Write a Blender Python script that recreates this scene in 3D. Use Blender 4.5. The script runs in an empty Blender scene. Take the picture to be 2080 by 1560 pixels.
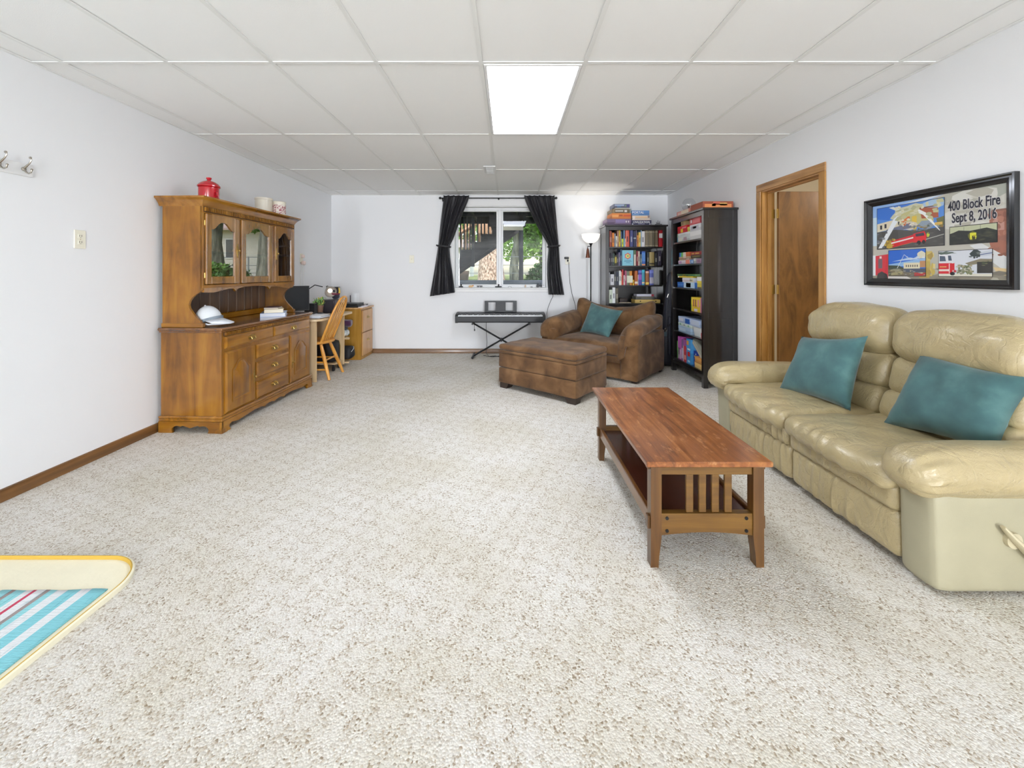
import bpy, bmesh, math, random
from mathutils import Vector, Matrix, noise
random.seed(7)
R = math.radians
PI = math.pi
sc = bpy.context.scene
COL = sc.collection

# ------------------------------------------------------------------ camera, world, sun, lights, exposure
cam_d = bpy.data.cameras.new('camera')
cam = bpy.data.objects.new('camera', cam_d)
COL.objects.link(cam)
cam.location = (0, 0, 1.257)
cam.rotation_euler = (R(90), 0, 0)
cam_d.sensor_width = 36
cam_d.lens = 830 / 2080 * 36
cam_d.shift_x = 0.0034
cam_d.shift_y = -0.1082
cam_d.clip_start = 0.02
sc.camera = cam

sc.view_settings.view_transform = 'Standard'
sc.view_settings.look = 'None'
sc.view_settings.gamma = 1
sc.view_settings.use_curve_mapping = False
sc.view_settings.exposure = -0.16
sc.cycles.max_bounces = 10
sc.cycles.diffuse_bounces = 6
sc.cycles.glossy_bounces = 4
sc.cycles.transmission_bounces = 6
sc.cycles.transparent_max_bounces = 12
sc.cycles.sample_clamp_indirect = 6
sc.cycles.caustics_reflective = False
sc.cycles.caustics_refractive = False

w = bpy.data.worlds.new('world')
sc.world = w
w.use_nodes = True
nt = w.node_tree
nt.nodes.clear()
sky = nt.nodes.new('ShaderNodeTexSky')
sky.sky_type = 'NISHITA'
sky.sun_disc = False
sky.sun_elevation = R(52)
sky.sun_rotation = R(160)
sky.air_density = 1.2
sky.dust_density = 2.0
bgn = nt.nodes.new('ShaderNodeBackground')
bgn.inputs['Strength'].default_value = 0.5
wout = nt.nodes.new('ShaderNodeOutputWorld')
nt.links.new(sky.outputs[0], bgn.inputs[0])
nt.links.new(bgn.outputs[0], wout.inputs[0])


def light(name, typ, loc, rot, energy, color=(1, 1, 1), size=None, size_y=None):
    d = bpy.data.lights.new(name, typ)
    d.energy = energy
    d.color = color
    if typ == 'AREA':
        d.shape = 'RECTANGLE'
        d.size = size
        d.size_y = size_y
    elif typ == 'SUN':
        d.angle = size
    else:
        d.shadow_soft_size = size
    o = bpy.data.objects.new(name, d)
    COL.objects.link(o)
    o.location = loc
    o.rotation_euler = rot
    return o


light('sun_light', 'SUN', (0, -10, 20), (R(38), 0, R(-20)), 3.6, (1, .96, .88), R(1.0))
# added fill panels, out of view behind the camera, brightening the room
light('rear_fill_left', 'AREA', (-2.56, -6.6, 1.15), (R(104), 0, R(-9)), 200, (.94, .98, 1.04), .38, 2.2)
light('rear_fill_right', 'AREA', (2.06, -6.6, 1.15), (R(104), 0, R(7)), 400, (.94, .98, 1.04), .82, 2.2)
LAMP = 27.0          # radiance of the ceiling troffers

# ------------------------------------------------------------------ mesh helpers


class MB:
    def __init__(s):
        s.v, s.f, s.m = [], [], []

    def add(s, vs, fs, mi=0):
        o = len(s.v)
        s.v += [tuple(p) for p in vs]
        s.f += [tuple(i + o for i in f) for f in fs]
        s.m += [mi] * len(fs)
        return s

    def box(s, x0, x1, y0, y1, z0, z1, b=0.0, mi=0):
        if x0 > x1: x0, x1 = x1, x0
        if y0 > y1: y0, y1 = y1, y0
        if z0 > z1: z0, z1 = z1, z0
        if b <= 0:
            vs = [(x, y, z) for x in (x0, x1) for y in (y0, y1) for z in (z0, z1)]
            return s.add(vs, [(0, 1, 3, 2), (4, 6, 7, 5), (0, 4, 5, 1), (2, 3, 7, 6), (0, 2, 6, 4), (1, 5, 7, 3)], mi)
        b = min(b, (x1 - x0) * .49, (y1 - y0) * .49, (z1 - z0) * .49)
        lim = ((x0, x1), (y0, y1), (z0, z1))
        vs, idx = [], {}
        for c in range(8):
            e = (c & 1, c >> 1 & 1, c >> 2 & 1)
            for a in range(3):
                p = []
                for k in range(3):
                    q = lim[k][e[k]]
                    if k != a:
                        q += b if e[k] == 0 else -b
                    p.append(q)
                idx[c, a] = len(vs)
                vs.append(p)
        fs = []
        for a in range(3):
            i, j = [k for k in range(3) if k != a]
            for e in (0, 1):
                q = [(e << a) | (p << i) | (r << j) for p, r in ((0, 0), (1, 0), (1, 1), (0, 1))]
                fs.append([idx[c, a] for c in q])
            for p in (0, 1):
                for r in (0, 1):
                    c0 = (p << i) | (r << j)
                    c1 = c0 | (1 << a)
                    fs.append([idx[c0, i], idx[c1, i], idx[c1, j], idx[c0, j]])
        for c in range(8):
            fs.append([idx[c, 0], idx[c, 1], idx[c, 2]])
        return s.add(vs, fs, mi)

    def prism(s, poly, axis, a, b, mi=0):
        def P(p, t):
            return {'x': (t, p[0], p[1]), 'y': (p[0], t, p[1]), 'z': (p[0], p[1], t)}[axis]
        n = len(poly)
        vs = [P(p, a) for p in poly] + [P(p, b) for p in poly]
        fs = [tuple(range(n)), tuple(range(2 * n - 1, n - 1, -1))]
        fs += [(i, (i + 1) % n, n + (i + 1) % n, n + i) for i in range(n)]
        return s.add(vs, fs, mi)

    def rings(s, rings, closed=True, cap=True, mi=0):
        n = len(rings[0])
        vs = [p for r in rings for p in r]
        fs = []
        for k in range(len(rings) - 1):
            for i in range(n if closed else n - 1):
                j = (i + 1) % n
                fs.append((k * n + i, k * n + j, (k + 1) * n + j, (k + 1) * n + i))
        if cap and closed:
            fs.append(tuple(range(n)))
            fs.append(tuple(range((len(rings) - 1) * n, len(rings) * n)))
        return s.add(vs, fs, mi)

    def lathe(s, prof, c, seg=20, mi=0, sx=1, sy=1):
        rs = [[(c[0] + max(r, 1e-4) * sx * math.cos(2 * PI * i / seg), c[1] + max(r, 1e-4) * sy * math.sin(2 * PI * i / seg), c[2] + z)
               for i in range(seg)] for r, z in prof]
        return s.rings(rs, True, True, mi)

    def tube(s, pts, r, seg=8, mi=0, loop=False, flat=1.0):
        pts = [Vector(p) for p in pts]
        n = len(pts)
        rs = []
        up = None
        for i in range(n):
            if loop:
                t = pts[(i + 1) % n] - pts[i - 1]
            else:
                t = pts[min(i + 1, n - 1)] - pts[max(i - 1, 0)]
            t.normalize()
            if up is None:
                up = Vector((0, 0, 1)) if abs(t.z) < .9 else Vector((0, 1, 0))
            up = (up - t * up.dot(t)).normalized()
            sd = t.cross(up)
            rr = r[i] if isinstance(r, (list, tuple)) else r
            rs.append([pts[i] + (up * math.cos(2 * PI * k / seg) * flat + sd * math.sin(2 * PI * k / seg)) * rr for k in range(seg)])
        if loop:
            rs.append(rs[0])
        return s.rings(rs, True, not loop, mi)

    def ball(s, c, r, seg=12, mi=0, sx=1, sy=1, sz=1):
        prof = [(r * math.sin(PI * i / (seg // 2)), -r * sz * math.cos(PI * i / (seg // 2))) for i in range(seg // 2 + 1)]
        return s.lathe(prof, c, seg, mi, sx, sy)

    def rbox(s, c, h, r, n=(8, 8, 8), bulge=(0, 0, 0), fn=None, mi=0):
        """rounded box: centre c, half sizes h, corner radius r, bulging faces, optional deformation fn(local, p)"""
        ids, vs, fs = {}, [], []

        def V(key):
            if key in ids:
                return ids[key]
            u = [math.sin((2 * key[k] / n[k] - 1) * PI / 2) * .55 + (2 * key[k] / n[k] - 1) * .45 for k in range(3)]
            p = [u[k] * h[k] for k in range(3)]
            q = [max(-h[k] + r, min(h[k] - r, p[k])) for k in range(3)]
            d = Vector([p[k] - q[k] for k in range(3)])
            if d.length > 1e-9:
                d = d.normalized() * r
            o = [q[k] + d[k] for k in range(3)]
            for k in range(3):
                if bulge[k]:
                    a, b = [x for x in range(3) if x != k]
                    o[k] += bulge[k] * u[k] * (1 - u[a] ** 2) * (1 - u[b] ** 2)
            P = Vector((c[0] + o[0], c[1] + o[1], c[2] + o[2]))
            if fn:
                P = Vector(fn(u, P))
            ids[key] = len(vs)
            vs.append(P)
            return ids[key]
        for k in range(3):
            a, b = [x for x in range(3) if x != k]
            for e in (0, n[k]):
                for i in range(n[a]):
                    for j in range(n[b]):
                        q = []
                        for di, dj in ((0, 0), (1, 0), (1, 1), (0, 1)):
                            key = [0, 0, 0]
                            key[k], key[a], key[b] = e, i + di, j + dj
                            q.append(V(tuple(key)))
                        fs.append(q)
        return s.add(vs, fs, mi)

    def pillow(s, c00, c10, c11, c01, th, n=18, mi=0, seed=0, wr=.006):
        c00, c10, c11, c01 = map(Vector, (c00, c10, c11, c01))
        nrm = (c10 - c00).cross(c01 - c00).normalized()
        top, bot, vs, fs = {}, {}, [], []
        for i in range(n + 1):
            for j in range(n + 1):
                u, v = i / n, j / n
                a, b = 2 * u - 1, 2 * v - 1
                uu = u + (.5 - u) * .10 * (1 - b * b) * abs(a)
                vv = v + (.5 - v) * .10 * (1 - a * a) * abs(b)
                p = c00 * (1 - uu) * (1 - vv) + c10 * uu * (1 - vv) + c11 * uu * vv + c01 * (1 - uu) * vv
                t = th * (max(0, (1 - a ** 4) * (1 - b ** 4))) ** .6
                wv = noise.noise(p * 9 + Vector((seed, 0, 0))) * wr + noise.noise(p * 22 + Vector((0, seed, 0))) * wr * .4
                top[i, j] = len(vs)
                vs.append(p + nrm * (t + wv * (1 if t > 0 else .3)))
                if 0 < i < n and 0 < j < n:
                    bot[i, j] = len(vs)
                    vs.append(p - nrm * t)
                else:
                    bot[i, j] = top[i, j]
        for i in range(n):
            for j in range(n):
                fs.append((top[i, j], top[i + 1, j], top[i + 1, j + 1], top[i, j + 1]))
                fs.append((bot[i, j], bot[i, j + 1], bot[i + 1, j + 1], bot[i + 1, j]))
        return s.add(vs, fs, mi)

    def quad(s, pts, mi=0):
        return s.add(pts, [tuple(range(len(pts)))], mi)

    def xf(s, M, start=0):
        s.v = s.v[:start] + [tuple(M @ Vector(p)) for p in s.v[start:]]
        return s


INV = {}


def obj(name, mb, mat, parent=None, smooth=35, local=False, kind=None, recalc=True, label=None):
    me = bpy.data.meshes.new(name)
    me.from_pydata(mb.v, [], mb.f)
    for m in (mat if isinstance(mat, (list, tuple)) else [mat]):
        me.materials.append(m)
    if any(mb.m):
        me.polygons.foreach_set('material_index', mb.m)
    if recalc:
        bm = bmesh.new()
        bm.from_mesh(me)
        bmesh.ops.recalc_face_normals(bm, faces=bm.faces)
        bm.to_mesh(me)
        bm.free()
    if smooth:
        me.shade_smooth()
        me.set_sharp_from_angle(angle=R(smooth))
    o = bpy.data.objects.new(name, me)
    COL.objects.link(o)
    if parent is not None:
        o.parent = parent
        if not local and parent.name in INV:
            me.transform(INV[parent.name])
        INV[o.name] = INV.get(parent.name, Matrix())
    if kind: o['kind'] = kind
    if label: o['label'] = label
    return o


def tag(o, label, cat, group=None):
    o['label'] = label
    o['category'] = cat
    if group: o['group'] = group
    return o


def thing(name, label, cat, loc=(0, 0, 0), rz=0, group=None):
    o = bpy.data.objects.new(name, None)
    COL.objects.link(o)
    o.location = loc
    o.rotation_euler = (0, 0, rz)
    INV[o.name] = (Matrix.Translation(loc) @ Matrix.Rotation(rz, 4, 'Z')).inverted()
    o.empty_display_size = .1
    return tag(o, label, cat, group)


def one(name, mb, mat, label, cat, loc=None, group=None, smooth=35, rz=0):
    """a thing that is a single mesh; built in world coordinates, origin moved to loc"""
    o = obj(name, mb, mat, None, smooth)
    if loc:
        o.data.transform((Matrix.Translation(loc) @ Matrix.Rotation(rz, 4, 'Z')).inverted())
        o.location = loc
        o.rotation_euler = (0, 0, rz)
        INV[o.name] = (Matrix.Translation(loc) @ Matrix.Rotation(rz, 4, 'Z')).inverted()
    return tag(o, label, cat, group)


def struct(name, mb, mat, parent=None, smooth=35):
    o = obj(name, mb, mat, parent, smooth)
    o['kind'] = 'structure'
    return o


def again(o, parent, loc):
    c = o.copy()
    COL.objects.link(c)
    c.parent = parent
    c.location = loc
    return c


# ------------------------------------------------------------------ materials
def lin(c):
    return tuple(((x / 255) / 12.92 if x / 255 <= .04045 else ((x / 255 + .055) / 1.055) ** 2.4) for x in c[:3]) + (1,)


MATS = {}


def base(name):
    m = bpy.data.materials.new(name)
    m.use_nodes = True
    n = m.node_tree
    return m, n, n.nodes['Principled BSDF'], n.links


def M(name, col, rough=.5, metal=0, coat=0, spec=.5, sheen=0, bump=0, bscale=80, var=0, vscale=6, coat_rough=.1):
    if name in MATS: return MATS[name]
    m, n, b, L = base(name)
    b.inputs['Base Color'].default_value = lin(col)
    b.inputs['Roughness'].default_value = rough
    b.inputs['Metallic'].default_value = metal
    b.inputs['Coat Weight'].default_value = coat
    b.inputs['Coat Roughness'].default_value = coat_rough
    b.inputs['Specular IOR Level'].default_value = spec
    b.inputs['Sheen Weight'].default_value = sheen
    if bump or var:
        tc = n.nodes.new('ShaderNodeTexCoord')
    if bump:
        t = n.nodes.new('ShaderNodeTexNoise')
        t.inputs['Scale'].default_value = bscale
        t.inputs['Detail'].default_value = 3
        L.new(tc.outputs['Object'], t.inputs['Vector'])
        bp = n.nodes.new('ShaderNodeBump')
        bp.inputs['Strength'].default_value = bump
        bp.inputs['Distance'].default_value = .004
        L.new(t.outputs['Fac'], bp.inputs['Height'])
        L.new(bp.outputs[0], b.inputs['Normal'])
    if var:
        t2 = n.nodes.new('ShaderNodeTexNoise')
        t2.inputs['Scale'].default_value = vscale
        t2.inputs['Detail'].default_value = 4
        L.new(tc.outputs['Object'], t2.inputs['Vector'])
        rp = n.nodes.new('ShaderNodeValToRGB')
        c0 = lin(col)
        rp.color_ramp.elements[0].position = .3
        rp.color_ramp.elements[0].color = tuple(x * (1 - var) for x in c0[:3]) + (1,)
        rp.color_ramp.elements[1].position = .7
        rp.color_ramp.elements[1].color = tuple(min(1, x * (1 + var)) for x in c0[:3]) + (1,)
        L.new(t2.outputs['Fac'], rp.inputs['Fac'])
        L.new(rp.outputs[0], b.inputs['Base Color'])
    MATS[name] = m
    return m


def C(col, rough=.55):
    """plain coloured stock, cached by colour"""
    return M('colour_%d_%d_%d' % tuple(col), col, rough)


def wood(name, dark, mid, light_, axis='y', scale=1.0, rough=.35, coat=.3, fine=60, stretch=14, blotch=.25, coat_ior=1.5):
    m, n, b, L = base(name)
    tc = n.nodes.new('ShaderNodeTexCoord')
    mp = n.nodes.new('ShaderNodeMapping')
    s = {'x': (1, stretch, stretch), 'y': (stretch, 1, stretch), 'z': (stretch, stretch, 1)}[axis]
    mp.inputs['Scale'].default_value = tuple(k * scale for k in s)
    L.new(tc.outputs['Object'], mp.inputs['Vector'])
    t = n.nodes.new('ShaderNodeTexNoise')
    t.inputs['Scale'].default_value = 1.6
    t.inputs['Detail'].default_value = 7
    t.inputs['Roughness'].default_value = .62
    t.inputs['Distortion'].default_value = .8
    L.new(mp.outputs[0], t.inputs['Vector'])
    t3 = n.nodes.new('ShaderNodeTexNoise')
    t3.inputs['Scale'].default_value = 4
    t3.inputs['Detail'].default_value = 3
    L.new(tc.outputs['Object'], t3.inputs['Vector'])
    mx = n.nodes.new('ShaderNodeMath')
    mx.operation = 'MULTIPLY_ADD'
    L.new(t3.outputs['Fac'], mx.inputs[0])
    mx.inputs[1].default_value = blotch
    L.new(t.outputs['Fac'], mx.inputs[2])
    sub = n.nodes.new('ShaderNodeMath')
    sub.operation = 'SUBTRACT'
    L.new(mx.outputs[0], sub.inputs[0])
    sub.inputs[1].default_value = blotch * .5
    rp = n.nodes.new('ShaderNodeValToRGB')
    e = rp.color_ramp.elements
    e[0].position, e[0].color = .28, lin(dark)
    e[1].position, e[1].color = .72, lin(light_)
    k = e.new(.5)
    k.color = lin(mid)
    L.new(sub.outputs[0], rp.inputs['Fac'])
    L.new(rp.outputs[0], b.inputs['Base Color'])
    b.inputs['Roughness'].default_value = rough
    b.inputs['Coat Weight'].default_value = coat
    b.inputs['Coat Roughness'].default_value = .12
    b.inputs['Coat IOR'].default_value = coat_ior
    bp = n.nodes.new('ShaderNodeBump')
    bp.inputs['Strength'].default_value = .12
    bp.inputs['Distance'].default_value = .002
    L.new(t.outputs['Fac'], bp.inputs['Height'])
    L.new(bp.outputs[0], b.inputs['Normal'])
    MATS[name] = m
    return m


def glass(name, mirror=.06, tint=(255, 255, 255), rough=0.0):
    m = bpy.data.materials.new(name)
    m.use_nodes = True
    n = m.node_tree
    n.nodes.clear()
    L = n.links
    tr = n.nodes.new('ShaderNodeBsdfTransparent')
    tr.inputs[0].default_value = lin(tint)
    gl = n.nodes.new('ShaderNodeBsdfGlossy')
    gl.inputs['Roughness'].default_value = rough
    fr = n.nodes.new('ShaderNodeFresnel')
    fr.inputs['IOR'].default_value = 1.5
    ad = n.nodes.new('ShaderNodeMath')
    ad.operation = 'ADD'
    ad.use_clamp = True
    ad.inputs[1].default_value = mirror
    L.new(fr.outputs[0], ad.inputs[0])
    ge = n.nodes.new('ShaderNodeNewGeometry')
    fb = n.nodes.new('ShaderNodeMath')
    fb.operation = 'SUBTRACT'
    fb.inputs[0].default_value = 1
    L.new(ge.outputs['Backfacing'], fb.inputs[1])
    fm = n.nodes.new('ShaderNodeMath')
    fm.operation = 'MULTIPLY'
    L.new(ad.outputs[0], fm.inputs[0])
    L.new(fb.outputs[0], fm.inputs[1])
    mx = n.nodes.new('ShaderNodeMixShader')
    L.new(fm.outputs[0], mx.inputs[0])
    L.new(tr.outputs[0], mx.inputs[1])
    L.new(gl.outputs[0], mx.inputs[2])
    out = n.nodes.new('ShaderNodeOutputMaterial')
    L.new(mx.outputs[0], out.inputs[0])
    return m


def glow(name, col, strength):
    m, n, b, L = base(name)
    b.inputs['Base Color'].default_value = lin(col)
    b.inputs['Emission Color'].default_value = lin(col)
    b.inputs['Emission Strength'].default_value = strength
    return m


def ramp_noise(name, stops, scale, rough=.9, detail=5, bump=.3, stretch=(1, 1, 1), dist=.01, sheen=0, distortion=0):
    m, n, b, L = base(name)
    tc = n.nodes.new('ShaderNodeTexCoord')
    mp = n.nodes.new('ShaderNodeMapping')
    mp.inputs['Scale'].default_value = stretch
    L.new(tc.outputs['Object'], mp.inputs['Vector'])
    t = n.nodes.new('ShaderNodeTexNoise')
    t.inputs['Scale'].default_value = scale
    t.inputs['Detail'].default_value = detail
    t.inputs['Distortion'].default_value = distortion
    L.new(mp.outputs[0], t.inputs['Vector'])
    rp = n.nodes.new('ShaderNodeValToRGB')
    e = rp.color_ramp.elements
    e[0].position, e[0].color = stops[0][0], lin(stops[0][1])
    e[1].position, e[1].color = stops[-1][0], lin(stops[-1][1])
    for p, c in stops[1:-1]:
        k = e.new(p)
        k.color = lin(c)
    L.new(t.outputs['Fac'], rp.inputs['Fac'])
    L.new(rp.outputs[0], b.inputs['Base Color'])
    b.inputs['Roughness'].default_value = rough
    b.inputs['Sheen Weight'].default_value = sheen
    b.inputs['Specular IOR Level'].default_value = .3
    bp = n.nodes.new('ShaderNodeBump')
    bp.inputs['Strength'].default_value = bump
    bp.inputs['Distance'].default_value = dist
    L.new(t.outputs['Fac'], bp.inputs['Height'])
    L.new(bp.outputs[0], b.inputs['Normal'])
    MATS[name] = m
    return m


def carpet():
    m, n, b, L = base('berber_carpet')
    N = n.nodes.new
    tc = N('ShaderNodeTexCoord')
    # loops
    vo = N('ShaderNodeTexVoronoi')
    vo.inputs['Scale'].default_value = 165
    L.new(tc.outputs['Object'], vo.inputs['Vector'])
    sep = N('ShaderNodeSeparateColor')
    L.new(vo.outputs['Color'], sep.inputs[0])
    rp = N('ShaderNodeValToRGB')
    e = rp.color_ramp.elements
    e[0].position, e[0].color = .0, lin((152, 137, 118))
    e[1].position, e[1].color = 1, lin((231, 228, 222))
    for p, c in ((.07, (180, 167, 150)), (.16, (197, 188, 174)), (.4, (212, 207, 198)), (.72, (221, 218, 210))):
        k = e.new(p)
        k.color = lin(c)
    L.new(sep.outputs[0], rp.inputs['Fac'])
    # diamond blocks of plainer loops
    mp = N('ShaderNodeMapping')
    mp.inputs['Rotation'].default_value = (0, 0, R(24))
    mp.inputs['Scale'].default_value = (62, 62, 62)
    nz = N('ShaderNodeTexNoise')
    nz.inputs['Scale'].default_value = 26
    L.new(tc.outputs['Object'], nz.inputs['Vector'])
    va = N('ShaderNodeVectorMath')
    va.operation = 'MULTIPLY_ADD'
    L.new(nz.outputs['Color'], va.inputs[0])
    va.inputs[1].default_value = (.03, .03, .03)
    L.new(tc.outputs['Object'], va.inputs[2])
    L.new(va.outputs[0], mp.inputs['Vector'])
    sx = N('ShaderNodeSeparateXYZ')
    L.new(mp.outputs[0], sx.inputs[0])
    s1 = N('ShaderNodeMath'); s1.operation = 'SINE'
    s2 = N('ShaderNodeMath'); s2.operation = 'SINE'
    L.new(sx.outputs[0], s1.inputs[0])
    L.new(sx.outputs[1], s2.inputs[0])
    mu = N('ShaderNodeMath'); mu.operation = 'ADD'
    L.new(s1.outputs[0], mu.inputs[0])
    L.new(s2.outputs[0], mu.inputs[1])
    mr = N('ShaderNodeMapRange')
    mr.inputs['From Min'].default_value = -.1
    mr.inputs['From Max'].default_value = 1.1
    mr.inputs['To Max'].default_value = .45
    L.new(mu.outputs[0], mr.inputs['Value'])
    mix = N('ShaderNodeMix'); mix.data_type = 'RGBA'
    L.new(mr.outputs[0], mix.inputs['Factor'])
    L.new(rp.outputs[0], mix.inputs[6])
    mix.inputs[7].default_value = lin((226, 223, 217))
    # faint soiling
    n2 = N('ShaderNodeTexNoise')
    n2.inputs['Scale'].default_value = 1.7
    n2.inputs['Detail'].default_value = 5
    L.new(tc.outputs['Object'], n2.inputs['Vector'])
    r2 = N('ShaderNodeValToRGB')
    r2.color_ramp.elements[0].position, r2.color_ramp.elements[0].color = .36, (.90, .88, .82, 1)
    r2.color_ramp.elements[1].position, r2.color_ramp.elements[1].color = .58, (1, 1, 1, 1)
    L.new(n2.outputs['Fac'], r2.inputs['Fac'])
    ml = N('ShaderNodeMix'); ml.data_type = 'RGBA'; ml.blend_type = 'MULTIPLY'
    ml.inputs['Factor'].default_value = 1
    L.new(mix.outputs[2], ml.inputs[6])
    L.new(r2.outputs[0], ml.inputs[7])
    L.new(ml.outputs[2], b.inputs['Base Color'])
    b.inputs['Roughness'].default_value = .95
    b.inputs['Specular IOR Level'].default_value = .1
    b.inputs['Sheen Weight'].default_value = .1
    bp = N('ShaderNodeBump')
    bp.inputs['Strength'].default_value = .5
    bp.inputs['Distance'].default_value = .006
    bp.invert = True
    L.new(vo.outputs['Distance'], bp.inputs['Height'])
    L.new(bp.outputs[0], b.inputs['Normal'])
    return m


def leather(name, col, wr=.5):
    m, n, b, L = base(name)
    N = n.nodes.new
    tc = N('ShaderNodeTexCoord')
    t = N('ShaderNodeTexNoise')
    t.inputs['Scale'].default_value = 7
    t.inputs['Detail'].default_value = 4
    t.inputs['Distortion'].default_value = 1.5
    L.new(tc.outputs['Object'], t.inputs['Vector'])
    vo = N('ShaderNodeTexVoronoi')
    vo.inputs['Scale'].default_value = 260
    L.new(tc.outputs['Object'], vo.inputs['Vector'])
    a = N('ShaderNodeMath'); a.operation = 'MULTIPLY_ADD'
    a.inputs[1].default_value = .06
    L.new(vo.outputs['Distance'], a.inputs[0])
    t2 = N('ShaderNodeTexNoise')
    t2.inputs['Scale'].default_value = 8
    t2.inputs['Detail'].default_value = 2
    t2.inputs['Distortion'].default_value = 1.2
    L.new(tc.outputs['Object'], t2.inputs['Vector'])
    r1 = N('ShaderNodeMath'); r1.operation = 'SUBTRACT'
    r1.inputs[1].default_value = .5
    L.new(t2.outputs['Fac'], r1.inputs[0])
    r2 = N('ShaderNodeMath'); r2.operation = 'ABSOLUTE'
    L.new(r1.outputs[0], r2.inputs[0])
    r3 = N('ShaderNodeMapRange')
    r3.inputs['From Max'].default_value = .05
    r3.inputs['To Max'].default_value = .10
    L.new(r2.outputs[0], r3.inputs['Value'])
    r4 = N('ShaderNodeMath'); r4.operation = 'ADD'
    L.new(r3.outputs[0], r4.inputs[0])
    L.new(t.outputs['Fac'], r4.inputs[1])
    L.new(r4.outputs[0], a.inputs[2])
    bp = N('ShaderNodeBump')
    bp.inputs['Strength'].default_value = wr
    bp.inputs['Distance'].default_value = .02
    L.new(a.outputs[0], bp.inputs['Height'])
    L.new(bp.outputs[0], b.inputs['Normal'])
    rp = N('ShaderNodeValToRGB')
    c0 = lin(col)
    rp.color_ramp.elements[0].position, rp.color_ramp.elements[0].color = .35, tuple(x * .94 for x in c0[:3]) + (1,)
    rp.color_ramp.elements[1].position, rp.color_ramp.elements[1].color = .65, tuple(min(1, x * 1.03) for x in c0[:3]) + (1,)
    L.new(t.outputs['Fac'], rp.inputs['Fac'])
    L.new(rp.outputs[0], b.inputs['Base Color'])
    b.inputs['Roughness'].default_value = .34
    b.inputs['Coat Weight'].default_value = .4
    b.inputs['Coat Roughness'].default_value = .22
    return m


WALL = M('painted_wall', (239, 240, 242), .75, bump=.08, bscale=140)
WALLC = M('cream_room_wall', (226, 216, 196), .8)
TILE = M('ceiling_tile', (247, 247, 246), .9, bump=.15, bscale=220)
TBAR = M('ceiling_grid_white', (238, 238, 236), .5)
WHITE = M('white_paint', (236, 236, 236), .45)
VINYL = M('white_vinyl', (238, 239, 240), .35)
CARPET = carpet()
TRIMW = wood('brown_trim_wood', (84, 54, 26), (112, 76, 38), (135, 95, 52), 'y', .8)
TRIMX = wood('brown_trim_wood_across', (84, 54, 26), (112, 76, 38), (135, 95, 52), 'x', .8)
OAKV = wood('door_casing_oak', (136, 92, 38), (168, 120, 58), (192, 146, 80), 'z', .8)
OAKH = wood('door_casing_oak_across', (140, 98, 52), (178, 132, 82), (200, 156, 106), 'y', .8)
DOORW = wood('door_leaf_oak', (84, 52, 20), (124, 84, 38), (142, 98, 48), 'z', 1.6, .3, .4, stretch=4)
MAPV = wood('maple_upright', (100, 60, 10), (134, 86, 16), (158, 108, 30), 'z', .7, .28, .5, stretch=9, blotch=.6)
MAPH = wood('maple_lengthwise', (104, 62, 10), (142, 92, 18), (166, 114, 34), 'y', .7, .22, .7, stretch=9, blotch=.5)
MAPX = wood('maple_crosswise', (100, 60, 10), (134, 86, 16), (158, 108, 30), 'x', .7, .28, .5, stretch=9)
MAPG = wood('maple_glossy_door', (104, 62, 12), (140, 92, 22), (164, 112, 36), 'z', .7, .2, 1.0, stretch=9, blotch=.5, coat_ior=2.1)
DENTG = M('dentil_recess', (74, 44, 14), .5)
COUNTER = wood('hutch_top_wood', (84, 50, 20), (112, 70, 32), (134, 88, 44), 'y', .8, .16, .9, stretch=10)
HUTBACK = wood('hutch_back_wood', (66, 42, 22), (92, 62, 34), (116, 82, 48), 'z', .8, .4, .3)
BRASS = M('aged_brass', (176, 146, 84), .3, .9)
BLACKM = M('black_metal', (28, 28, 30), .4, .4)
BLACKW = wood('black_brown_wood', (15, 13, 13), (23, 20, 20), (31, 28, 27), 'z', .8, .3, .9)
BLACKP = M('black_plastic', (34, 35, 38), .45)
CHROME = M('brushed_nickel', (190, 184, 174), .25, 1)
IVORY = M('ivory_plastic', (240, 236, 218), .35)
DARKSLOT = M('dark_slot', (60, 55, 48), .7)
VELVET = ramp_noise('teal_velvet', [(.25, (50, 80, 82)), (.5, (66, 101, 102)), (.75, (92, 130, 128))], 7, .85, 6, .25, dist=.006, sheen=.3)
SUEDE = ramp_noise('brown_microsuede', [(.25, (72, 48, 28)), (.5, (104, 74, 45)), (.78, (138, 104, 70))], 6, .9, 7, .25, dist=.006, sheen=.15, distortion=.6)
LEATHER = leather('cream_leather', (176, 160, 121), .6)
VINYLS = M('cream_vinyl_side', (166, 160, 134), .5, bump=.1, bscale=300, var=.05)
CURT = M('blackout_curtain', (22, 21, 27), .55, bump=.1, bscale=200, sheen=.1)
# ------------------------------------------------------------------ room shell
XL, XR, YB, YF, ZC = -2.789, 2.502, 6.43, -7.0, 2.485
WX0, WX1, WZ0, WZ1 = -.86, .605, 1.028, 2.315      # window opening
DY0, DY1, DZ = 3.28, 4.045, 2.07                     # door opening in the right wall

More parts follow.
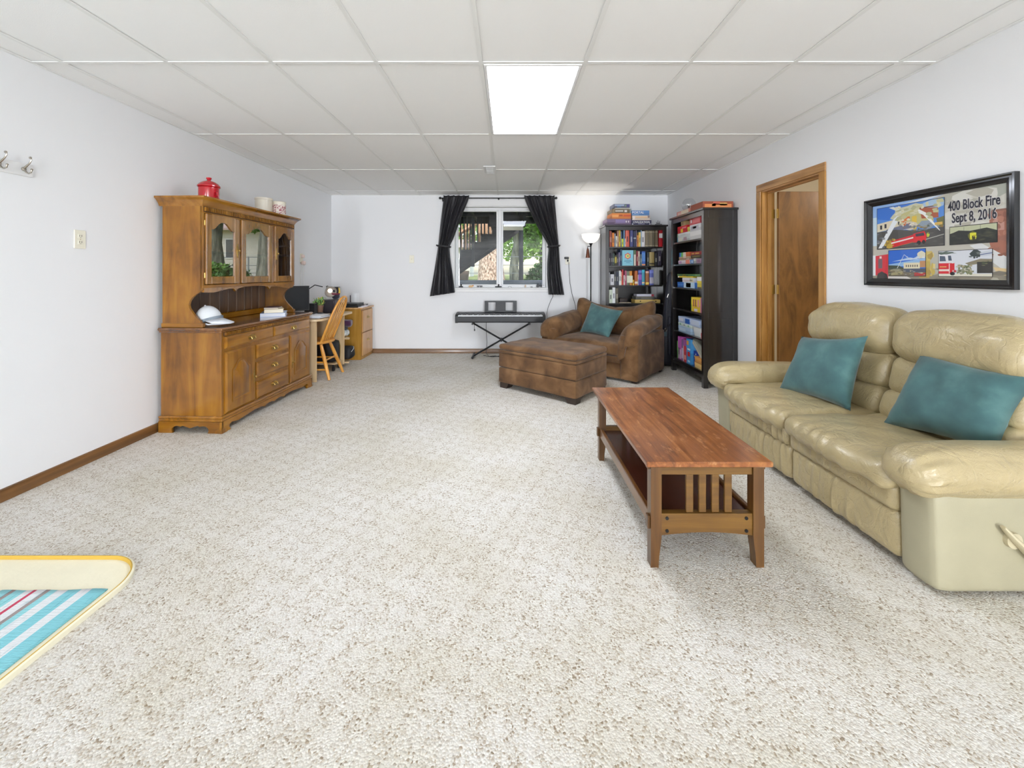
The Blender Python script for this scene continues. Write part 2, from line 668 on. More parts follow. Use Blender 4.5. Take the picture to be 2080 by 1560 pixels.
struct('floor', MB().box(XL - .15, 4.9, YF - .12, YB + .2, -.12, 0), CARPET, smooth=None)
struct('wall_left', MB().box(XL - .15, XL, YF - .12, YB + .25, 0, 2.62), WALL, smooth=None)
b = MB()
b.box(XL, WX0, YB, YB + .25, 0, 2.62).box(WX1, 4.9, YB, YB + .25, 0, 2.62)
b.box(WX0, WX1, YB, YB + .25, 0, WZ0).box(WX0, WX1, YB, YB + .25, WZ1, 2.62)
struct('wall_back', b, WALL, smooth=None)
b = MB()
b.box(XR, XR + .115, YF, DY0, 0, 2.62).box(XR, XR + .115, DY1, YB, 0, 2.62).box(XR, XR + .115, DY0, DY1, DZ, 2.62)
struct('wall_right', b, WALL, smooth=None)
struct('wall_rear', MB().box(XL, XR + .115, YF - .12, YF, 0, 2.62), WALL, smooth=None)
# the small room beyond the door
b = MB()
b.box(4.75, 4.9, 2.2, 6.43, 0, 2.62).box(2.617, 4.75, 2.2, 2.32, 0, 2.62).box(2.617, 4.75, 5.3, 5.42, 0, 2.62)
struct('wall_bedroom', b, WALLC, smooth=None)

# suspended ceiling: slab, tiles, grid
ceil = struct('ceiling', MB().box(XL - .15, 4.9, YF - .12, YB + .25, 2.535, 2.66), WALL, smooth=None)
gx = [-2.6] + [-.161 + .6096 * k for k in range(-3, 5)]
gx = sorted(set(round(g, 4) for g in gx))
gy = [2.385 + 1.235 * k for k in range(-7, 4)]
xs = [XL] + gx + [XR]
ys = [YF] + gy + [YB]
LIT = [(2, -1), (2, 4)]
lights_at = []
rt = random.Random(3)
for i in range(len(xs) - 1):
    for j in range(len(ys) - 1):
        x0, x1, y0, y1 = xs[i], xs[i + 1], ys[j], ys[j + 1]
        if x0 == -.161 and j == 8:
            lights_at.append((x0, x1, y0, y1))
            continue
        dz = rt.uniform(0, .0025)
        g = .003
        obj('ceiling_tile', MB().box(x0 + g, x1 - g, y0 + g, y1 - g, ZC + .004 + dz, ZC + .02 + dz, .002), TILE, ceil, None)
b = MB()
for g in gx: b.box(g - .012, g + .012, YF, YB, ZC - .001, ZC + .0035)
obj('grid_runner', b, TBAR, ceil, None)
b = MB()
for g in gy:
    for i in range(len(xs) - 1):
        b.box(xs[i] + .012, xs[i + 1] - .012, g - .012, g + .012, ZC - .001, ZC + .0035)
obj('grid_crosspiece', b, TBAR, ceil, None)
b = MB()
b.box(XL, XL + .02, YF, YB, ZC - .002, ZC + .004).box(XR - .02, XR, YF, YB, ZC - .002, ZC + .004).box(XL + .02, XR - .02, YB - .02, YB, ZC - .002, ZC + .004)
obj('wall_angle', b, TBAR, ceil, None)

DIFF = glow('light_diffuser', (236, 243, 255), LAMP)
DIFF.node_tree.nodes['Principled BSDF'].inputs['Roughness'].default_value = .3
names = ['flat white fluorescent ceiling light panel glowing above the middle of the room',
         'fluorescent ceiling light behind the photographer']
for k, (x0, x1, y0, y1) in enumerate(lights_at):
    front = y0 > 0
    t = thing('ceiling_light', 'long flat white fluorescent panel glowing in the ceiling grid near the air vent' if front else
              ['fluorescent ceiling panel behind the camera, nearest the left wall', 'fluorescent ceiling panel behind the camera, in the middle',
               'fluorescent ceiling panel behind the camera, nearest the right wall'][0 if x0 < -1 else 1 if x0 < .6 else 2], 'light', ((x0 + x1) / 2, (y0 + y1) / 2, ZC),
              group=None if front else 'ceiling panels behind the camera')
    f = MB()
    a, bb = .014, .034
    f.box(x0 + a, x1 - a, y0 + a, y0 + bb, ZC - .006, ZC + .012, .003).box(x0 + a, x1 - a, y1 - bb, y1 - a, ZC - .006, ZC + .012, .003)
    f.box(x0 + a, x0 + bb, y0 + bb, y1 - bb, ZC - .006, ZC + .012, .003).box(x1 - bb, x1 - a, y0 + bb, y1 - bb, ZC - .006, ZC + .012, .003)
    obj('frame', f, WHITE, t)
    obj('diffuser', MB().box(x0 + bb, x1 - bb, y0 + bb, y1 - bb, ZC + .004, ZC + .01), DIFF, t, None)
    obj('housing', MB().box(x0 + .02, x1 - .02, y0 + .02, y1 - .02, ZC + .012, ZC + .045), WHITE, t, None)

t = thing('ceiling_vent', 'small white air vent in the ceiling between the light panel and the curtain rod', 'vent', (-.222, 4.85, ZC))
f = MB()
vx0, vx1, vy0, vy1 = -.292, -.150, 4.66, 5.03
f.box(vx0, vx1, vy0, vy0 + .03, ZC - .012, ZC - .001, .003).box(vx0, vx1, vy1 - .03, vy1, ZC - .012, ZC - .001, .003)
f.box(vx0, vx0 + .03, vy0 + .03, vy1 - .03, ZC - .012, ZC - .001, .003).box(vx1 - .03, vx1, vy0 + .03, vy1 - .03, ZC - .012, ZC - .001, .003)
obj('frame', f, WHITE, t)
obj('backing', MB().box(vx0 + .03, vx1 - .03, vy0 + .03, vy1 - .03, ZC - .003, ZC - .001), M('vent_dark', (120, 124, 130), .7), t, None)
s0 = None
for k in range(9):
    y = vy0 + .05 + k * .034
    if s0 is None:
        s0 = obj('slat', MB().box(vx0 + .03, vx1 - .03, y, y + .014, ZC - .011, ZC - .004), WHITE, t, None)
    else:
        again(s0, t, (0, k * .034, 0))

# baseboards
def base_x(n, x0, x1, y, s, mat):
    b = MB()
    b.prism([(y, 0), (y + s * .014, 0), (y + s * .014, .052), (y + s * .008, .066), (y, .07)], 'x', x0, x1)
    struct(n, b, mat, smooth=30)


def base_y(n, segs, x, s, mat):
    b = MB()
    for y0, y1 in segs:
        b.prism([(x, 0), (x + s * .014, 0), (x + s * .014, .052), (x + s * .008, .066), (x, .07)], 'y', y0, y1)
    struct(n, b, mat, smooth=30)


base_x('baseboard_back', XL + .014, XR, YB, -1, TRIMX)
base_y('baseboard_left', [(YF, YB)], XL, 1, TRIMW)
base_y('baseboard_right', [(YF, 3.2), (4.13, YB - .014)], XR, -1, TRIMW)

# ------------------------------------------------------------------ window
win = bpy.data.objects.new('window_1', None)
COL.objects.link(win)
win['kind'] = 'structure'
win.location = (-.13, YB, WZ0)
INV['window_1'] = Matrix.Translation(win.location).inverted()
b = MB()
b.box(WX0 - .062, WX0, YB - .014, YB, WZ0, WZ1, .003).box(WX1, WX1 + .062, YB - .014, YB, WZ0, WZ1, .003)
b.box(WX0 - .062, WX1 + .062, YB - .014, YB, WZ1, WZ1 + .1, .003)
b.box(WX0 - .062, WX1 + .062, YB - .014, YB, WZ0 - .066, WZ0 - .018, .003)
obj('casing', b, WHITE, win)
obj('sill', MB().box(WX0 - .062, WX1 + .062, YB - .03, YB, WZ0 - .018, WZ0, .004).box(WX0 + .012, WX1 - .012, YB, YB + .12, WZ0 + .0, WZ0 + .002), WHITE, win)
b = MB()
b.box(WX0, WX0 + .012, YB, YB + .25, WZ0, WZ1).box(WX1 - .012, WX1, YB, YB + .25, WZ0, WZ1).box(WX0 + .012, WX1 - .012, YB, YB + .25, WZ1 - .012, WZ1)
obj('jamb_lining', b, WHITE, win, None)
FY = YB + .12
b = MB()
gl0, gl1, gr0, gr1, gz0, gz1 = -.805, -.194, -.085, .545, 1.077, 2.248
b.box(WX0 + .012, WX1 - .012, FY, FY + .09, WZ0, gz0 - .022, .004).box(WX0 + .012, WX1 - .012, FY, FY + .09, gz1 + .022, WZ1 - .012, .004)
b.box(WX0 + .012, gl0 - .018, FY, FY + .09, gz0 - .022, gz1 + .022, .004).box(gr1 + .018, WX1 - .012, FY, FY + .09, gz0 - .022, gz1 + .022, .004)
obj('window_frame', b, VINYL, win)
obj('mullion', MB().box(gl1 + .03, gr0 - .03, FY - .008, FY + .09, gz0 - .022, gz1 + .022, .004), VINYL, win)
GLASS = glass('window_glass', .0)
for x0, x1 in ((gl0, gl1), (gr0, gr1)):
    b = MB()
    e0 = .018 if x0 == gl0 else .03
    e1 = .03 if x0 == gl0 else .018
    b.box(x0 - e0, x0, FY + .012, FY + .07, gz0, gz1, .005).box(x1, x1 + e1, FY + .012, FY + .07, gz0, gz1, .005)
    b.box(x0 - e0, x1 + e1, FY + .012, FY + .07, gz0 - .022, gz0, .005).box(x0 - e0, x1 + e1, FY + .012, FY + .07, gz1, gz1 + .022, .005)
    s = obj('sash', b, VINYL, win)
    obj('pane', MB().box(x0 - .004, x1 + .004, FY + .036, FY + .042, gz0 - .004, gz1 + .004), GLASS, s, None)
for cx, wd in ((-.762, .035), (-.162, .055)):
    b = MB()
    b.rbox((cx, FY - .012, WZ0 + .012), (wd, .014, .009), .007, (4, 4, 4))
    b.tube([(cx, FY - .018, WZ0 + .016), (cx + .004, FY - .022, WZ0 + .036)], .009, 8).ball((cx + .004, FY - .022, WZ0 + .042), .013)
    obj('crank_handle', b, BLACKM, win)

# ------------------------------------------------------------------ door
door = bpy.data.objects.new('door_1', None)
COL.objects.link(door)
door['kind'] = 'structure'
door.location = (XR, (DY0 + DY1) / 2, 0)
INV['door_1'] = Matrix.Translation(door.location).inverted()
cw = .066
b = MB()
for y0, y1 in ((DY0 - cw, DY0 + .004), (DY1 - .004, DY1 + cw)):
    b.box(XR - .013, XR, y0, y1, 0, DZ - .004, .004)
obj('casing', b, OAKV, door)
obj('casing_head', MB().box(XR - .013, XR, DY0 - cw, DY1 + cw, DZ - .004, DZ + cw, .004), OAKH, door)
b = MB()
b.box(XR - .002, XR + .12, DY0 - .001, DY0 + .016, 0, DZ).box(XR - .002, XR + .12, DY1 - .016, DY1 + .001, 0, DZ)
b.box(XR + .05, XR + .085, DY1 - .028, DY1 - .016, 0, DZ - .016).box(XR + .05, XR + .085, DY0 + .016, DY0 + .028, 0, DZ - .016)
obj('jamb', b, OAKV, door, None)
obj('jamb_head', MB().box(XR - .002, XR + .12, DY0 + .016, DY1 - .016, DZ - .016, DZ + .001).box(XR + .05, XR + .085, DY0 + .028, DY1 - .028, DZ - .028, DZ - .016), OAKH, door, None)
leaf = obj('door_leaf', MB().box(XR + .128, XR + .128 + .74, 3.972, 4.008, .012, 2.052, .003), DOORW, door)
for z in (1.84, 1.098, .3):
    b = MB()
    b.tube([(XR + .124, 3.996, z - .045), (XR + .124, 3.996, z + .045)], .0065, 8)
    b.box(XR + .085, XR + .122, 4.024, 4.028, z - .045, z + .045).box(XR + .126, XR + .129, 3.974, 4.006, z - .045, z + .045)
    obj('hinge', b, BRASS, leaf)

# ------------------------------------------------------------------ wall fittings
def plate(name, label, c, axis, n, mat, kind):
    """axis: normal direction, n: sign"""
    x, y, z = c
    t = thing(name, label, kind, c)
    hw, hh = .037, .06
    b = MB()
    def bx(mb, u0, u1, w0, w1, d0, d1, bv=0):
        if axis == 'x':
            mb.box(x + n * d0, x + n * d1, y + u0, y + u1, z + w0, z + w1, bv)
        else:
            mb.box(x + u0, x + u1, y + n * d0, y + n * d1, z + w0, z + w1, bv)
        return mb
    obj('cover_plate', bx(b, -hw, hw, -hh, hh, 0, .007, .004), mat, t)
    if kind == 'outlet':
        for s in (-.02, .02):
            f = obj('receptacle', bx(MB(), -.016, .016, s - .014, s + .014, .006, .0095, .003), mat, t)
            b2 = MB()
            bx(b2, -.008, -.005, s - .003, s + .008, .009, .010)
            bx(b2, .005, .008, s - .003, s + .008, .009, .010)
            bx(b2, -.002, .002, s - .011, s - .007, .009, .010)
            obj('slot', b2, DARKSLOT, f, None)
        obj('screw', bx(MB(), -.002, .002, -.002, .002, .007, .009), BRASS, t, None)
    else:
        obj('toggle', bx(MB(), -.005, .005, -.006, .012, .006, .017, .002), mat, t)
    return t


plate('wall_outlet', 'ivory electrical outlet high on the white wall between coat hooks and hutch', (XL, 2.655, 1.477), 'x', 1, IVORY, 'outlet')
plate('light_switch', 'small ivory light switch on the back wall left of the curtains', (-1.522, YB, 1.478), 'y', -1, IVORY, 'switch')
plate('wall_outlet', 'ivory outlet on the back wall right of the curtains with a black adapter', (.93, YB, 1.455), 'y', -1, IVORY, 'outlet')
b = MB()
b.box(.874, .945, YB - .05, YB - .012, 1.478, 1.512, .008)
b.tube([(.93, YB - .02, 1.47), (.93, YB - .02, 1.44)], .012, 8)
one('power_adapter', b, BLACKP, 'black power adapter plugged into the outlet right of the curtains', 'adapter', (.92, YB - .03, 1.49))
b = MB()
b.tube([(.945, YB - .02, 1.43), (.948, YB - .016, 1.35), (.965, YB - .014, 1.1), (1.0, YB - .014, .92), (1.05, YB - .014, .75), (1.08, YB - .014, .4), (1.06, YB - .02, .02)], .0035, 6)
one('hanging_cable', b, BLACKP, 'thin black cord dropping from the wall adapter behind the brown chair', 'cord', (1.0, YB - .02, .1))
b = MB()
b.tube([(.70, YB - .02, .98), (.70, YB - .02, .90), (.66, YB - .02, .82), (.62, YB - .02, .72), (.60, YB - .02, .62), (.60, YB - .03, .4), (.55, YB - .03, .012), (.3, YB - .08, .006)], .003, 6)
one('hanging_cable', b, BLACKP, 'thin grey cord hanging under the right curtain above the piano end', 'cord', (.65, YB - .02, .8))

# coat hook board
t = thing('coat_rack', 'white board with brushed nickel double coat hooks on the left wall', 'coat rack', (XL, 2.05, 1.85))
obj('board', MB().box(XL, XL + .018, 1.6, 2.385, 1.815, 1.888, .004), WHITE, t)
h0 = None
for k in range(6):
    y = 2.334 - .115 * k
    if h0 is None:
        b = MB()
        b.lathe([(.012, 0), (.012, .006), (.007, .01)], (0, 0, 0), 10)
        b.xf(Matrix.Translation((XL + .018, y, 1.852)) @ Matrix.Rotation(R(90), 4, 'Y'))
        b.tube([(XL + .02, y, 1.856), (XL + .035, y, 1.868), (XL + .054, y, 1.885), (XL + .064, y, 1.903), (XL + .060, y, 1.914)], [.006, .005, .004, .004, .004], 7)
        b.ball((XL + .058, y, 1.916), .007, 8)
        b.tube([(XL + .02, y, 1.85), (XL + .034, y, 1.834), (XL + .048, y, 1.826), (XL + .062, y, 1.832), (XL + .066, y, 1.846)], [.006, .005, .004, .004, .004], 7)
        b.ball((XL + .066, y, 1.849), .006, 8)
        h0 = obj('hook', b, CHROME, t)
    else:
        again(h0, t, (0, -.115 * k, 0))
# ------------------------------------------------------------------ outside the window
GZ = .96
GRASSM = ramp_noise('lawn_grass', [(.3, (90, 112, 50)), (.5, (134, 146, 84)), (.7, (176, 168, 116))], 3, .95, 8, .6, dist=.05)
g = MB().box(-30, 40, YB + .27, 70, .4, GZ)
struct('ground', g, GRASSM, smooth=None)
DECKM = wood('weathered_deck_wood', (50, 50, 54), (66, 66, 71), (84, 84, 90), 'x', .8, .7, 0)
DECKV = wood('weathered_post_wood', (50, 52, 58), (66, 68, 76), (84, 86, 94), 'z', .8, .7, 0)
TANW = wood('tan_baluster_wood', (176, 134, 100), (205, 164, 130), (226, 190, 160), 'z', .8, .6, 0)
TIMB = wood('grey_timber', (104, 112, 124), (128, 136, 148), (150, 158, 170), 'x', .8, .7, 0)
one('landscape_timber', MB().box(-2.2, 2.4, 7.45, 7.6, GZ - .05, 1.128, .012), TIMB, 'grey horizontal timber edging just outside the window', 'timber', (0, 7.5, GZ))

# deck stairs with stepped stringer and balusters
st = thing('deck_stairs', 'dark grey wooden deck staircase with balusters rising outside the window', 'stairs', (-.5, 9.2, GZ))
run, rise, y0 = .2255, .1716, 9.0
def stringer(y):
    x, z = .086, 2.599
    pts = [(.30, 2.289), (.30, z)]
    while x > -2.0:
        pts += [(x, z), (x, z - rise)]
        z -= rise
        x -= run
    pts += [(-2.0, z), (-2.0, .66)]
    return MB().prism(pts, 'y', y, y + .045)
for y in (9.0, 10.0):
    obj('stringer', stringer(y), DECKM, st, None)
x, z = .086, 2.599
for k in range(9):
    obj('tread', MB().box(x - run - .02, x + .01, 9.0, 10.05, z - rise, z - rise + .036, .004), DECKM, st, None)
    x -= run
    z -= rise
for y, mat, xs_, hw in ((9.02, DECKV, (-1.06, -.98, -.91, -.845, -.68, -.60, -.53, -.44), .014),
                        (10.0, TANW, (-1.16, -1.06, -.95, -.84, -.72, -.63, -.545, -.46, -.38, -.30), .03)):
    for xx in xs_:
        zb = 2.599 + (xx - .086) * .761 - .2
        obj('baluster', MB().box(xx - hw, xx + hw, y - .015, y + .015, zb, min(zb + .98, 2.62)), mat, st, None)
obj('newel_post', MB().box(-.815, -.745, 8.93, 9.0, 1.4, 2.9, .004), DECKV, st, None)
b = MB()
b.tube([(-1.7, 10.0, 1.86), (-1.1, 10.0, 2.29), (-.75, 10.0, 2.50), (-.5, 10.0, 2.66)], .045, 8)
obj('handrail', b, TANW, st)

dk = thing('deck', 'dark raised wooden deck with posts overhead outside the window', 'deck', (.2, 8, GZ))
for k in range(20):
    y = 6.75 + .145 * k
    obj('plank', MB().box(-3.2, .62, y, y + .138, 2.66, 2.70), DECKM, dk, None)
for k in range(9):
    x = -3.0 + .45 * k
    obj('joist', MB().box(x, x + .045, 6.75, 9.62, 2.46, 2.66), DECKV, dk, None)
obj('beam', MB().box(-3.2, .62, 9.55, 9.62, 2.42, 2.66), DECKM, dk, None)
obj('beam', MB().box(-3.2, .62, 8.5, 8.58, 2.44, 2.66), DECKM, dk, None)
obj('fascia', MB().box(-.11, .30, 8.38, 8.42, 2.14, 2.25), M('cream_fascia', (236, 226, 205), .6), dk, None)
obj('rim_board', MB().box(-.4, .36, 8.44, 8.48, 2.22, 2.46), DECKM, dk, None)
obj('post', MB().box(.215, .305, 8.44, 8.53, GZ, 2.66, .005), DECKV, dk, None)
obj('post', MB().box(-2.9, -2.81, 8.44, 8.53, GZ, 2.66, .005), DECKV, dk, None)

BARK = ramp_noise('tree_bark', [(.36, (96, 78, 64)), (.5, (176, 152, 134)), (.64, (214, 194, 178))], 26, .95, 6, 1.0, (1, 1, .4), dist=.05)
BARKD = ramp_noise('dark_tree_bark', [(.3, (70, 72, 66)), (.5, (110, 112, 100)), (.7, (140, 140, 126))], 9, .95, 6, 1.0, (1, 1, .25), dist=.05)
LEAF1 = M('leaf_green', (104, 150, 62), .7, var=.35, vscale=1.5)
LEAF2 = M('leaf_light_green', (140, 178, 92), .7, var=.35, vscale=1.5)
LEAF3 = M('leaf_deep_green', (64, 112, 46), .7, var=.35, vscale=3)
for m in (LEAF1, LEAF2, LEAF3):
    m.node_tree.nodes['Principled BSDF'].inputs['Subsurface Weight'].default_value = 0


def leaves(clumps, n, size, seed):
    rr = random.Random(seed)
    b = MB()
    tot = sum(c[3] ** 2 for c in clumps)
    for cx, cy, cz, r in clumps:
        for _ in range(int(n * r * r / tot)):
            d = Vector((rr.gauss(0, 1), rr.gauss(0, 1), rr.gauss(0, 1))).normalized() * r * rr.uniform(.55, 1.0)
            p = Vector((cx, cy, cz)) + Vector((d.x, d.y, d.z * .8))
            u = Vector((rr.gauss(0, 1), rr.gauss(0, 1), rr.gauss(0, .6))).normalized()
            v = u.cross(Vector((rr.gauss(0, 1), rr.gauss(0, 1), rr.gauss(0, 1)))).normalized()
            s = size * rr.uniform(.6, 1.3)
            b.quad([p - u * s, p - v * s * .45, p + u * s, p + v * s * .45])
    return b


def tree(name, label, x, y, h, r0, bark, leaf, clumps, n, size, seed, lean=0, cat='tree'):
    t = thing(name, label, cat, (x, y, GZ))
    b = MB()
    zt = GZ + h
    pts = [(x + lean * k / 6 * h * .1 + .06 * math.sin(k * 2 + seed), y, GZ + h * k / 6) for k in range(7)]
    b.tube(pts, [r0 * 1.5, r0 * 1.08, r0, r0 * .92, r0 * .84, r0 * .7, r0 * .5], 18)
    for q in range(3):
        a = q * 2.1 + seed
        b.tube([pts[4], (pts[5][0] + math.cos(a) * h * .14, y + math.sin(a) * h * .1, pts[5][2] + h * .05), (pts[6][0] + math.cos(a) * h * .32, y + math.sin(a) * h * .25, zt + h * .2)],
               [r0 * .5, r0 * .34, r0 * .16], 8)
    obj('trunk', b, bark, t)
    cl = [(x + cx, y + cy, GZ + cz, r) for cx, cy, cz, r in clumps]
    obj('foliage', leaves(cl, n, size, seed), leaf, t, None, recalc=False, kind='stuff')
    return t


tree('shade_tree', 'huge pale barked tree trunk behind the deck stairs outside the window', -.60, 13.2, 6.0, .31, BARK, LEAF1,
     [(0, 0, 6.6, 3), (-3, 1, 6.2, 2.2), (3, 1.5, 6.4, 2.2), (0, 3, 8, 3)], 5200, .16, 1)
tree('forked_tree', 'leafy forked tree with grey trunks seen left of the deck post', .24, 17.0, 3.0, .17, BARKD, LEAF1,
     [(-.5, .4, 2.2, .7), (.1, -.3, 2.7, .9), (.9, .3, 2.4, .8), (.3, .5, 3.8, 1.3), (-.9, 0, 3.4, 1.0), (.7, .2, 1.7, .5)], 6500, .10, 2, .4)
tree('forked_tree', 'bright green tree beyond the lawn seen right of the deck post', 1.95, 20.0, 3.4, .2, BARKD, LEAF2,
     [(-.6, .2, 2.6, .8), (.3, -.3, 2.9, 1.0), (1.3, .3, 2.6, .9), (-.3, .5, 4.0, 1.4), (1.3, .6, 4.2, 1.4), (.2, 0, 5.6, 1.7)], 8000, .11, 3, -.3)
tree('yard_tree', 'tall green tree over the pale roofed house, mirrored in the hutch glass', 7.5, 15.0, 4.5, .3, BARKD, LEAF1,
     [(0, 0, 4.4, 1.8), (-1.3, .5, 2.7, 1.0), (1.2, 0, 3.0, .9), (0, 0, 6.0, 1.8)], 6000, .13, 4)
tree('yard_tree', 'big spreading tree left of the house, mirrored in the hutch glass', 3.8, 13.0, 4.0, .34, BARKD, LEAF3,
     [(0, 0, 4.4, 1.5), (1.3, .5, 3.0, .9), (-1.0, 0, 3.4, .9), (0, 0, 5.6, 1.5)], 5500, .11, 5)
tree('yard_tree', 'pale hazy tree standing at the far edge of the lawn', -6.5, 30.0, 4.0, .4, BARKD, LEAF2,
     [(0, 0, 4, 2.4), (2.4, 0, 4.4, 2.2), (-2, 0, 4.5, 2), (5, 2, 4, 2.6)], 4200, .2, 6)
tree('hedgerow_tree', 'dense green tree filling the distance behind the forked tree', 2.6, 30.0, 4.0, .3, BARKD, LEAF2,
     [(-2, 0, 2.6, 1.9), (.4, 0, 2.4, 1.7), (2.4, 0, 3.4, 2.4), (0, 0, 5.0, 2.6), (5, 2, 4, 3)], 8000, .2, 7)


def bush(label, x, y, r, leaf, n, size, seed):
    t = thing('shrub', label, 'shrub', (x, y, GZ))
    b = MB()
    rr = random.Random(seed)
    for k in range(6):
        a = rr.uniform(0, 6.28)
        b.tube([(x, y, GZ), (x + math.cos(a) * r * .6, y + math.sin(a) * r * .6, GZ + r * 1.2)], [.015, .006], 5)
    obj('stem', b, BARKD, t)
    obj('foliage', leaves([(x, y, GZ + r * .8, r), (x - r * .6, y, GZ + r * .5, r * .7), (x + r * .7, y, GZ + r * .7, r * .75)], n, size, seed), leaf, t, None, recalc=False, kind='stuff')


bush('leafy green shrub by the right pane at the foot of the deck post', .80, 9.6, .34, LEAF3, 900, .06, 11)
bush('broad leaved shrub growing outside, mirrored in the middle hutch door', 1.55, 8.6, .30, LEAF3, 700, .06, 12)
bush('low round shrub outside, mirrored in the left hutch door', 2.5, 9.2, .36, LEAF1, 800, .06, 13)

PLANTER = M('brown_planter', (124, 108, 96), .8, var=.15)
b = MB()
b.rings([[(-1.25 + a * s, 10.9 + c * s, GZ + z) for a, c in ((-1, -1), (1, -1), (1, 1), (-1, 1))] for s, z in ((.15, 0), (.19, .36), (.17, .36), (.15, .30))])
one('planter_box', b, PLANTER, 'square grey brown planter on the lawn under the deck stairs', 'planter', (-1.25, 10.9, GZ), smooth=None)

# fence wire and neighbour's house
fn = thing('wire_fence', 'thin wire fence crossing the lawn behind the trees', 'fence', (0, 15.4, GZ))
for k in range(9):
    obj('fence_post', MB().tube([(-8 + 2.4 * k, 15.4, GZ), (-8 + 2.4 * k, 15.4, GZ + .95)], .025, 8), M('galvanised', (150, 155, 160), .4, .6), fn)
for z in (.3, .6, .92):
    obj('rail', MB().tube([(-8, 15.4, GZ + z), (11.2, 15.4, GZ + z)], .012, 6), MATS['galvanised'], fn)

hs = thing('house', 'white neighbouring house with a pale pink roof, mirrored in the hutch glass', 'house', (10.5, 21, GZ))
SIDING = M('white_siding', (232, 228, 220), .7)
obj('wall', MB().box(6, 16, 19, 25, GZ, GZ + 2.5).prism([(18.9, GZ + 2.5), (25.1, GZ + 2.5), (22, GZ + 4.1)], 'x', 6, 16), SIDING, hs, None)
b = MB()
for k in range(16):
    b.box(5.98, 16.02, 18.975, 19, GZ + .05 + k * .152, GZ + .18 + k * .152)
obj('siding_board', b, SIDING, hs, None, kind='stuff')
b = MB()
for sgn in (-1, 1):
    ya = 22 + sgn * 3.5
    b.add([(5.6, ya, GZ + 2.35), (16.4, ya, GZ + 2.35), (16.4, 22, GZ + 4.2), (5.6, 22, GZ + 4.2),
           (5.6, ya, GZ + 2.45), (16.4, ya, GZ + 2.45), (16.4, 22, GZ + 4.32), (5.6, 22, GZ + 4.32)],
          [(0, 1, 2, 3), (4, 5, 6, 7), (0, 1, 5, 4), (1, 2, 6, 5), (2, 3, 7, 6), (3, 0, 4, 7)])
obj('roof', b, M('pale_pink_shingle', (196, 172, 162), .85, var=.1, bump=.3), hs, None)
for x in (7.2, 9.8, 13.0):
    f = obj('window', MB().box(x - .5, x + .5, 18.94, 18.99, GZ + 1.0, GZ + 2.0, .01), WHITE, hs)
    obj('pane', MB().box(x - .43, x + .43, 18.93, 18.945, GZ + 1.07, GZ + 1.93), M('dark_window_pane', (70, 84, 96), .08), f, None)

# second pale garage behind the planter
hs = thing('garage', 'pale distant garage seen under the stairs beyond the planter', 'building', (-7, 38, GZ))
obj('wall', MB().box(-10, -3.4, 36, 40, GZ, GZ + 2.6), SIDING, hs, None)
obj('roof', MB().prism([(35.6, GZ + 2.55), (40.4, GZ + 2.55), (38, GZ + 3.8)], 'x', -10.3, -3.1), MATS['pale_pink_shingle'], hs, None)
obj('garage_door', MB().box(-8, -5, 35.93, 36, GZ, GZ + 2.1, .01), WHITE, hs)
# ------------------------------------------------------------------ curtains
rod = thing('curtain_rod', 'thin black curtain rod with round finials above the window', 'curtain rod', (-.16, 6.36, 2.427))
obj('rod', MB().tube([(-1.05, 6.36, 2.427), (.73, 6.36, 2.427)], .008, 8), BLACKM, rod)
for x in (-1.065, .742):
    obj('finial', MB().ball((x, 6.36, 2.427), .02, 12), BLACKM, rod)
for x in (-1.03, -.155, .715):
    obj('bracket', MB().box(x - .008, x + .008, 6.36, YB, 2.405, 2.42).box(x - .012, x + .012, YB - .004, YB, 2.385, 2.44), BLACKM, rod)


def curve(pts, z):
    for (z1, a1), (z0, a0) in zip(pts, pts[1:]):
        if z >= z0:
            t = (z1 - z) / (z1 - z0)
            return a1 + (a0 - a1) * t
    return pts[-1][1]


def sm(pts, z, d=.05):
    return sum(curve(pts, z + k * d) for k in (-1, -.5, 0, .5, 1)) / 5


def curtain(label, left, right, bz0, bz1, folds, seed, tie_x):
    t = thing('curtain', label, 'curtain', ((left[0][1] + right[0][1]) / 2, 6.36, 2.46))
    nu, nv = 72, 56
    top = 2.470
    vs, fs = [], []
    for j in range(nv + 1):
        for i in range(nu + 1):
            u, v = i / nu, j / nv
            zb = bz0 + (bz1 - bz0) * u
            z = top - .012 * abs(math.sin(u * folds * PI)) * (1 - v) + (zb - top) * v
            a, c = (sm(left, z), sm(right, z)) if .03 < v < .99 else (curve(left, z), curve(right, z))
            x = a + (c - a) * u
            wd = c - a
            amp = .011 + .028 * max(0, min(1, v * 4)) * (1 if wd > .13 else .6)
            ph = u * folds * 2 * PI + seed + .5 * math.sin(v * 3 + seed)
            y = 6.36 - .012 + amp * (math.sin(ph) * .7 + .3 * math.sin(ph * 1.7 + v * 2))
            y = min(y, 6.40)
            vs.append((x, y, z))
    for j in range(nv):
        for i in range(nu):
            k = j * (nu + 1) + i
            fs.append((k, k + 1, k + nu + 2, k + nu + 1))
    o = obj('fabric', MB().add(vs, fs), CURT, t, 60, recalc=False)
    m = o.modifiers.new('thickness', 'SOLIDIFY')
    m.thickness = .003
    zt = 1.675
    a, c = sm(left, zt), sm(right, zt)
    b = MB()
    b.tube([((a + c) / 2 + (c - a) * .56 * math.cos(2 * PI * k / 16), 6.352 + .052 * math.sin(2 * PI * k / 16), zt + .01 * math.cos(2 * PI * k / 16) * tie_x) for k in range(16)],
           .014, 6, loop=True)
    obj('tieback', b, CURT, t)
    h = (c + .012) if tie_x > 0 else (a - .012)
    b = MB().tube([(h, YB, zt + .012), (h, 6.32, zt + .014)], .005, 7).ball((h, 6.315, zt + .014), .013, 10)
    obj('tieback_hook', b, CHROME if tie_x > 0 else BLACKM, t)


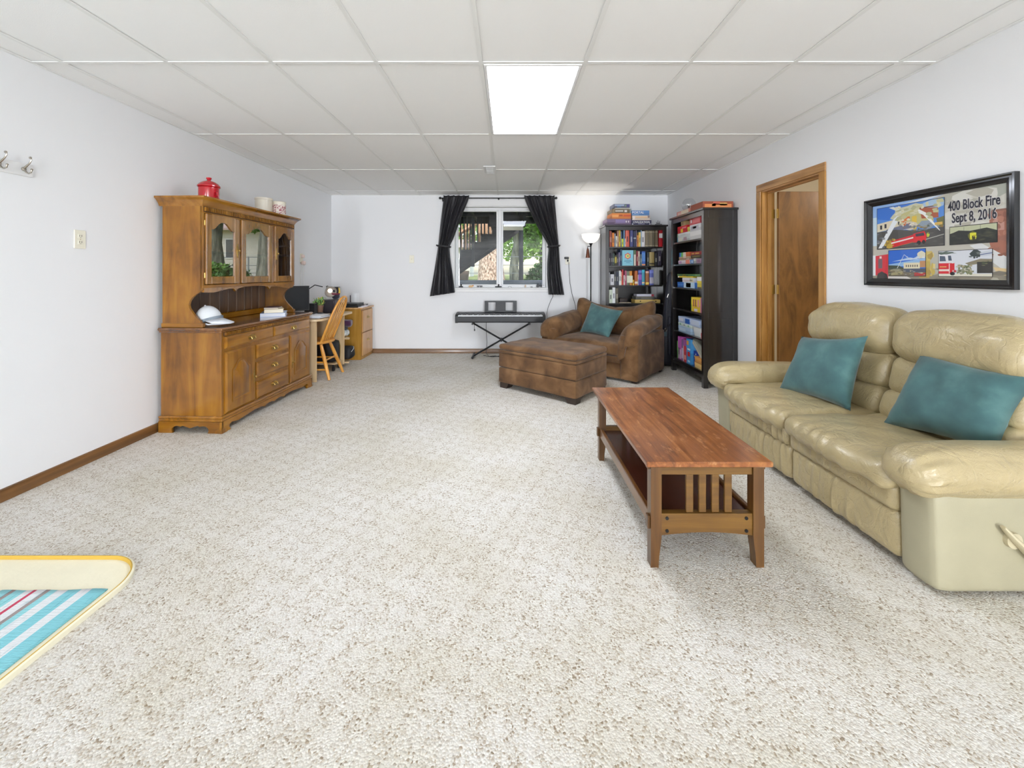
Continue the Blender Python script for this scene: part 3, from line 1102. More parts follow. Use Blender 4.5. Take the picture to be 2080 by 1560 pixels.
curtain('dark curtain tied back at the left of the window, lit bluish by daylight',
        [(2.48, -1.011), (2.41, -1.011), (2.13, -1.05), (1.68, -1.095), (1.29, -1.155), (.90, -1.225)],
        [(2.48, -.613), (2.42, -.613), (2.14, -.735), (1.90, -.82), (1.76, -.875), (1.675, -.925), (1.45, -.905), (1.2, -.865), (.9, -.828)],
        .897, .955, 5, .4, -1)
curtain('dark curtain tied back at the right of the window beside the wall adapter',
        [(2.48, .245), (2.42, .25), (2.23, .328), (1.99, .444), (1.80, .56), (1.675, .632), (1.42, .606), (1.2, .606), (.9, .625)],
        [(2.48, .715), (2.41, .718), (1.68, .782), (1.29, .806), (.9, .87)],
        .925, .92, 6, 2.0, 1)

# ------------------------------------------------------------------ china hutch
hut = thing('china_hutch', 'honey maple china hutch with glazed upper doors against the left wall', 'hutch', (-2.5, 3.915, 0))
XF = -2.262
carc = obj('carcass', MB().box(-2.755, XF, 3.215, 4.615, .125, .79, .004), MAPV, hut)
b = MB()
b.box(-2.765, -2.242, 3.197, 4.633, .108, .131, .008).box(-2.762, -2.248, 3.203, 4.627, .088, .11, .004)
obj('plinth_molding', b, MAPH, hut)
half = [(0, 0), (.108, 0), (.10, .012), (.088, .028), (.094, .045), (.12, .056), (.16, .048), (.2, .042), (.30, .05), (.42, .06), (.52, .056), (.56, .044), (.58, .05), (.63, .06), (.68, .056), (.718, .044)]
L_ = 1.436
out = [(3.197 + a, z) for a, z in half] + [(3.197 + L_ - a, z) for a, z in reversed(half)]
poly = out + [(3.197 + L_, .09), (3.197, .09)]
obj('front_apron', MB().prism(poly, 'x', -2.262, -2.244), MAPH, hut)
half = [(0, 0), (.115, 0), (.108, .018), (.11, .036), (.128, .052), (.155, .057), (.18, .05), (.195, .058), (.225, .05), (.258, .038)]
L_ = .516
out = [(-2.76 + a, z) for a, z in half] + [(-2.76 + L_ - a, z) for a, z in reversed(half)]
poly = out + [(-2.76 + L_, .09), (-2.76, .09)]
for y in (3.199, 4.613):
    obj('side_apron', MB().prism(poly, 'y', y, y + .018), MAPX, hut)
for y in (3.197, 4.58):      # flared bracket feet at the front corners
    obj('foot', MB().rings([[(-2.30, y, 0), (-2.238, y - .004, 0), (-2.238, y + .056, 0), (-2.30, y + .053, 0)],
                            [(-2.29, y + .004, .045), (-2.246, y + .002, .045), (-2.246, y + .05, .045), (-2.29, y + .049, .045)]]), MAPV, hut)
b = MB()
b.box(-2.765, -2.234, 3.187, 4.648, .803, .826, .009).box(-2.76, -2.246, 3.2, 4.635, .788, .804, .005)
obj('countertop', b, COUNTER, hut)
obj('dentil_strip', MB().box(-2.27, -2.256, 3.24, 4.592, .757, .79, .002), DENTG, hut)
b = MB()
for k in range(66):
    y = 3.246 + k * .0203
    b.box(-2.258, -2.243, y, y + .0115, .762, .787)
obj('dentil_tooth', b, MAPV, hut, None, kind='stuff')


def slab(y0, y1, z0, z1, xf=XF):
    b = MB()
    c = .014
    b.rings([[(xf, y0, z0), (xf, y1, z0), (xf, y1, z1), (xf, y0, z1)],
             [(xf + .008, y0, z0), (xf + .008, y1, z0), (xf + .008, y1, z1), (xf + .008, y0, z1)],
             [(xf + .018, y0 + c, z0 + c), (xf + .018, y1 - c, z0 + c), (xf + .018, y1 - c, z1 - c), (xf + .018, y0 + c, z1 - c)]])
    return b


def bail(parent, y, z, x):
    b = MB()
    k_ = 1.22
    pr = [(-.042, 0), (-.036, .012), (-.022, .013), (-.010, .019), (.010, .019), (.022, .013), (.036, .012), (.042, 0),
          (.036, -.012), (.022, -.012), (.008, -.02), (-.008, -.02), (-.022, -.012), (-.036, -.012)]
    b.prism([(y + p * k_, z + q * k_) for p, q in pr], 'x', x, x + .003)
    for s in (-.028, .028):
        b.tube([(x, y + s, z + .004), (x + .016, y + s, z + .004)], .005, 7)
    b.tube([(x + .014, y - .028, z + .004), (x + .02, y - .026, z - .012), (x + .022, y - .012, z - .018), (x + .022, y + .012, z - .018), (x + .02, y + .026, z - .012), (x + .014, y + .028, z + .004)], .0035, 6)
    obj('handle', b, BRASS, parent)


for y0, y1, z0, z1 in ((3.250, 3.900, .655, .752), (3.913, 4.588, .655, .752), (3.652, 4.172, .497, .622), (3.652, 4.172, .325, .468), (3.652, 4.172, .140, .296)):
    d = obj('drawer', slab(y0, y1, z0, z1), MAPH, hut, 20)
    bail(d, (y0 + y1) / 2, (z0 + z1) / 2, XF + .017)


def cathedral(y0, y1, z0, z1, ch):
    """outline of a raised panel with a peaked ogee head"""
    m = (y0 + y1) / 2
    w2 = (y1 - y0)
    return [(y0, z0), (y1, z0), (y1, z1 - ch), (y1 - w2 * .07, z1 - ch * .92), (y1 - w2 * .16, z1 - ch * .62), (y1 - w2 * .30, z1 - ch * .18), (m + w2 * .10, z1), (m - w2 * .10, z1),
            (y0 + w2 * .30, z1 - ch * .18), (y0 + w2 * .16, z1 - ch * .62), (y0 + w2 * .07, z1 - ch * .92), (y0, z1 - ch)]


def inset(poly, d):
    cy = sum(p[0] for p in poly) / len(poly)
    ys = [p[0] for p in poly]; zs = [p[1] for p in poly]
    my, mz = (min(ys) + max(ys)) / 2, (min(zs) + max(zs)) / 2
    fy = 1 - 2 * d / (max(ys) - min(ys)); fz = 1 - 2 * d / (max(zs) - min(zs))
    return [(my + (p[0] - my) * fy, mz + (p[1] - mz) * fz) for p in poly]


def escutcheon(parent, y, z, x):
    b = MB()
    pr = [(0, .062), (.007, .05), (.005, .036), (.011, .02), (.009, 0), (.011, -.02), (.005, -.036), (.007, -.05), (0, -.062)]
    b.prism([(y + p, z + q) for p, q in pr] + [(y - p, z + q) for p, q in reversed(pr[1:-1])], 'x', x, x + .003)
    b.tube([(x, y, z), (x + .008, y, z), (x + .011, y, z), (x + .02, y, z), (x + .026, y, z)], [.005, .004, .009, .011, .004], 10)
    obj('knob', b, BRASS, parent)


for y0, y1, ky in ((3.250, 3.630, 3.603), (4.194, 4.590, 4.225)):
    z0, z1 = .140, .627
    d = obj('door', slab(y0, y1, z0, z1), MAPV, hut, 20)
    o1 = cathedral(y0 + .075, y1 - .075, z0 + .075, z1 - .075, .075)
    x = XF + .018
    b = MB()
    b.rings([[(x - .001, p, q) for p, q in o1], [(x + .004, p, q) for p, q in inset(o1, -.004)], [(x + .004, p, q) for p, q in inset(o1, .008)],
             [(x - .0005, p, q) for p, q in inset(o1, .016)]], cap=False)
    o2 = inset(o1, .018)
    b.rings([[(x - .002, p, q) for p, q in o2], [(x + .008, p, q) for p, q in inset(o2, .022)]])
    obj('raised_panel', b, MAPV, d, 25)
    escutcheon(d, ky, (z0 + z1) / 2 - .03, XF + .017)

# upper part
side = [(-2.748, .862), (-2.748, 1.80), (-2.422, 1.80), (-2.422, 1.125), (-2.44, 1.108), (-2.477, 1.087), (-2.505, 1.064), (-2.526, 1.035), (-2.534, 1.006), (-2.528, .98), (-2.512, .955),
        (-2.488, .925), (-2.462, .898), (-2.44, .878), (-2.432, .862)]
for y in (3.225, 4.570):
    obj('side_panel', MB().prism(side, 'y', y, y + .02), MAPV, hut, 25)
b = MB()
for y in (3.216, 4.563):
    b.box(-2.755, -2.415, y, y + .036, .826, .862, .005)
obj('base_rail', b, MAPX, hut)
obj('back_rail', MB().box(-2.752, -2.715, 3.252, 4.563, .826, .88, .006), MAPH, hut)
yy = 3.245
for k in range(11):
    wd = 1.325 / 11
    obj('back_plank', MB().box(-2.748, -2.737, yy + .0025, yy + wd - .0025, .88, 1.14, .004), HUTBACK, hut)
    yy += wd
obj('upper_back', MB().box(-2.748, -2.740, 3.245, 4.570, 1.16, 1.79), HUTBACK, hut, None)
b = MB()
b.box(-2.745, -2.43, 3.245, 4.570, 1.142, 1.162).box(-2.745, -2.43, 3.245, 4.570, 1.782, 1.80)
obj('cabinet_floor', b, MAPH, hut, None)
obj('shelf', MB().box(-2.74, -2.45, 3.247, 4.568, 1.44, 1.458), HUTBACK, hut, None)
b = MB()
for y0, y1 in ((3.225, 3.246), (3.645, 3.678), (4.152, 4.195), (4.562, 4.590)):
    b.box(-2.442, -2.421, y0, y1, 1.162, 1.738, .002)
obj('stile', b, MAPV, hut)
b = MB()
b.box(-2.442, -2.421, 3.225, 4.590, 1.736, 1.80, .002).box(-2.442, -2.421, 3.225, 4.590, 1.138, 1.164, .002)
obj('face_rail', b, MAPH, hut)
pr = [(-2.422, 1.79), (-2.418, 1.795), (-2.412, 1.81), (-2.398, 1.828), (-2.384, 1.842), (-2.372, 1.85), (-2.372, 1.864)]
b = MB()
rs = []
for xo, z in pr:
    o = xo + 2.422
    rs.append([(-2.775, 3.225 - o, z), (xo, 3.225 - o, z), (xo, 4.590 + o, z), (-2.775, 4.590 + o, z)])
b.rings(rs)
obj('crown', b, MAPH, hut, 50)
obj('dentil_strip', MB().box(-2.43, -2.4195, 3.236, 4.58, 1.745, 1.789), DENTG, hut, None)
b = MB()
for k in range(65):
    y = 3.243 + k * .0205
    b.box(-2.424, -2.408, y, y + .0115, 1.752, 1.784)
obj('dentil_tooth', b, MAPV, hut, None, kind='stuff')
val = [(3.246, 1.104), (3.35, 1.098), (3.45, 1.112), (3.55, 1.125), (3.60, 1.122), (3.626, 1.098), (3.652, 1.122), (3.75, 1.134), (3.9, 1.138), (4.03, 1.134), (4.104, 1.122), (4.13, 1.098), (4.156, 1.122),
       (4.25, 1.124), (4.38, 1.106), (4.48, 1.096), (4.57, 1.104), (4.57, 1.15), (3.246, 1.15)]
obj('valance', MB().prism(val, 'x', -2.441, -2.423), MAPG, hut, 25)
HGLASS = glass('cabinet_glass', .42)
for (y0, y1), ky in zip(((3.249, 3.643), (3.681, 4.150), (4.198, 4.560)), (3.62, None, 4.218)):
    x0, x1, z0, z1 = -2.424, -2.404, 1.168, 1.734
    sw = .058
    b = MB()
    b.box(x0, x1, y0, y0 + sw, z0, z1, .004).box(x0, x1, y1 - sw, y1, z0, z1, .004).box(x0, x1 - .002, y0 + sw, y1 - sw, z0, z0 + .062, .004)
    a, c = y0 + sw, y1 - sw
    m, wd = (a + c) / 2, c - a
    zt = z1 - .055
    arch = [(a, z1), (c, z1), (c, zt - .062)]
    for k in range(17):
        u = 1 - k / 16
        s_ = abs(2 * u - 1)
        hgt = .5 + .5 * math.cos(PI * min(1, s_ / .9) ** 1.35)
        arch.append((a + wd * u, zt - .066 + .066 * hgt))
    arch.append((a, zt - .062))
    b.prism(arch, 'x', x0, x1 - .002)
    d = obj('glass_door', b, MAPG, hut, 30)
    obj('pane', MB().box(x0 + .006, x0 + .009, a - .008, c + .008, z0 + .055, z1 - .05), HGLASS, d, None)
    if ky: escutcheon(d, ky, 1.455, x1)
for y in (3.27, 4.54):
    b = MB()
    for z in (1.24, 1.66):
        b.tube([(-2.419, 3.247 if y < 4 else 4.563, z - .02), (-2.419, 3.247 if y < 4 else 4.563, z + .02)], .004, 6)
    obj('hinge', b, BRASS, hut)

# things on the hutch
RED = M('red_glazed_ceramic', (176, 14, 30), .12, coat=.6)
t = thing('canister', 'glossy red lidded ceramic canister on top of the hutch', 'canister', (-2.53, 3.44, 1.864))
c = (-2.53, 3.44, 1.864)
obj('body', MB().lathe([(0, 0), (.062, 0), (.072, .008), (.074, .02), (.074, .108), (.078, .112)], c, 28), RED, t)
obj('lid', MB().lathe([(.078, .113), (.082, .116), (.082, .126), (.07, .142), (.05, .158), (.03, .167), (.016, .17), (.013, .178), (.02, .186), (.018, .196), (0, .2)], c, 28), RED, t)
b = MB().tube([(c[0] + .07, c[1] - .02, c[2] + .07), (c[0] + .092, c[1] - .022, c[2] + .066), (c[0] + .094, c[1] - .022, c[2] + .04), (c[0] + .07, c[1] - .02, c[2] + .034)], .007, 8)
obj('handle', b, RED, t)
CREAM = M('cream_stoneware', (226, 220, 204), .3, coat=.3)
t = thing('crock', 'plain cream stoneware crock on the far end of the hutch top', 'crock', (-2.56, 4.27, 1.864))
c = (-2.57, 4.27, 1.864)
obj('body', MB().lathe([(0, 0), (.075, 0), (.08, .006), (.08, .145), (.084, .150), (.084, .165), (.076, .168), (.074, .16), (.074, .02), (0, .02)], c, 28), CREAM, t)


def toile():
    m, n, bb, L = base('red_toile_print')
    tc = n.nodes.new('ShaderNodeTexCoord')
    v = n.nodes.new('ShaderNodeTexNoise')
    v.inputs['Scale'].default_value = 34
    v.inputs['Detail'].default_value = 6
    v.inputs['Distortion'].default_value = 3
    L.new(tc.outputs['Object'], v.inputs['Vector'])
    rp = n.nodes.new('ShaderNodeValToRGB')
    e = rp.color_ramp.elements
    e[0].position, e[0].color = .46, lin((230, 224, 212))
    e[1].position, e[1].color = .53, lin((150, 60, 80))
    L.new(v.outputs['Fac'], rp.inputs['Fac'])
    L.new(rp.outputs[0], bb.inputs['Base Color'])
    bb.inputs['Roughness'].default_value = .3
    return m


t = thing('printed_jar', 'short white jar with a red pictorial print, right of the crock', 'jar', (-2.46, 4.27, 1.864))
c = (-2.455, 4.35, 1.864)
obj('body', MB().lathe([(0, 0), (.058, 0), (.062, .005), (.062, .13), (.066, .138), (.06, .142), (.056, .13), (.056, .02), (0, .02)], c, 24), CREAM, t)
b = MB()
b.rings([[(c[0] + .0625 * math.cos(a), c[1] + .0625 * math.sin(a), c[2] + z) for a in [-2.6 + 3.2 * k / 20 for k in range(21)]] for z in (.012, .105)], closed=False)
obj('printed_picture', b, toile(), t, 60, recalc=False)

# white cap on the counter
CAPW = M('white_cap_mesh', (222, 226, 230), .8, bump=.4, bscale=500)
t = thing('baseball_cap', 'white and grey baseball cap lying on the near end of the hutch counter', 'cap', (-2.43, 3.37, .826))
cx, cy, cz = -2.47, 3.365, .873
rs = []
for k in range(9):
    a = PI / 2 * k / 8
    rs.append([(cx + (.088 * math.cos(a)) * math.cos(q) - .035 * math.sin(a), cy + .098 * math.cos(a) * math.sin(q) * 1.0, cz - .012 + .125 * math.sin(a) + .03 * math.cos(q) * math.cos(a)) for q in [2 * PI * i / 24 for i in range(24)]])
b = MB().rings(rs, True, False)
b.ball((cx - .035, cy, cz + .114), .008, 8)
o = obj('crown', b, CAPW, t, 60, recalc=False)
o.modifiers.new('thickness', 'SOLIDIFY').thickness = .003
b = MB()
for k in range(5):
    pass
nb = 14
pts_o, pts_i = [], []
for i in range(nb + 1):
    a = -1.25 + 2.5 * i / nb
    pts_i.append((cx + .083 * math.cos(a), cy + .093 * math.sin(a), cz - .004 + .018 * math.cos(a)))
    pts_o.append((cx + .06 + .13 * math.cos(a), cy + .105 * math.sin(a), cz - .016 - .012 * math.cos(a)))
b.rings([pts_i, pts_o], closed=False)
o = obj('brim', b, M('white_cotton', (226, 230, 236), .8), t, 60, recalc=False)
o.modifiers.new('thickness', 'SOLIDIFY').thickness = .004
b = MB().tube([(cx + .02, cy - .09, cz - .02), (cx + .07, cy - .10, cz - .026), (cx + .13, cy - .06, cz - .028), (cx + .17, cy + .02, cz - .028)], .006, 6)
obj('strap', b, MATS['white_cotton'], t)
b = MB().rings([[(cx + .092 * math.cos(q), cy + .101 * math.sin(q), cz - .014 + .03 * math.cos(q) + dz) for q in [2 * PI * i / 24 for i in range(24)]] for dz in (0, .022)], True, False)
obj('sweatband', b, M('grey_band', (130, 140, 150), .8), t, 60, recalc=False)


def book(name, label, c, size, cover, pages=(232, 224, 205), rz=0, group=None, cat='book', flat=True):
    """a lying book: cover boards and page block; c = centre of its underside; size = x, y, z"""
    t = thing(name, label, cat, c, rz, group)
    hx, hy, h = size[0] / 2, size[1] / 2, size[2]
    e = min(.004, h * .15)
    b = MB()
    b.box(-hx, hx, -hy, hy, 0, e).box(-hx, hx, -hy, hy, h - e, h).box(-hx, -hx + e, -hy, hy, e, h - e)
    obj('cover', b, cover, t, None, local=True)
    obj('pages', MB().box(-hx + e, hx - .005, -hy + .005, hy - .005, e, h - e), C(pages, .8), t, None, local=True)
    return t


book('book', 'large pale blue book, bottom of the small pile on the hutch counter', (-2.43, 4.22, .826), (.22, .30, .036), C((190, 205, 232)), (226, 230, 238), R(28))
book('book', 'thick cream book lying on the pale blue one on the hutch counter', (-2.44, 4.23, .862), (.17, .24, .036), C((222, 208, 176)), rz=R(33))
book('book', 'thin dark backed book, topmost of the pile on the hutch counter', (-2.45, 4.24, .898), (.13, .20, .014), C((96, 72, 76)), rz=R(20))

# the hutch stands slightly askew, its far end a little out from the wall
PIV = Matrix.Translation((-2.25, 3.2, 0)) @ Matrix.Rotation(-R(2.3), 4, 'Z') @ Matrix.Translation((2.25, -3.2, 0))
for o in list(COL.objects):
    if o.parent is None and o.name.split('.')[0] in ('china_hutch', 'canister', 'crock', 'printed_jar', 'baseball_cap', 'book'):
        o.location = PIV @ Vector((o.location.x, 3.2 + (o.location.y - 3.2) * .945, o.location.z))
        o.rotation_euler.z -= R(2.3)
hut.scale.y = .945

# ------------------------------------------------------------------ coffee table
TOPW = wood('cherry_table_top', (92, 50, 22), (134, 79, 38), (164, 106, 58), 'y', 1.2, .30, .45, stretch=16, blotch=.5)
TLEG = wood('table_leg_wood', (66, 40, 14), (92, 60, 24), (114, 80, 34), 'z', 1, .35, .3)
TRAIL = wood('table_rail_wood', (72, 46, 12), (100, 68, 22), (120, 86, 32), 'x', 1, .35, .3)
TSIDE = wood('table_side_rail_wood', (80, 48, 22), (108, 70, 34), (134, 94, 52), 'y', 1, .3, .4)
SHELFW = wood('table_shelf_wood', (54, 24, 18), (78, 36, 26), (96, 48, 34), 'y', 1.2, .25, .5)


def worn(m):
    """pale scuffs in the finish along the middle of the table top"""
    n = m.node_tree
    L = n.links
    b = n.nodes['Principled BSDF']
    src = b.inputs['Base Color'].links[0].from_socket
    tc = n.nodes.new('ShaderNodeTexCoord')
    mp = n.nodes.new('ShaderNodeMapping')
    mp.inputs['Scale'].default_value = (9, 3.2, 9)
    L.new(tc.outputs['Object'], mp.inputs[0])
    t = n.nodes.new('ShaderNodeTexNoise')
    t.inputs['Scale'].default_value = 2.6
    t.inputs['Detail'].default_value = 9
    t.inputs['Roughness'].default_value = .72
    L.new(mp.outputs[0], t.inputs[0])
    rp = n.nodes.new('ShaderNodeValToRGB')
    rp.color_ramp.elements[0].position, rp.color_ramp.elements[0].color = .55, (0, 0, 0, 1)
    rp.color_ramp.elements[1].position, rp.color_ramp.elements[1].color = .70, (.75, .75, .75, 1)
    L.new(t.outputs['Fac'], rp.inputs[0])
    mx = n.nodes.new('ShaderNodeMix')
    mx.data_type = 'RGBA'
    L.new(rp.outputs[0], mx.inputs['Factor'])
    L.new(src, mx.inputs[6])
    mx.inputs[7].default_value = lin((206, 150, 100))
    L.new(mx.outputs[2], b.inputs['Base Color'])


worn(TOPW)
tx0, tx1, ty0, ty1 = .575, 1.104, 1.70, 2.82
tab = thing('coffee_table', 'mission style cherry brown wooden coffee table with lower shelf before the sofa', 'coffee table', ((tx0 + tx1) / 2, 2.26, 0))
obj('tabletop', MB().box(tx0, tx1, ty0, ty1, .447, .47, .004), TOPW, tab)
lw = .046
lx = (.608, 1.092 - lw)
ly = (1.745, 2.785 - lw)
for i, x in enumerate(lx):
    for y in ly:
        o = 1 if i == 0 else -1
        xi, xo = (x + lw, x) if i == 0 else (x, x + lw)     # inner face tapers in towards the foot
        b = MB()
        rs = []
        for z, dx in ((0, .013), (.05, .010), (.10, .003), (.134, 0), (.447, 0)):
            a = xi - o * dx
            q = sorted((a, xo))
            rs.append([(q[0], y, z), (q[1], y, z), (q[1], y + lw, z), (q[0], y + lw, z)])
        obj('leg', b.rings(rs), TLEG, tab, 20)
for y in (ly[0] + .008, ly[1] + .008):
    obj('top_rail', MB().box(lx[0] + lw, lx[1], y, y + .03, .392, .447, .002), TRAIL, tab)
    pts = [(lx[0] + lw, .132), (lx[0] + lw, .226), (lx[1], .226), (lx[1], .132)]
    wd = lx[1] - lx[0] - lw
    for k in range(1, 12):
        u = 1 - k / 12
        pts.append((lx[0] + lw + wd * u, .132 + .014 * math.sin(PI * u)))
    lr = obj('lower_rail', MB().prism(pts, 'y', y, y + .03), TRAIL, tab, 20)
    for x in (lx[0] + lw + .026, lx[1] - .026):
        for z in (.152, .206):
            yb = y - .003 if y < 2 else y + .03
            obj('bolt_head', MB().tube([(x, yb, z), (x, yb + .003, z)], .0075, 10), BLACKM, lr, 30)
    for k in range(4):
        xx = lx[0] + lw + .112 + k * .0555
        obj('slat', MB().box(xx, xx + .031, y + .008, y + .022, .226, .392, .002), TRAIL, tab)
for x in (lx[0] + .006, lx[1] + lw - .026):
    obj('side_rail', MB().box(x, x + .02, ly[0] + lw, ly[1], .155, .214, .003), TSIDE, tab)
obj('shelf', MB().box(lx[0] + .026, lx[1] + lw - .026, ly[0] + .038, ly[1] + .008, .182, .2, .002), SHELFW, tab)
for x, s in ((lx[0], -1), (lx[1] + lw, 1)):
    for y in ly:
        for z0, z1 in ((.160, .214), (.415, .446)):
            xa = x + s * .011
            obj('tenon', MB().box(min(x, xa), max(x, xa), y + .008, y + .038, z0, z1, .002), TLEG, tab)

# ------------------------------------------------------------------ reclining loveseat
sofa = thing('loveseat', 'cream leather reclining loveseat along the right wall', 'sofa', (2.05, 2.42, 0))
SY0, SY1, SM = 1.732, 3.062, 2.397


def wr(amp, sc_, seed=0):
    def f(u, P):
        n = noise.noise(P * sc_ + Vector((seed, 1.3, 0)))
        return P + Vector((n, noise.noise(P * sc_ + Vector((9, seed, 2))) * .5, n)) * amp
    return f


obj('base', MB().box(1.72, 2.44, SY0 + .01, SY1 - .01, .03, .34), VINYLS, sofa, None)
gath = random.Random(5)
for i, (y0, y1) in enumerate(((SY0, SM - .003), (SM + .003, SY1))):
    seed = i * 17.3
    c = ((y0 + y1) / 2)
    hy = (y1 - y0) / 2

    def ripples(u, P, k=1.0, seed=seed):
        rip = math.sin(P.y * 138 + 5 * noise.noise(Vector((P.y * 4, P.z * 5 + seed, 0)))) * .6 + .4 * math.sin(P.y * 83 + seed + 6 * P.z)
        env = max(0, noise.noise(Vector((P.y * 3.1 + seed, P.z * 1.5, 4))) + .5)
        return P + Vector((-.014 * rip * env * k if P.x < 1.72 else 0, 0, 0))

    obj('footrest', MB().rbox((1.705, c, .142), (.055, hy, .104), .035, (5, 54, 8), (.012, 0, 0), ripples), LEATHER, sofa, 70)
    obj('seat_front', MB().rbox((1.735, c, .298), (.10, hy - .004, .062), .03, (6, 54, 7), (.012, 0, 0), lambda u, P: ripples(u, P, .8)), LEATHER, sofa, 70)

    def seat(u, P, y0=y0, y1=y1, seed=seed, c=c, hy=hy):
        v = (P.y - c) / hy
        fr = max(0, 1 - (P.x - 1.60) / .13)
        P = P + Vector((-.035 * (1 - v * v) * fr, 0, 0))
        P.z += -.012 * fr + .009 * math.sin(P.y * 60 + 6 * noise.noise(P * 4)) * fr * fr
        n = noise.noise(Vector((P.x * 3, P.y * 9 + P.x * 5, seed)))
        P.z += .010 * n + .004 * math.sin((P.y * 4 + P.x * 2.2) * 9 + 4 * noise.noise(P * 3)) * max(0, noise.noise(P * 2.2 + Vector((seed, 0, 0))) + .3)
        return P
    obj('seat_cushion', MB().rbox((1.925, c, .388), (.325, hy + .004, .055), .05, (26, 40, 8), (0, 0, .022), seat), LEATHER, sofa, 70)

    def roll(u, P, seed=seed, amp=1.0):
        n = noise.noise(Vector((P.y * 7 + P.z * 3, P.z * 5, seed)))
        w1 = math.sin((P.z * 5 + P.y * 1.7) * 11 + 6 * noise.noise(P * 2.6 + Vector((seed, 0, 0)))) * max(0, noise.noise(P * 2.4 + Vector((0, seed, 0))) + .25)
        return P + Vector((.010 * n + .006 * w1 * amp, 0, .006 * n))

    def lower(u, P): return roll(u, P) + Vector(((P.z - .45) * .22, 0, 0))

    def head(u, P, c=c, hy=hy, i=i):
        v = (P.y - c) / hy
        P = roll(u, P, amp=1.3)
        P.x += (P.z - .8) * .12
        if u[2] > 0: P.z -= .055 * max(0, v * (1 if i else -1)) ** 3 * u[2] + .012 * abs(v) ** 3
        return P
    obj('back_roll', MB().rbox((2.25, c, .505), (.105, hy - .001, .085), .045, (8, 34, 10), (.03, 0, 0), lower), LEATHER, sofa, 70)
    obj('back_roll', MB().rbox((2.265, c, .675), (.105, hy - .001, .105), .05, (8, 34, 10), (.03, 0, 0), lower), LEATHER, sofa, 70)
    obj('headrest', MB().rbox((2.305, c, .905), (.118, hy + .004, .145), .10, (12, 40, 14), (.02, 0, .012), head), LEATHER, sofa, 70)
obj('back_shell', MB().rbox((2.44, (SY0 + SY1) / 2, .51), (.045, .66, .48), .03, (4, 12, 12)), VINYLS, sofa, 70)
for i, (y0, y1) in enumerate(((1.575, 1.735), (3.06, 3.235))):
    c, hy = (y0 + y1) / 2, (y1 - y0) / 2
    nm = 'arm_panel'

    def flare(u, P): return P + Vector((.02 * (1 - u[2]) * .3 - (.012 * (1 - u[1] ** 2) if u[0] < -.8 else 0), 0, 0))
    obj(nm, MB().rbox((2.06, c, .215), (.41, hy, .195), .022, (10, 8, 10), (0, .004, 0), flare), VINYLS, sofa, 60)

    def pad(u, P, c=c, hy=hy, i=i):
        fr = max(0, 1 - (P.x - 1.555) / .2)
        a = math.atan2(P.z - .46, P.y - c)
        rip = math.sin(a * 13 + 3 * noise.noise(P * 5)) * .009 * fr * (1 if u[0] > -.93 else .3)
        P = P + Vector((0, math.cos(a) * rip, math.sin(a) * rip))
        P.z += -.03 * fr * fr + .006 * noise.noise(P * 6)
        if u[2] < 0: P.z += .02 * fr
        return P
    obj('arm_pad', MB().rbox((2.01, c - (.005 if i == 0 else -.005), .468), (.45, hy + .03, .092), .085, (30, 14, 14), (0, .01, .012), pad), LEATHER, sofa, 70)
b = MB()
b.tube([(1.93, 1.575, .235), (1.93, 1.556, .235)], .03, 14)
b.tube([(1.875, 1.55, .295), (1.90, 1.548, .265), (1.94, 1.546, .225), (1.98, 1.546, .18), (2.01, 1.546, .145)], [.010, .017, .021, .021, .014], 10, flat=.6)
obj('recline_lever', b, M('lever_plastic', (196, 186, 156), .35), sofa)

one('throw_pillow', MB().pillow((1.885, 2.85, .447), (2.01, 2.40, .447), (2.135, 2.425, .885), (2.05, 2.86, .815), .075, 20, 0, 3), VELVET,
    'teal velvet throw pillow leaning at the far end of the leather sofa', 'pillow', (2.0, 2.63, .447), 'teal velvet throw pillows', 70)
one('throw_pillow', MB().pillow((2.0, 2.19, .447), (2.115, 1.765, .475), (2.255, 1.735, .81), (2.215, 2.195, .84), .085, 22, 0, 8, .012), VELVET,
    'large teal velvet throw pillow by the near arm of the leather sofa', 'pillow', (2.12, 1.97, .447), 'teal velvet throw pillows', 70)

# ------------------------------------------------------------------ ottoman and chair-and-a-half
TH = -R(40.4)
FOOTW = M('dark_brown_foot', (52, 40, 32), .5)
ott = thing('ottoman', 'large brown microsuede ottoman in front of the brown armchair', 'ottoman', (.47, 4.43, 0), TH)
hx, hy = .49, .318


def soft(amp, s_, seed):
    def f(u, P):
        n = noise.noise(P * s_ + Vector((seed, 0, 0)))
        return P + Vector((n, noise.noise(P * s_ + Vector((5, seed, 0))), noise.noise(P * s_ + Vector((0, 5, seed))))) * amp
    return f


obj('lower_band', MB().rbox((0, 0, .143), (hx, hy, .085), .014, (18, 14, 6), (.004, .004, 0), soft(.003, 7, 1)), SUEDE, ott, 60, True)
obj('upper_band', MB().rbox((0, 0, .307), (hx, hy, .079), .014, (18, 14, 6), (.004, .004, 0), soft(.004, 7, 2)), SUEDE, ott, 60, True)
obj('lip', MB().rbox((0, 0, .400), (hx + .004, hy + .004, .018), .016, (18, 14, 4), (0, 0, 0), soft(.004, 8, 3)), SUEDE, ott, 60, True)
obj('lid_cushion', MB().rbox((0, 0, .449), (hx + .006, hy + .006, .032), .03, (24, 18, 6), (0, 0, .012), soft(.007, 6, 4)), SUEDE, ott, 60, True)
f0 = None
for sx in (-1, 1):
    for sy in (-1, 1):
        f = MB().rings([[(sx * (hx - .012 - a), sy * (hy - .012 - c_), z) for a, c_ in ((0, 0), (w_, 0), (w_, w2), (0, w2))] for z, w_, w2 in ((0, .09, .09), (.06, .12, .12))])
        obj('foot', f, FOOTW, ott, 20, True)

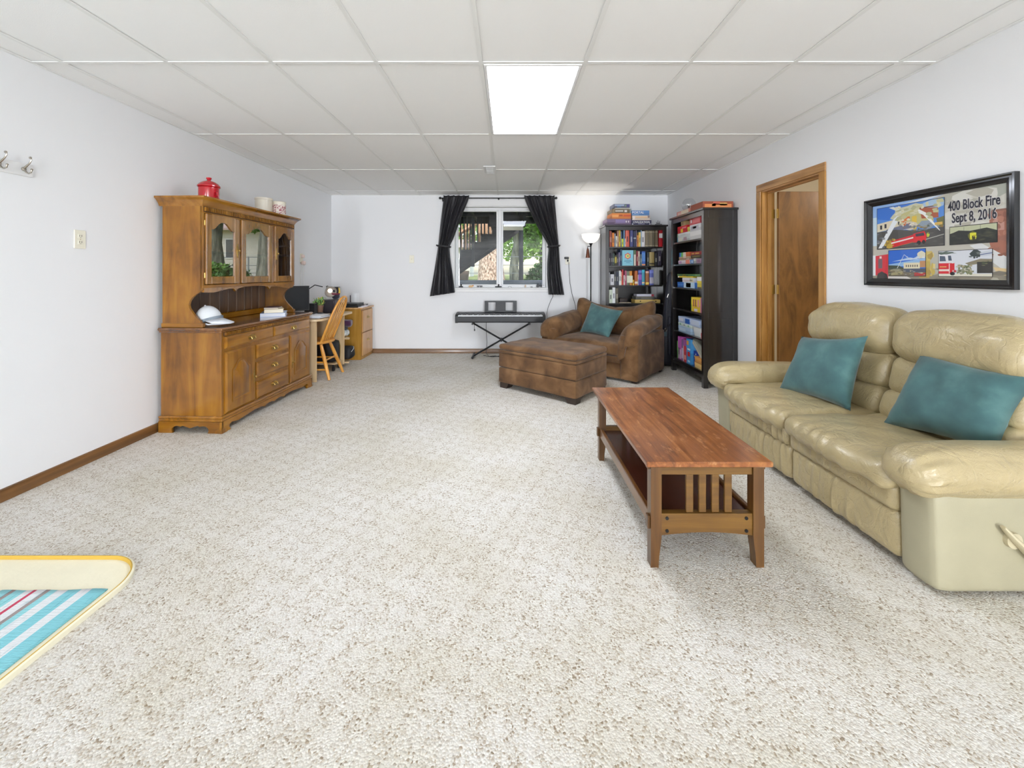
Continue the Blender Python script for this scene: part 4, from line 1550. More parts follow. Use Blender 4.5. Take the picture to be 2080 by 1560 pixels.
arm = thing('armchair', 'wide brown microsuede armchair facing the ottoman in the back corner', 'armchair', (.938, 5.005, 0), TH)
obj('base', MB().rbox((0, .44, .125), (.46, .43, .095), .014, (16, 10, 4), (0, 0, 0), soft(.003, 7, 5)), SUEDE, arm, 60, True)
obj('front_band', MB().rbox((0, .42, .255), (.462, .45, .04), .016, (16, 10, 4), (0, 0, 0), soft(.003, 7, 6)), SUEDE, arm, 60, True)


def seatf(u, P):
    P = soft(.008, 5, 7)(u, P)
    if u[1] < -.5: P.z -= .012 * (-u[1] - .5)
    return P


obj('seat_cushion', MB().rbox((0, .32, .365), (.465, .36, .072), .06, (24, 20, 8), (0, .02, .03), seatf), SUEDE, arm, 60, True)
for s in (-1, 1):
    obj('arm_panel', MB().rbox((s * .555, .435, .285), (.105, .435, .255), .02, (6, 16, 8), (.006, .006, 0), soft(.004, 6, 8 + s)), SUEDE, arm, 60, True)

    def armf(u, P, s=s):
        t_ = (P.y + .02) / .8
        P = soft(.010, 5, 11 + s)(u, P)
        P.z += .085 * max(0, t_) ** 1.3
        fr = max(0, 1 - (P.y + .03) / .16)
        P.z -= .055 * fr * fr * (1 if u[2] > 0 else 1.9)
        if (P.x - s * .54) * s < -.02: P.z -= .12 * fr
        lx_ = (P.x - s * .53) * s
        if lx_ < 0: P.z -= .75 * max(0, -lx_ - .02) * (1 if u[2] > 0 else 1.2)
        rip = math.sin(P.x * 90 + 5 * noise.noise(P * 5)) * .004 * fr
        P.z += rip
        return P
    obj('arm_pad', MB().rbox((s * .54, .37, .575), (.135, .41, .075), .068, (16, 26, 12), (.01, 0, .012), armf), SUEDE, arm, 60, True)


def backf(u, P):
    P = soft(.010, 5, 21)(u, P)
    t_ = (P.z - .45) / .4
    P.y += .13 * t_
    cx_ = abs(P.x) / .56
    if u[2] > 0:
        P.z += (.10 * cx_ ** 3 - .04 * (1 - cx_)) * u[2]
    P.y += .03 * math.exp(-((abs(P.x) - .30) / .03) ** 2) * (1 if u[1] < 0 else 0) * max(0, t_)
    tuft = sum(math.exp(-((P.x - k * .14) / .018) ** 2) for k in (-1, 0, 1)) * max(0, t_ - .3)
    if u[1] < 0.2: P.y += .035 * tuft; P.z -= .026 * tuft
    return P


obj('back_cushion', MB().rbox((0, .70, .635), (.565, .105, .195), .085, (44, 10, 18), (0, .03, 0), backf), SUEDE, arm, 60, True)
obj('back_panel', MB().rbox((0, .83, .40), (.63, .07, .33), .04, (12, 4, 10), (0, 0, 0), lambda u, P: P + Vector((0, .02 * u[2], 0))), SUEDE, arm, 60, True)
for sx in (-1, 1):
    for y in (.06, .80):
        obj('foot', MB().rings([[(sx * (.63 - a), y + c_ * w2, z) for a, c_ in ((0, 0), (w2, 0), (w2, 1), (0, 1))] for z, w2 in ((0, .06), (.035, .075))]), FOOTW, arm, 20, True)
one('throw_pillow', MB().pillow((.955, 5.475, .47), (1.245, 5.075, .455), (1.47, 5.24, .775), (1.14, 5.64, .855), .07, 20, 0, 13), VELVET,
    'teal velvet throw pillow standing on the brown armchair', 'pillow', (1.2, 5.36, .46), 'teal velvet throw pillows', 70)
# ------------------------------------------------------------------ desk corner
BIRCH = wood('pale_birch', (196, 166, 122), (216, 188, 146), (230, 206, 168), 'z', .7, .45, .15, stretch=8)
BIRCHH = wood('pale_birch_top', (206, 176, 132), (224, 196, 154), (236, 212, 174), 'y', .7, .4, .2, stretch=8)
TAUPE = M('taupe_back_panel', (150, 128, 116), .6)
desk = thing('computer_desk', 'pale birch computer desk between the hutch and the oak file cabinet', 'desk', (-2.48, 5.2, 0))


def rounded(x0, x1, y0, y1, r, n=6):
    pts = [(x0, y0)]
    pts += [(x1 - r + r * math.cos(a), y0 + r + r * math.sin(a)) for a in [-PI / 2 + PI / 2 * k / n for k in range(n + 1)]]
    pts += [(x1 - r + r * math.cos(a), y1 - r + r * math.sin(a)) for a in [PI / 2 * k / n for k in range(n + 1)]]
    pts += [(x0, y1)]
    return pts


obj('desktop', MB().prism(rounded(-2.775, -2.16, 4.68, 5.73, .10), 'z', .70, .724), BIRCHH, desk, 30)
obj('side_panel', MB().box(-2.75, -2.215, 4.705, 4.725, .0, .70, .002), BIRCH, desk)
obj('side_panel', MB().box(-2.75, -2.19, 5.44, 5.46, .04, .70, .002), BIRCH, desk)
obj('back_panel', MB().box(-2.75, -2.735, 4.725, 5.44, .10, .70), TAUPE, desk, None)
obj('foot_shelf', MB().box(-2.735, -2.22, 5.225, 5.44, .085, .105, .002), BIRCHH, desk)
for z in (.372, .055):
    pts = [(-2.75, 5.46)] + [(-2.75 + .62 * math.cos(a), 5.46 + .26 * math.sin(a)) for a in [PI / 2 * k / 8 for k in range(9)]]
    obj('corner_shelf', MB().prism(pts, 'z', z, z + .018), BIRCHH, desk, 30)
for x, y in ((-2.25, 5.42), (-2.25, 5.25), (-2.7, 5.42), (-2.7, 5.25)):
    obj('caster', MB().tube([(x - .012, y, .027), (x + .012, y, .027)], .027, 12).box(x - .008, x + .008, y - .012, y + .012, .03, .085), BLACKP, desk)

CASE = M('black_case_fabric', (26, 27, 32), .6, bump=.2, bscale=300)
t = thing('suitcase', 'black suitcase with a gold zip line standing under the desk', 'suitcase', (-2.46, 5.335, .105))
obj('shell', MB().rbox((-2.46, 5.333, .245), (.23, .088, .136), .035, (6, 8, 6), (.008, .008, .01)), CASE, t, 50)
b = MB()
b.tube([(-2.224, 5.385, .13), (-2.222, 5.392, .2), (-2.222, 5.392, .30), (-2.232, 5.38, .36)], .005, 6)
obj('zip', b, BRASS, t)
b = MB().tube([(-2.56, 5.333, .384), (-2.55, 5.333, .41), (-2.42, 5.333, .41), (-2.41, 5.333, .384)], .008, 7)
obj('handle', b, BLACKP, t)


def crumple(name, label, c, h, mat, seed, cat, amp=.02, group=None):
    b = MB().rbox(c, h, min(h) * .8, (16, 16, 8), (0, 0, 0), soft(amp, 9, seed))
    return one(name, b, mat, label, cat, (c[0], c[1], c[2] - h[2]), group, 70)


crumple('folded_cloth', 'teal and white bundled cloth, lowest on the desk corner shelf', (-2.33, 5.56, .446), (.14, .085, .045), ramp_noise('teal_white_cloth', [(.42, (70, 130, 140)), (.5, (200, 214, 214)), (.6, (232, 230, 228))], 14, .9, 3, .2), 31, 'cloth', .016)
crumple('folded_cloth', 'grey folded cloth between the purple and the teal ones under the desk end', (-2.34, 5.555, .507), (.13, .08, .024), M('grey_cloth', (100, 98, 106), .9), 32, 'cloth', .008)
crumple('folded_cloth', 'dark purple crumpled cloth, topmost on the desk corner shelf', (-2.29, 5.56, .582), (.16, .085, .046), M('purple_cloth', (70, 30, 66), .9, sheen=.4), 33, 'cloth', .022)
t = thing('duffel_bag', 'small black bag with pale piping on the lowest desk corner shelf', 'bag', (-2.32, 5.58, .073))
obj('body', MB().rbox((-2.28, 5.575, .176), (.17, .09, .084), .06, (14, 10, 8), (0, 0, .01), soft(.018, 8, 34)), CASE, t, 70)
b = MB().tube([(-2.115, 5.50, .20), (-2.10, 5.54, .235), (-2.12, 5.6, .25), (-2.16, 5.65, .25)], .004, 6)
obj('piping', b, C((190, 192, 196)), t)

# monitor
t = thing('monitor', 'black flat computer monitor on the desk just behind the hutch', 'monitor', (-2.585, 4.84, .724))
ang = R(-42)
Mx = Matrix.Translation((-2.575, 4.845, 0)) @ Matrix.Rotation(R(-45), 4, 'Z') @ Matrix.Rotation(R(90), 4, 'Z')
b = MB().box(-.20, .20, -.012, .012, .805, 1.105, .004).xf(Mx)
obj('screen_bezel', b, BLACKP, t)
b = MB().box(-.19, .19, -.0135, -.0115, .82, 1.095).xf(Mx)
obj('screen', b, M('dark_screen', (36, 39, 44), .25), t, None)
b = MB().box(-.03, .03, .012, .04, .73, .92, .004).xf(Mx)
obj('stand', b, BLACKP, t)
obj('base', MB().lathe([(0, 0), (.11, 0), (.11, .008), (.03, .014), (0, .014)], (-2.575, 4.845, .724), 24), BLACKP, t)

# desk-top things
b = MB()
b.tube([(-2.36 + .075 * math.cos(a), 5.0 + .085 * math.sin(a), .745 + .012 * math.sin(a)) for a in [2 * PI * k / 20 for k in range(15)]], .009, 8)
b.rbox((-2.30, 5.0, .752), (.032, .03, .026), .018, (5, 5, 5)).rbox((-2.37, 4.92, .752), (.03, .03, .026), .018, (5, 5, 5))
one('headphones', b, BLACKP, 'black headphones lying on the desk behind the paper stack', 'headphones', (-2.36, 5.0, .724), None, 60)
b = MB().rbox((-2.41, 4.86, .745), (.05, .08, .02), .018, (6, 6, 4))
one('black_pouch', b, BLACKP, 'small black pouch on the desk next to the monitor base', 'pouch', (-2.41, 4.86, .724), None, 60)
t = thing('paper_stack', 'stack of white papers and folders on the near corner of the desk', 'papers', (-2.27, 4.86, .724))
rp_ = random.Random(9)
for k, c in enumerate(((120, 104, 102), (236, 238, 242), (214, 226, 240), (226, 230, 238), (238, 240, 244))):
    a = R(rp_.uniform(-6, 6))
    b = MB().box(-.085, .085, -.12, .12, .0, .008, .001).xf(Matrix.Translation((-2.27 + rp_.uniform(-.008, .008), 4.87, .724 + k * .008)) @ Matrix.Rotation(a, 4, 'Z'))
    obj('sheet', b, C(c, .7), t, None)
t = thing('desk_organizer', 'dark desktop organizer box under the plush toy behind the chair', 'organizer', (-2.45, 5.52, .724))
obj('body', MB().box(-2.58, -2.32, 5.42, 5.66, .724, .90, .006), M('dark_plastic_bin', (48, 44, 52), .5), t)
for k, c in enumerate(((150, 60, 90), (60, 110, 160), (210, 190, 90))):
    obj('drawer_front', MB().box(-2.322, -2.314, 5.44, 5.64, .735 + k * .054, .780 + k * .054, .003), M('dark_plastic_drawer', (66, 60, 72), .4), t)
t = thing('black_box', 'small black box behind the plant pot on the desk', 'box', (-2.52, 5.24, .724))
obj('body', MB().box(-2.58, -2.46, 5.18, 5.27, .724, .86, .005), BLACKP, t)
obj('lid', MB().box(-2.583, -2.457, 5.177, 5.273, .86, .872, .003), BLACKP, t)
t = thing('potted_plant', 'little brown pot with green and yellow sprigs on the desk below the lamp', 'plant', (-2.46, 5.33, .724))
obj('pot', MB().lathe([(0, 0), (.032, 0), (.042, .1), (.046, .1), (.046, .115), (.038, .115), (.034, .1), (0, .1)], (-2.46, 5.33, .724), 18), C((128, 96, 78)), t)
rr = random.Random(4)
b, b2 = MB(), MB()
for k in range(60):
    a, e = rr.uniform(0, 6.28), rr.uniform(.02, .085)
    p = Vector((-2.46 + e * math.cos(a) * .9, 5.33 + e * math.sin(a), .84 + rr.uniform(.0, .10)))
    u = Vector((rr.gauss(0, 1), rr.gauss(0, 1), rr.gauss(0, 1))).normalized() * .022
    v = u.cross(Vector((rr.gauss(0, 1), rr.gauss(0, 1), 1))).normalized() * .009
    (b if k % 4 else b2).quad([p - u, p - v, p + u, p + v])
for k in range(9):
    a = k * .7
    b.tube([(-2.46, 5.33, .82), (-2.46 + .05 * math.cos(a), 5.33 + .05 * math.sin(a), .90)], .0025, 4)
obj('foliage', b, C((128, 176, 92)), t, None, recalc=False, kind='stuff')
obj('blossom', b2, C((226, 210, 110)), t, None, recalc=False, kind='stuff')

GREYM = M('grey_enamel', (150, 144, 138), .35, .3)
t = thing('desk_lamp', 'grey gooseneck desk lamp with its shade turned toward the room', 'lamp', (-2.50, 5.45, .724))
obj('base', MB().lathe([(0, 0), (.07, 0), (.07, .012), (.02, .022), (0, .022)], (-2.66, 5.34, .724), 22), BLACKM, t)
obj('arm', MB().tube([(-2.66, 5.34, .74), (-2.66, 5.34, .92), (-2.635, 5.36, 1.04), (-2.57, 5.42, 1.10), (-2.49, 5.475, 1.075)], .007, 8), BLACKM, t)
A = Matrix.Translation((-2.40, 5.50, 1.018)) @ Vector((.62, -.70, -.42)).to_track_quat('Z', 'Y').to_matrix().to_4x4()
sh = obj('shade', MB().rings([[(r * math.cos(a), r * math.sin(a), z) for a in [2 * PI * k / 28 for k in range(28)]] for r, z in
         ((.012, -.095), (.03, -.09), (.036, -.05), (.06, -.02), (.078, .03), (.074, .03), (.056, -.015), (.03, -.045), (.01, -.05))], True, False).xf(A), GREYM, t, 40, recalc=False)
obj('bulb', MB().ball((0, 0, -.008), .03, 14).xf(A), glow('lit_bulb', (255, 246, 232), 1.6), sh)
obj('knob', MB().lathe([(0, -.135), (.016, -.135), (.02, -.12), (.016, -.1), (.024, -.096), (0, -.09)], (0, 0, 0), 12).xf(A), BLACKM, sh)

DARKPL = M('dark_plush', (36, 36, 52), .95, sheen=.4)
t = thing('plush_toy', 'small dark plush figure in a flat black hat with maroon and yellow scarf', 'toy', (-2.38, 5.58, .90))
c = (-2.36, 5.58)
obj('body', MB().ball((c[0], c[1], .945), .052, 14, 0, 1, 1, .9), DARKPL, t)
obj('head', MB().ball((c[0], c[1], 1.015), .042, 14), DARKPL, t)
obj('hat', MB().box(c[0] - .045, c[0] + .045, c[1] - .045, c[1] + .045, 1.062, 1.07, .002).lathe([(.034, 1.035), (.036, 1.062), (0, 1.062)], (c[0], c[1], 0), 14), C((34, 34, 44)), t)
obj('scarf', MB().tube([(c[0] + .045 * math.cos(a), c[1] + .045 * math.sin(a), .975) for a in [2 * PI * k / 14 for k in range(14)]], .013, 7, loop=True), C((112, 34, 58)), t)
obj('tassel', MB().tube([(c[0] + .046, c[1] - .01, 1.06), (c[0] + .056, c[1] - .012, 1.02), (c[0] + .054, c[1] - .012, .985)], [.006, .011, .013], 7), C((230, 196, 80)), t)

# windsor chair
PINE = wood('golden_chair_wood', (196, 128, 42), (220, 154, 62), (236, 178, 92), 'z', 1, .3, .4, stretch=8)
ch = thing('desk_chair', 'golden wood arrow-back windsor chair facing the desk', 'chair', (-2.34, 5.0, 0))


def seatw(u, P):
    r2 = ((P.x + 2.36) / .22) ** 2 + ((P.y - 5.0) / .225) ** 2
    return P + Vector((0, 0, -.012 * max(0, 1 - r2) if u[2] > 0 else 0))


prof = [(0, .408), (.17, .408), (.205, .42), (.212, .435), (.203, .446), (.17, .447), (.1, .440), (0, .437)]
obj('seat', MB().lathe(prof, (-2.355, 5.0, 0), 32, 0, 1.02, 1.06), PINE, ch, 50)
legs = {}
for nx, xt, xb in (('b', -2.245, -2.105), ('f', -2.47, -2.585)):
    for s in (-1, 1):
        a, c = Vector((xt, 5.0 + s * .115, .415)), Vector((xb, 5.0 + s * .2, 0))
        pts = [a.lerp(c, k) for k in (0, .12, .3, .55, .8, 1)]
        obj('leg', MB().tube(pts, [.016, .019, .0215, .021, .0185, .0155], 12), PINE, ch, 50)
        legs[nx, s] = (a, c)
for p, q, k in ((('b', -1), ('b', 1), .47), (('b', -1), ('f', -1), .52), (('b', 1), ('f', 1), .52), (('b', -1), ('f', -1), .72), (('f', -1), ('f', 1), .47)):
    a = legs[p][0].lerp(legs[p][1], k)
    c = legs[q][0].lerp(legs[q][1], k)
    obj('stretcher', MB().tube([a, a.lerp(c, .5), c], [.009, .0125, .009], 9), PINE, ch, 50)
hp = []
for k in range(25):
    s = PI * k / 24
    z = .43 + .54 * math.sin(s) ** .62
    yy = 5.0 - .19 * math.copysign(abs(math.cos(s)) ** .8, math.cos(s)) * (.86 + .14 * math.sin(s))
    hp.append((-2.225 + .40 * (z - .43) / .54 * .54, yy, z))
obj('back_hoop', MB().tube(hp, .0135, 10), PINE, ch, 60)
for k in range(5):
    y = 5.0 + (k - 2) * .052
    yt = 5.0 + (k - 2) * .062
    zt = .945 - .012 * (k - 2) ** 2
    b = MB()
    rs = []
    for v, wd in ((0, .006), (.12, .007), (.26, .016), (.36, .0115), (.6, .011), (.85, .010), (1, .006)):
        z = .44 + (zt - .44) * v
        x = -2.225 + .216 * (z - .43) / .54
        yc = y + (yt - y) * v
        rs.append([(x - .005, yc - wd, z), (x + .005, yc - wd, z), (x + .005, yc + wd, z), (x - .005, yc + wd, z)])
    obj('back_slat', b.rings(rs), PINE, ch, 20)

# file cabinet
CABV = wood('golden_oak_cabinet', (150, 104, 34), (178, 130, 50), (198, 152, 76), 'z', .9, .35, .3, stretch=14)
CABF = wood('golden_oak_drawer', (176, 128, 74), (200, 152, 98), (216, 172, 120), 'z', .9, .35, .3, stretch=12)
fc = thing('file_cabinet', 'two drawer golden oak file cabinet in the far left corner', 'cabinet', (-2.44, 6.15, 0))
obj('carcass', MB().box(-2.755, -2.135, 5.915, 6.385, 0, .735, .003), CABV, fc)
obj('cabinet_top', MB().box(-2.76, -2.108, 5.90, 6.40, .735, .757, .004), CABF, fc)
for z0, z1 in ((.055, .385), (.395, .715)):
    d = obj('drawer', MB().box(-2.135, -2.115, 5.94, 6.36, z0, z1, .005), CABF, fc)
    zc = (z0 + z1) / 2 + .04
    b = MB().box(-2.117, -2.112, 6.11, 6.19, zc - .012, zc + .03, .002).tube([(-2.114, 6.115, zc), (-2.096, 6.12, zc), (-2.096, 6.18, zc), (-2.114, 6.185, zc)], .0045, 7)
    obj('handle', b, BRASS, d)
t = thing('black_case', 'flat black box lying on top of the oak file cabinet', 'box', (-2.38, 6.07, .757))
obj('body', MB().box(-2.60, -2.19, 5.935, 6.20, .757, .79, .005), BLACKP, t)
obj('lid', MB().box(-2.603, -2.195, 5.932, 6.203, .792, .816, .005), BLACKP, t)
t = thing('white_cylinder', 'white cylindrical canister on the file cabinet behind the black box', 'canister', (-2.33, 6.30, .757))
obj('body', MB().lathe([(0, 0), (.064, 0), (.066, .01), (.066, .17), (.06, .19), (.045, .198), (0, .2)], (-2.36, 6.29, .757), 26), M('white_plastic', (232, 234, 236), .35), t)
obj('dark_side', MB().box(-2.428, -2.42, 6.25, 6.33, .765, .92, .002), C((70, 60, 80)), t)
t = thing('papers', 'loose white papers on the front of the file cabinet top', 'papers', (-2.16, 6.1, .757))
b = MB()
b.box(-2.185, -2.115, 5.93, 6.14, .757, .765).box(-2.19, -2.12, 6.08, 6.33, .765, .771)
obj('sheet', b, C((240, 234, 240), .7), t, None)
t = thing('sunglasses', 'tiny dark sunglasses on the papers on the file cabinet', 'sunglasses', (-2.14, 6.2, .771))
for y in (6.165, 6.205):
    obj('lens', MB().ball((-2.14, y, .784), .014, 10, 0, .3, 1, .9), C((50, 34, 62), .2), t)
obj('frame', MB().tube([(-2.14, 6.15, .79), (-2.14, 6.22, .79)], .003, 6).tube([(-2.14, 6.15, .79), (-2.19, 6.15, .786)], .002, 5).tube([(-2.14, 6.22, .79), (-2.19, 6.22, .786)], .002, 5), BLACKP, t)

# night light with cords on the left wall
t = thing('night_light', 'ivory outlet with a plug-in light and pale cords above the monitor', 'night light', (XL, 5.5, 1.45))
obj('cover_plate', MB().box(XL, XL + .007, 5.46, 5.536, 1.40, 1.52, .004), IVORY, t)
obj('plug', MB().box(XL + .007, XL + .04, 5.475, 5.52, 1.465, 1.505, .006).rbox((XL + .03, 5.50, 1.395), (.025, .028, .028), .02, (5, 5, 5)), C((236, 214, 206)), t)
b = MB()
b.tube([(XL + .03, 5.49, 1.40), (XL + .02, 5.44, 1.25), (XL + .015, 5.43, 1.0), (XL + .015, 5.45, .75)], .003, 5)
b.tube([(XL + .03, 5.51, 1.40), (XL + .02, 5.53, 1.2), (XL + .015, 5.50, 1.0), (XL + .015, 5.51, .75)], .003, 5)
obj('cord', b, C((226, 224, 220)), t)

# ------------------------------------------------------------------ digital piano
pn = thing('digital_piano', 'slim black digital piano on a folding stand under the window', 'piano', (-.12, 6.14, .53))
obj('case', MB().prism([(5.995, .545), (6.005, .53), (6.28, .53), (6.29, .54), (6.29, .655), (6.275, .662), (6.165, .655), (6.162, .628), (6.0, .622), (5.995, .615)], 'x', -.745, .505), BLACKP, pn, 25)
for x0, x1 in ((-.785, -.744), (.504, .545)):
    obj('end_cheek', MB().prism([(5.99, .54), (6.01, .525), (6.285, .525), (6.295, .54), (6.295, .655), (6.28, .664), (6.16, .660), (6.03, .645), (5.99, .625)], 'x', x0, x1), BLACKP, pn, 25)
b, b2 = MB(), MB()
kw = 1.244 / 52
for k in range(52):
    x = -.742 + k * kw
    b.box(x + .0006, x + kw - .0006, 5.998, 6.16, .622, .637)
    if k % 7 in (0, 2, 3, 5, 6) and k < 51:
        b2.box(x + kw - .006, x + kw + .006, 6.06, 6.16, .637, .647)
obj('white_key', b, C((236, 238, 240), .3), pn, None, kind='stuff')
obj('black_key', b2, BLACKP, pn, None, kind='stuff')
b = MB()
for x0, x1, z0, z1 in ((-.366, .126, .812, .835), (-.366, .126, .662, .684), (-.366, -.309, .684, .812), (-.199, -.045, .684, .812), (.07, .126, .684, .812)):
    b.box(x0, x1, 6.245, 6.255, z0, z1)
b.box(-.366, .126, 6.225, 6.245, .662, .674)
b.xf(Matrix.Translation((0, 6.25, .66)) @ Matrix.Rotation(R(-10), 4, 'X') @ Matrix.Translation((0, -6.25, -.66)))
obj('music_rest', b, BLACKP, pn, None)
ps = thing('keyboard_stand', 'black folding X stand carrying the digital piano', 'stand', (-.11, 6.14, 0))
for s, dy in ((1, 0), (-1, .05)):
    for q in (0, .026):
        xa, xb = -.11 - s * .42, -.11 + s * .42
        obj('leg', MB().tube([(xa, 6.10 + dy + q - .02, .02), (xb, 6.10 + dy + q - .02, .505)], .011, 8), BLACKM, ps)
    obj('foot_bar', MB().tube([(-.11 - s * .42, 5.97, .018), (-.11 - s * .42, 6.31, .018)], .016, 9), BLACKM, ps)
    obj('top_bar', MB().tube([(-.11 + s * .42, 5.99, .513), (-.11 + s * .42, 6.29, .513)], .014, 9), BLACKM, ps)
obj('pivot', MB().tube([(-.11, 6.06, .262), (-.11, 6.17, .262)], .022, 12), BLACKM, ps)
b = MB()
b.tube([(-.34, 6.27, .53), (-.345, 6.29, .40), (-.33, 6.26, .2), (-.34, 6.22, .05), (-.30, 6.15, .006), (-.2, 6.18, .006), (-.12, 6.12, .006), (.0, 6.2, .006), (.1, 6.12, .006)], .004, 6)
b.tube([(-.38, 6.20, .008), (-.25, 6.12, .006), (-.1, 6.2, .006), (.05, 6.16, .006), (.2, 6.25, .006)], .004, 6)
one('piano_cable', b, BLACKP, 'tangle of thin black cable hanging behind and under the piano stand', 'cable', (-.3, 6.2, 0))
b = MB().tube([(-.52, 6.27, .53), (-.525, 6.28, .44), (-.52, 6.28, .40)], .003, 6).box(-.53, -.512, 6.27, 6.29, .37, .40, .003)
one('plug_lead', b, BLACKP, 'short black lead with a plug dangling below the left end of the piano', 'cable', (-.52, 6.28, .53))

# ------------------------------------------------------------------ torchiere lamp
LX, LY = 1.25, 6.21
t = thing('floor_lamp', 'slim dark torchiere floor lamp with a glowing white bowl in the corner', 'lamp', (LX, LY, 0))
obj('base', MB().lathe([(0, 0), (.125, 0), (.13, .01), (.12, .022), (.03, .034), (.014, .05), (0, .05)], (LX, LY, 0), 28), BLACKM, t)
obj('pole', MB().tube([(LX, LY, .04), (LX, LY, 1.70)], .0095, 10), BLACKM, t)
obj('bowl_cup', MB().lathe([(.0, 1.665), (.012, 1.665), (.016, 1.69), (.035, 1.712), (.0, 1.712)], (LX, LY, 0), 20), BLACKM, t)
BOWL = glow('lamp_bowl_glass', (255, 250, 240), 1.0)
obj('bowl', MB().rings([[(LX + r * math.cos(a), LY + r * math.sin(a), z) for a in [2 * PI * k / 32 for k in range(32)]] for r, z in
    ((.03, 1.712), (.07, 1.727), (.105, 1.757), (.13, 1.80), (.14, 1.85), (.136, 1.85), (.125, 1.80), (.10, 1.762), (.065, 1.733), (.02, 1.72))], True, False), BOWL, t, 60, recalc=False)
b = MB().tube([(LX, LY - .012, 1.66), (LX - .05, LY - .04, 1.665), (LX - .06, LY - .05, 1.62)], .006, 7)
ra = obj('side_arm', b, BLACKM, t)
obj('reading_shade', MB().lathe([(.012, 1.63), (.02, 1.60), (.03, 1.52), (.034, 1.49), (.028, 1.49), (.018, 1.6)], (LX - .055, LY - .05, 0), 14), M('copper_shade', (120, 74, 56), .4, .6), ra)
lt = light('floor_lamp_light', 'SPOT', (LX, LY, 1.80), (R(180), 0, 0), 9, (1, .95, .86), .06)
lt.data.spot_size = R(92)
lt.data.spot_blend = .25
lt.parent = t
lt.location = (0, 0, 1.775)

# unseen fill light added to brighten the room beyond the door
light('bedroom_fill', 'POINT', (3.9, 3.2, 2.2), (0, 0, 0), 26, (1, .93, .82), .12)
# ------------------------------------------------------------------ tall black-brown bookcases
SHELVES = [1.649, 1.369, 1.080, .812, .525, .17]


def bookcase(label, loc, rz, width=.90, depth=.37, H=1.972):
    """local frame: x along the width, front at y = 0, back at y = depth"""
    t = thing('bookcase', label, 'bookcase', loc, rz)
    w2 = width / 2
    for s in (-1, 1):
        x0, x1 = sorted((s * w2, s * (w2 - .022)))
        for y0, y1 in ((0, .052), (depth - .05, depth)):
            obj('post', MB().box(min(s * w2, s * (w2 - .05)) if y0 == 0 else x0, max(s * w2, s * (w2 - .05)) if y0 == 0 else x1, y0, y1, 0, H - .022, .002), BLACKW, t, None, True)
        xi0, xi1 = sorted((s * (w2 - .004), s * (w2 - .02)))
        for z0, z1 in ((.10, .18), (.76, .83), (H - .11, H - .022)):
            obj('side_rail', MB().box(x0, x1, .052, depth - .05, z0, z1, .002), BLACKW, t, None, True)
        obj('side_panel', MB().box(xi0 if s > 0 else xi0, xi1, .05, depth - .048, .17, H - .1), BLACKW, t, None, True)
    obj('top', MB().box(-w2 - .018, w2 + .018, -.018, depth + .004, H - .022, H, .003), BLACKW, t, 30, True)
    obj('head_rail', MB().box(-w2 + .05, w2 - .05, .004, .024, H - .078, H - .022, .002), BLACKW, t, None, True)
    obj('back', MB().box(-w2 + .02, w2 - .02, depth - .012, depth - .006, .1, H - .03), BLACKW, t, None, True)
    for k, z in enumerate(SHELVES):
        th = .02 if k < 5 else .026
        obj('shelf', MB().box(-w2 + .023, w2 - .023, .016, depth - .012, z - th, z, .002), BLACKW, t, 30, True)
    obj('bottom_rail', MB().box(-w2 + .05, w2 - .05, .006, .026, .105, .144, .002), BLACKW, t, None, True)
    return t


BX, BY = 1.888, 6.045
bookcase('tall black bookcase filled with books behind the brown armchair', (BX, BY, 0), 0)
RX, RY = 2.125, 4.895
bookcase('tall black bookcase of board games standing side-on against the right wall', (RX, RY, 0), -R(90), .89, .37)

CN = {}


def cname(c):
    r, g, b = c
    mx, mn = max(c), min(c)
    if mx < 62: return 'black' if mx - mn < 14 else 'very dark ' + ('blue' if b == mx else 'green' if g == mx else 'brown')
    if mx - mn < 26: return 'white' if mn > 205 else 'light grey' if mn > 145 else 'grey' if mn > 80 else 'charcoal'
    d = '' if mx > 150 else 'dark '
    if r == mx:
        if g > .82 * r: return (d + 'yellow') if b < .62 * r else 'cream'
        if g > .66 * r: return 'tan' if b > .55 * r else d + 'golden'
        if g > .48 * r: return d + ('brown' if r < 180 else 'orange')
        return d + ('pink' if b > .5 * r and r > 150 else 'red' if g < .4 * r else 'rust')
    if g == mx: return d + ('lime' if r > .85 * g and b < .5 * g else 'green' if b < .8 * g else 'teal')
    return d + ('purple' if r > g * 1.05 else 'blue')


ORD = ['first', 'second', 'third', 'fourth', 'fifth', 'sixth', 'seventh', 'eighth', 'ninth', 'tenth', 'eleventh', 'twelfth', 'thirteenth', 'fourteenth', 'fifteenth', 'sixteenth',
       'seventeenth', 'eighteenth', 'nineteenth', 'twentieth']
brnd = random.Random(21)


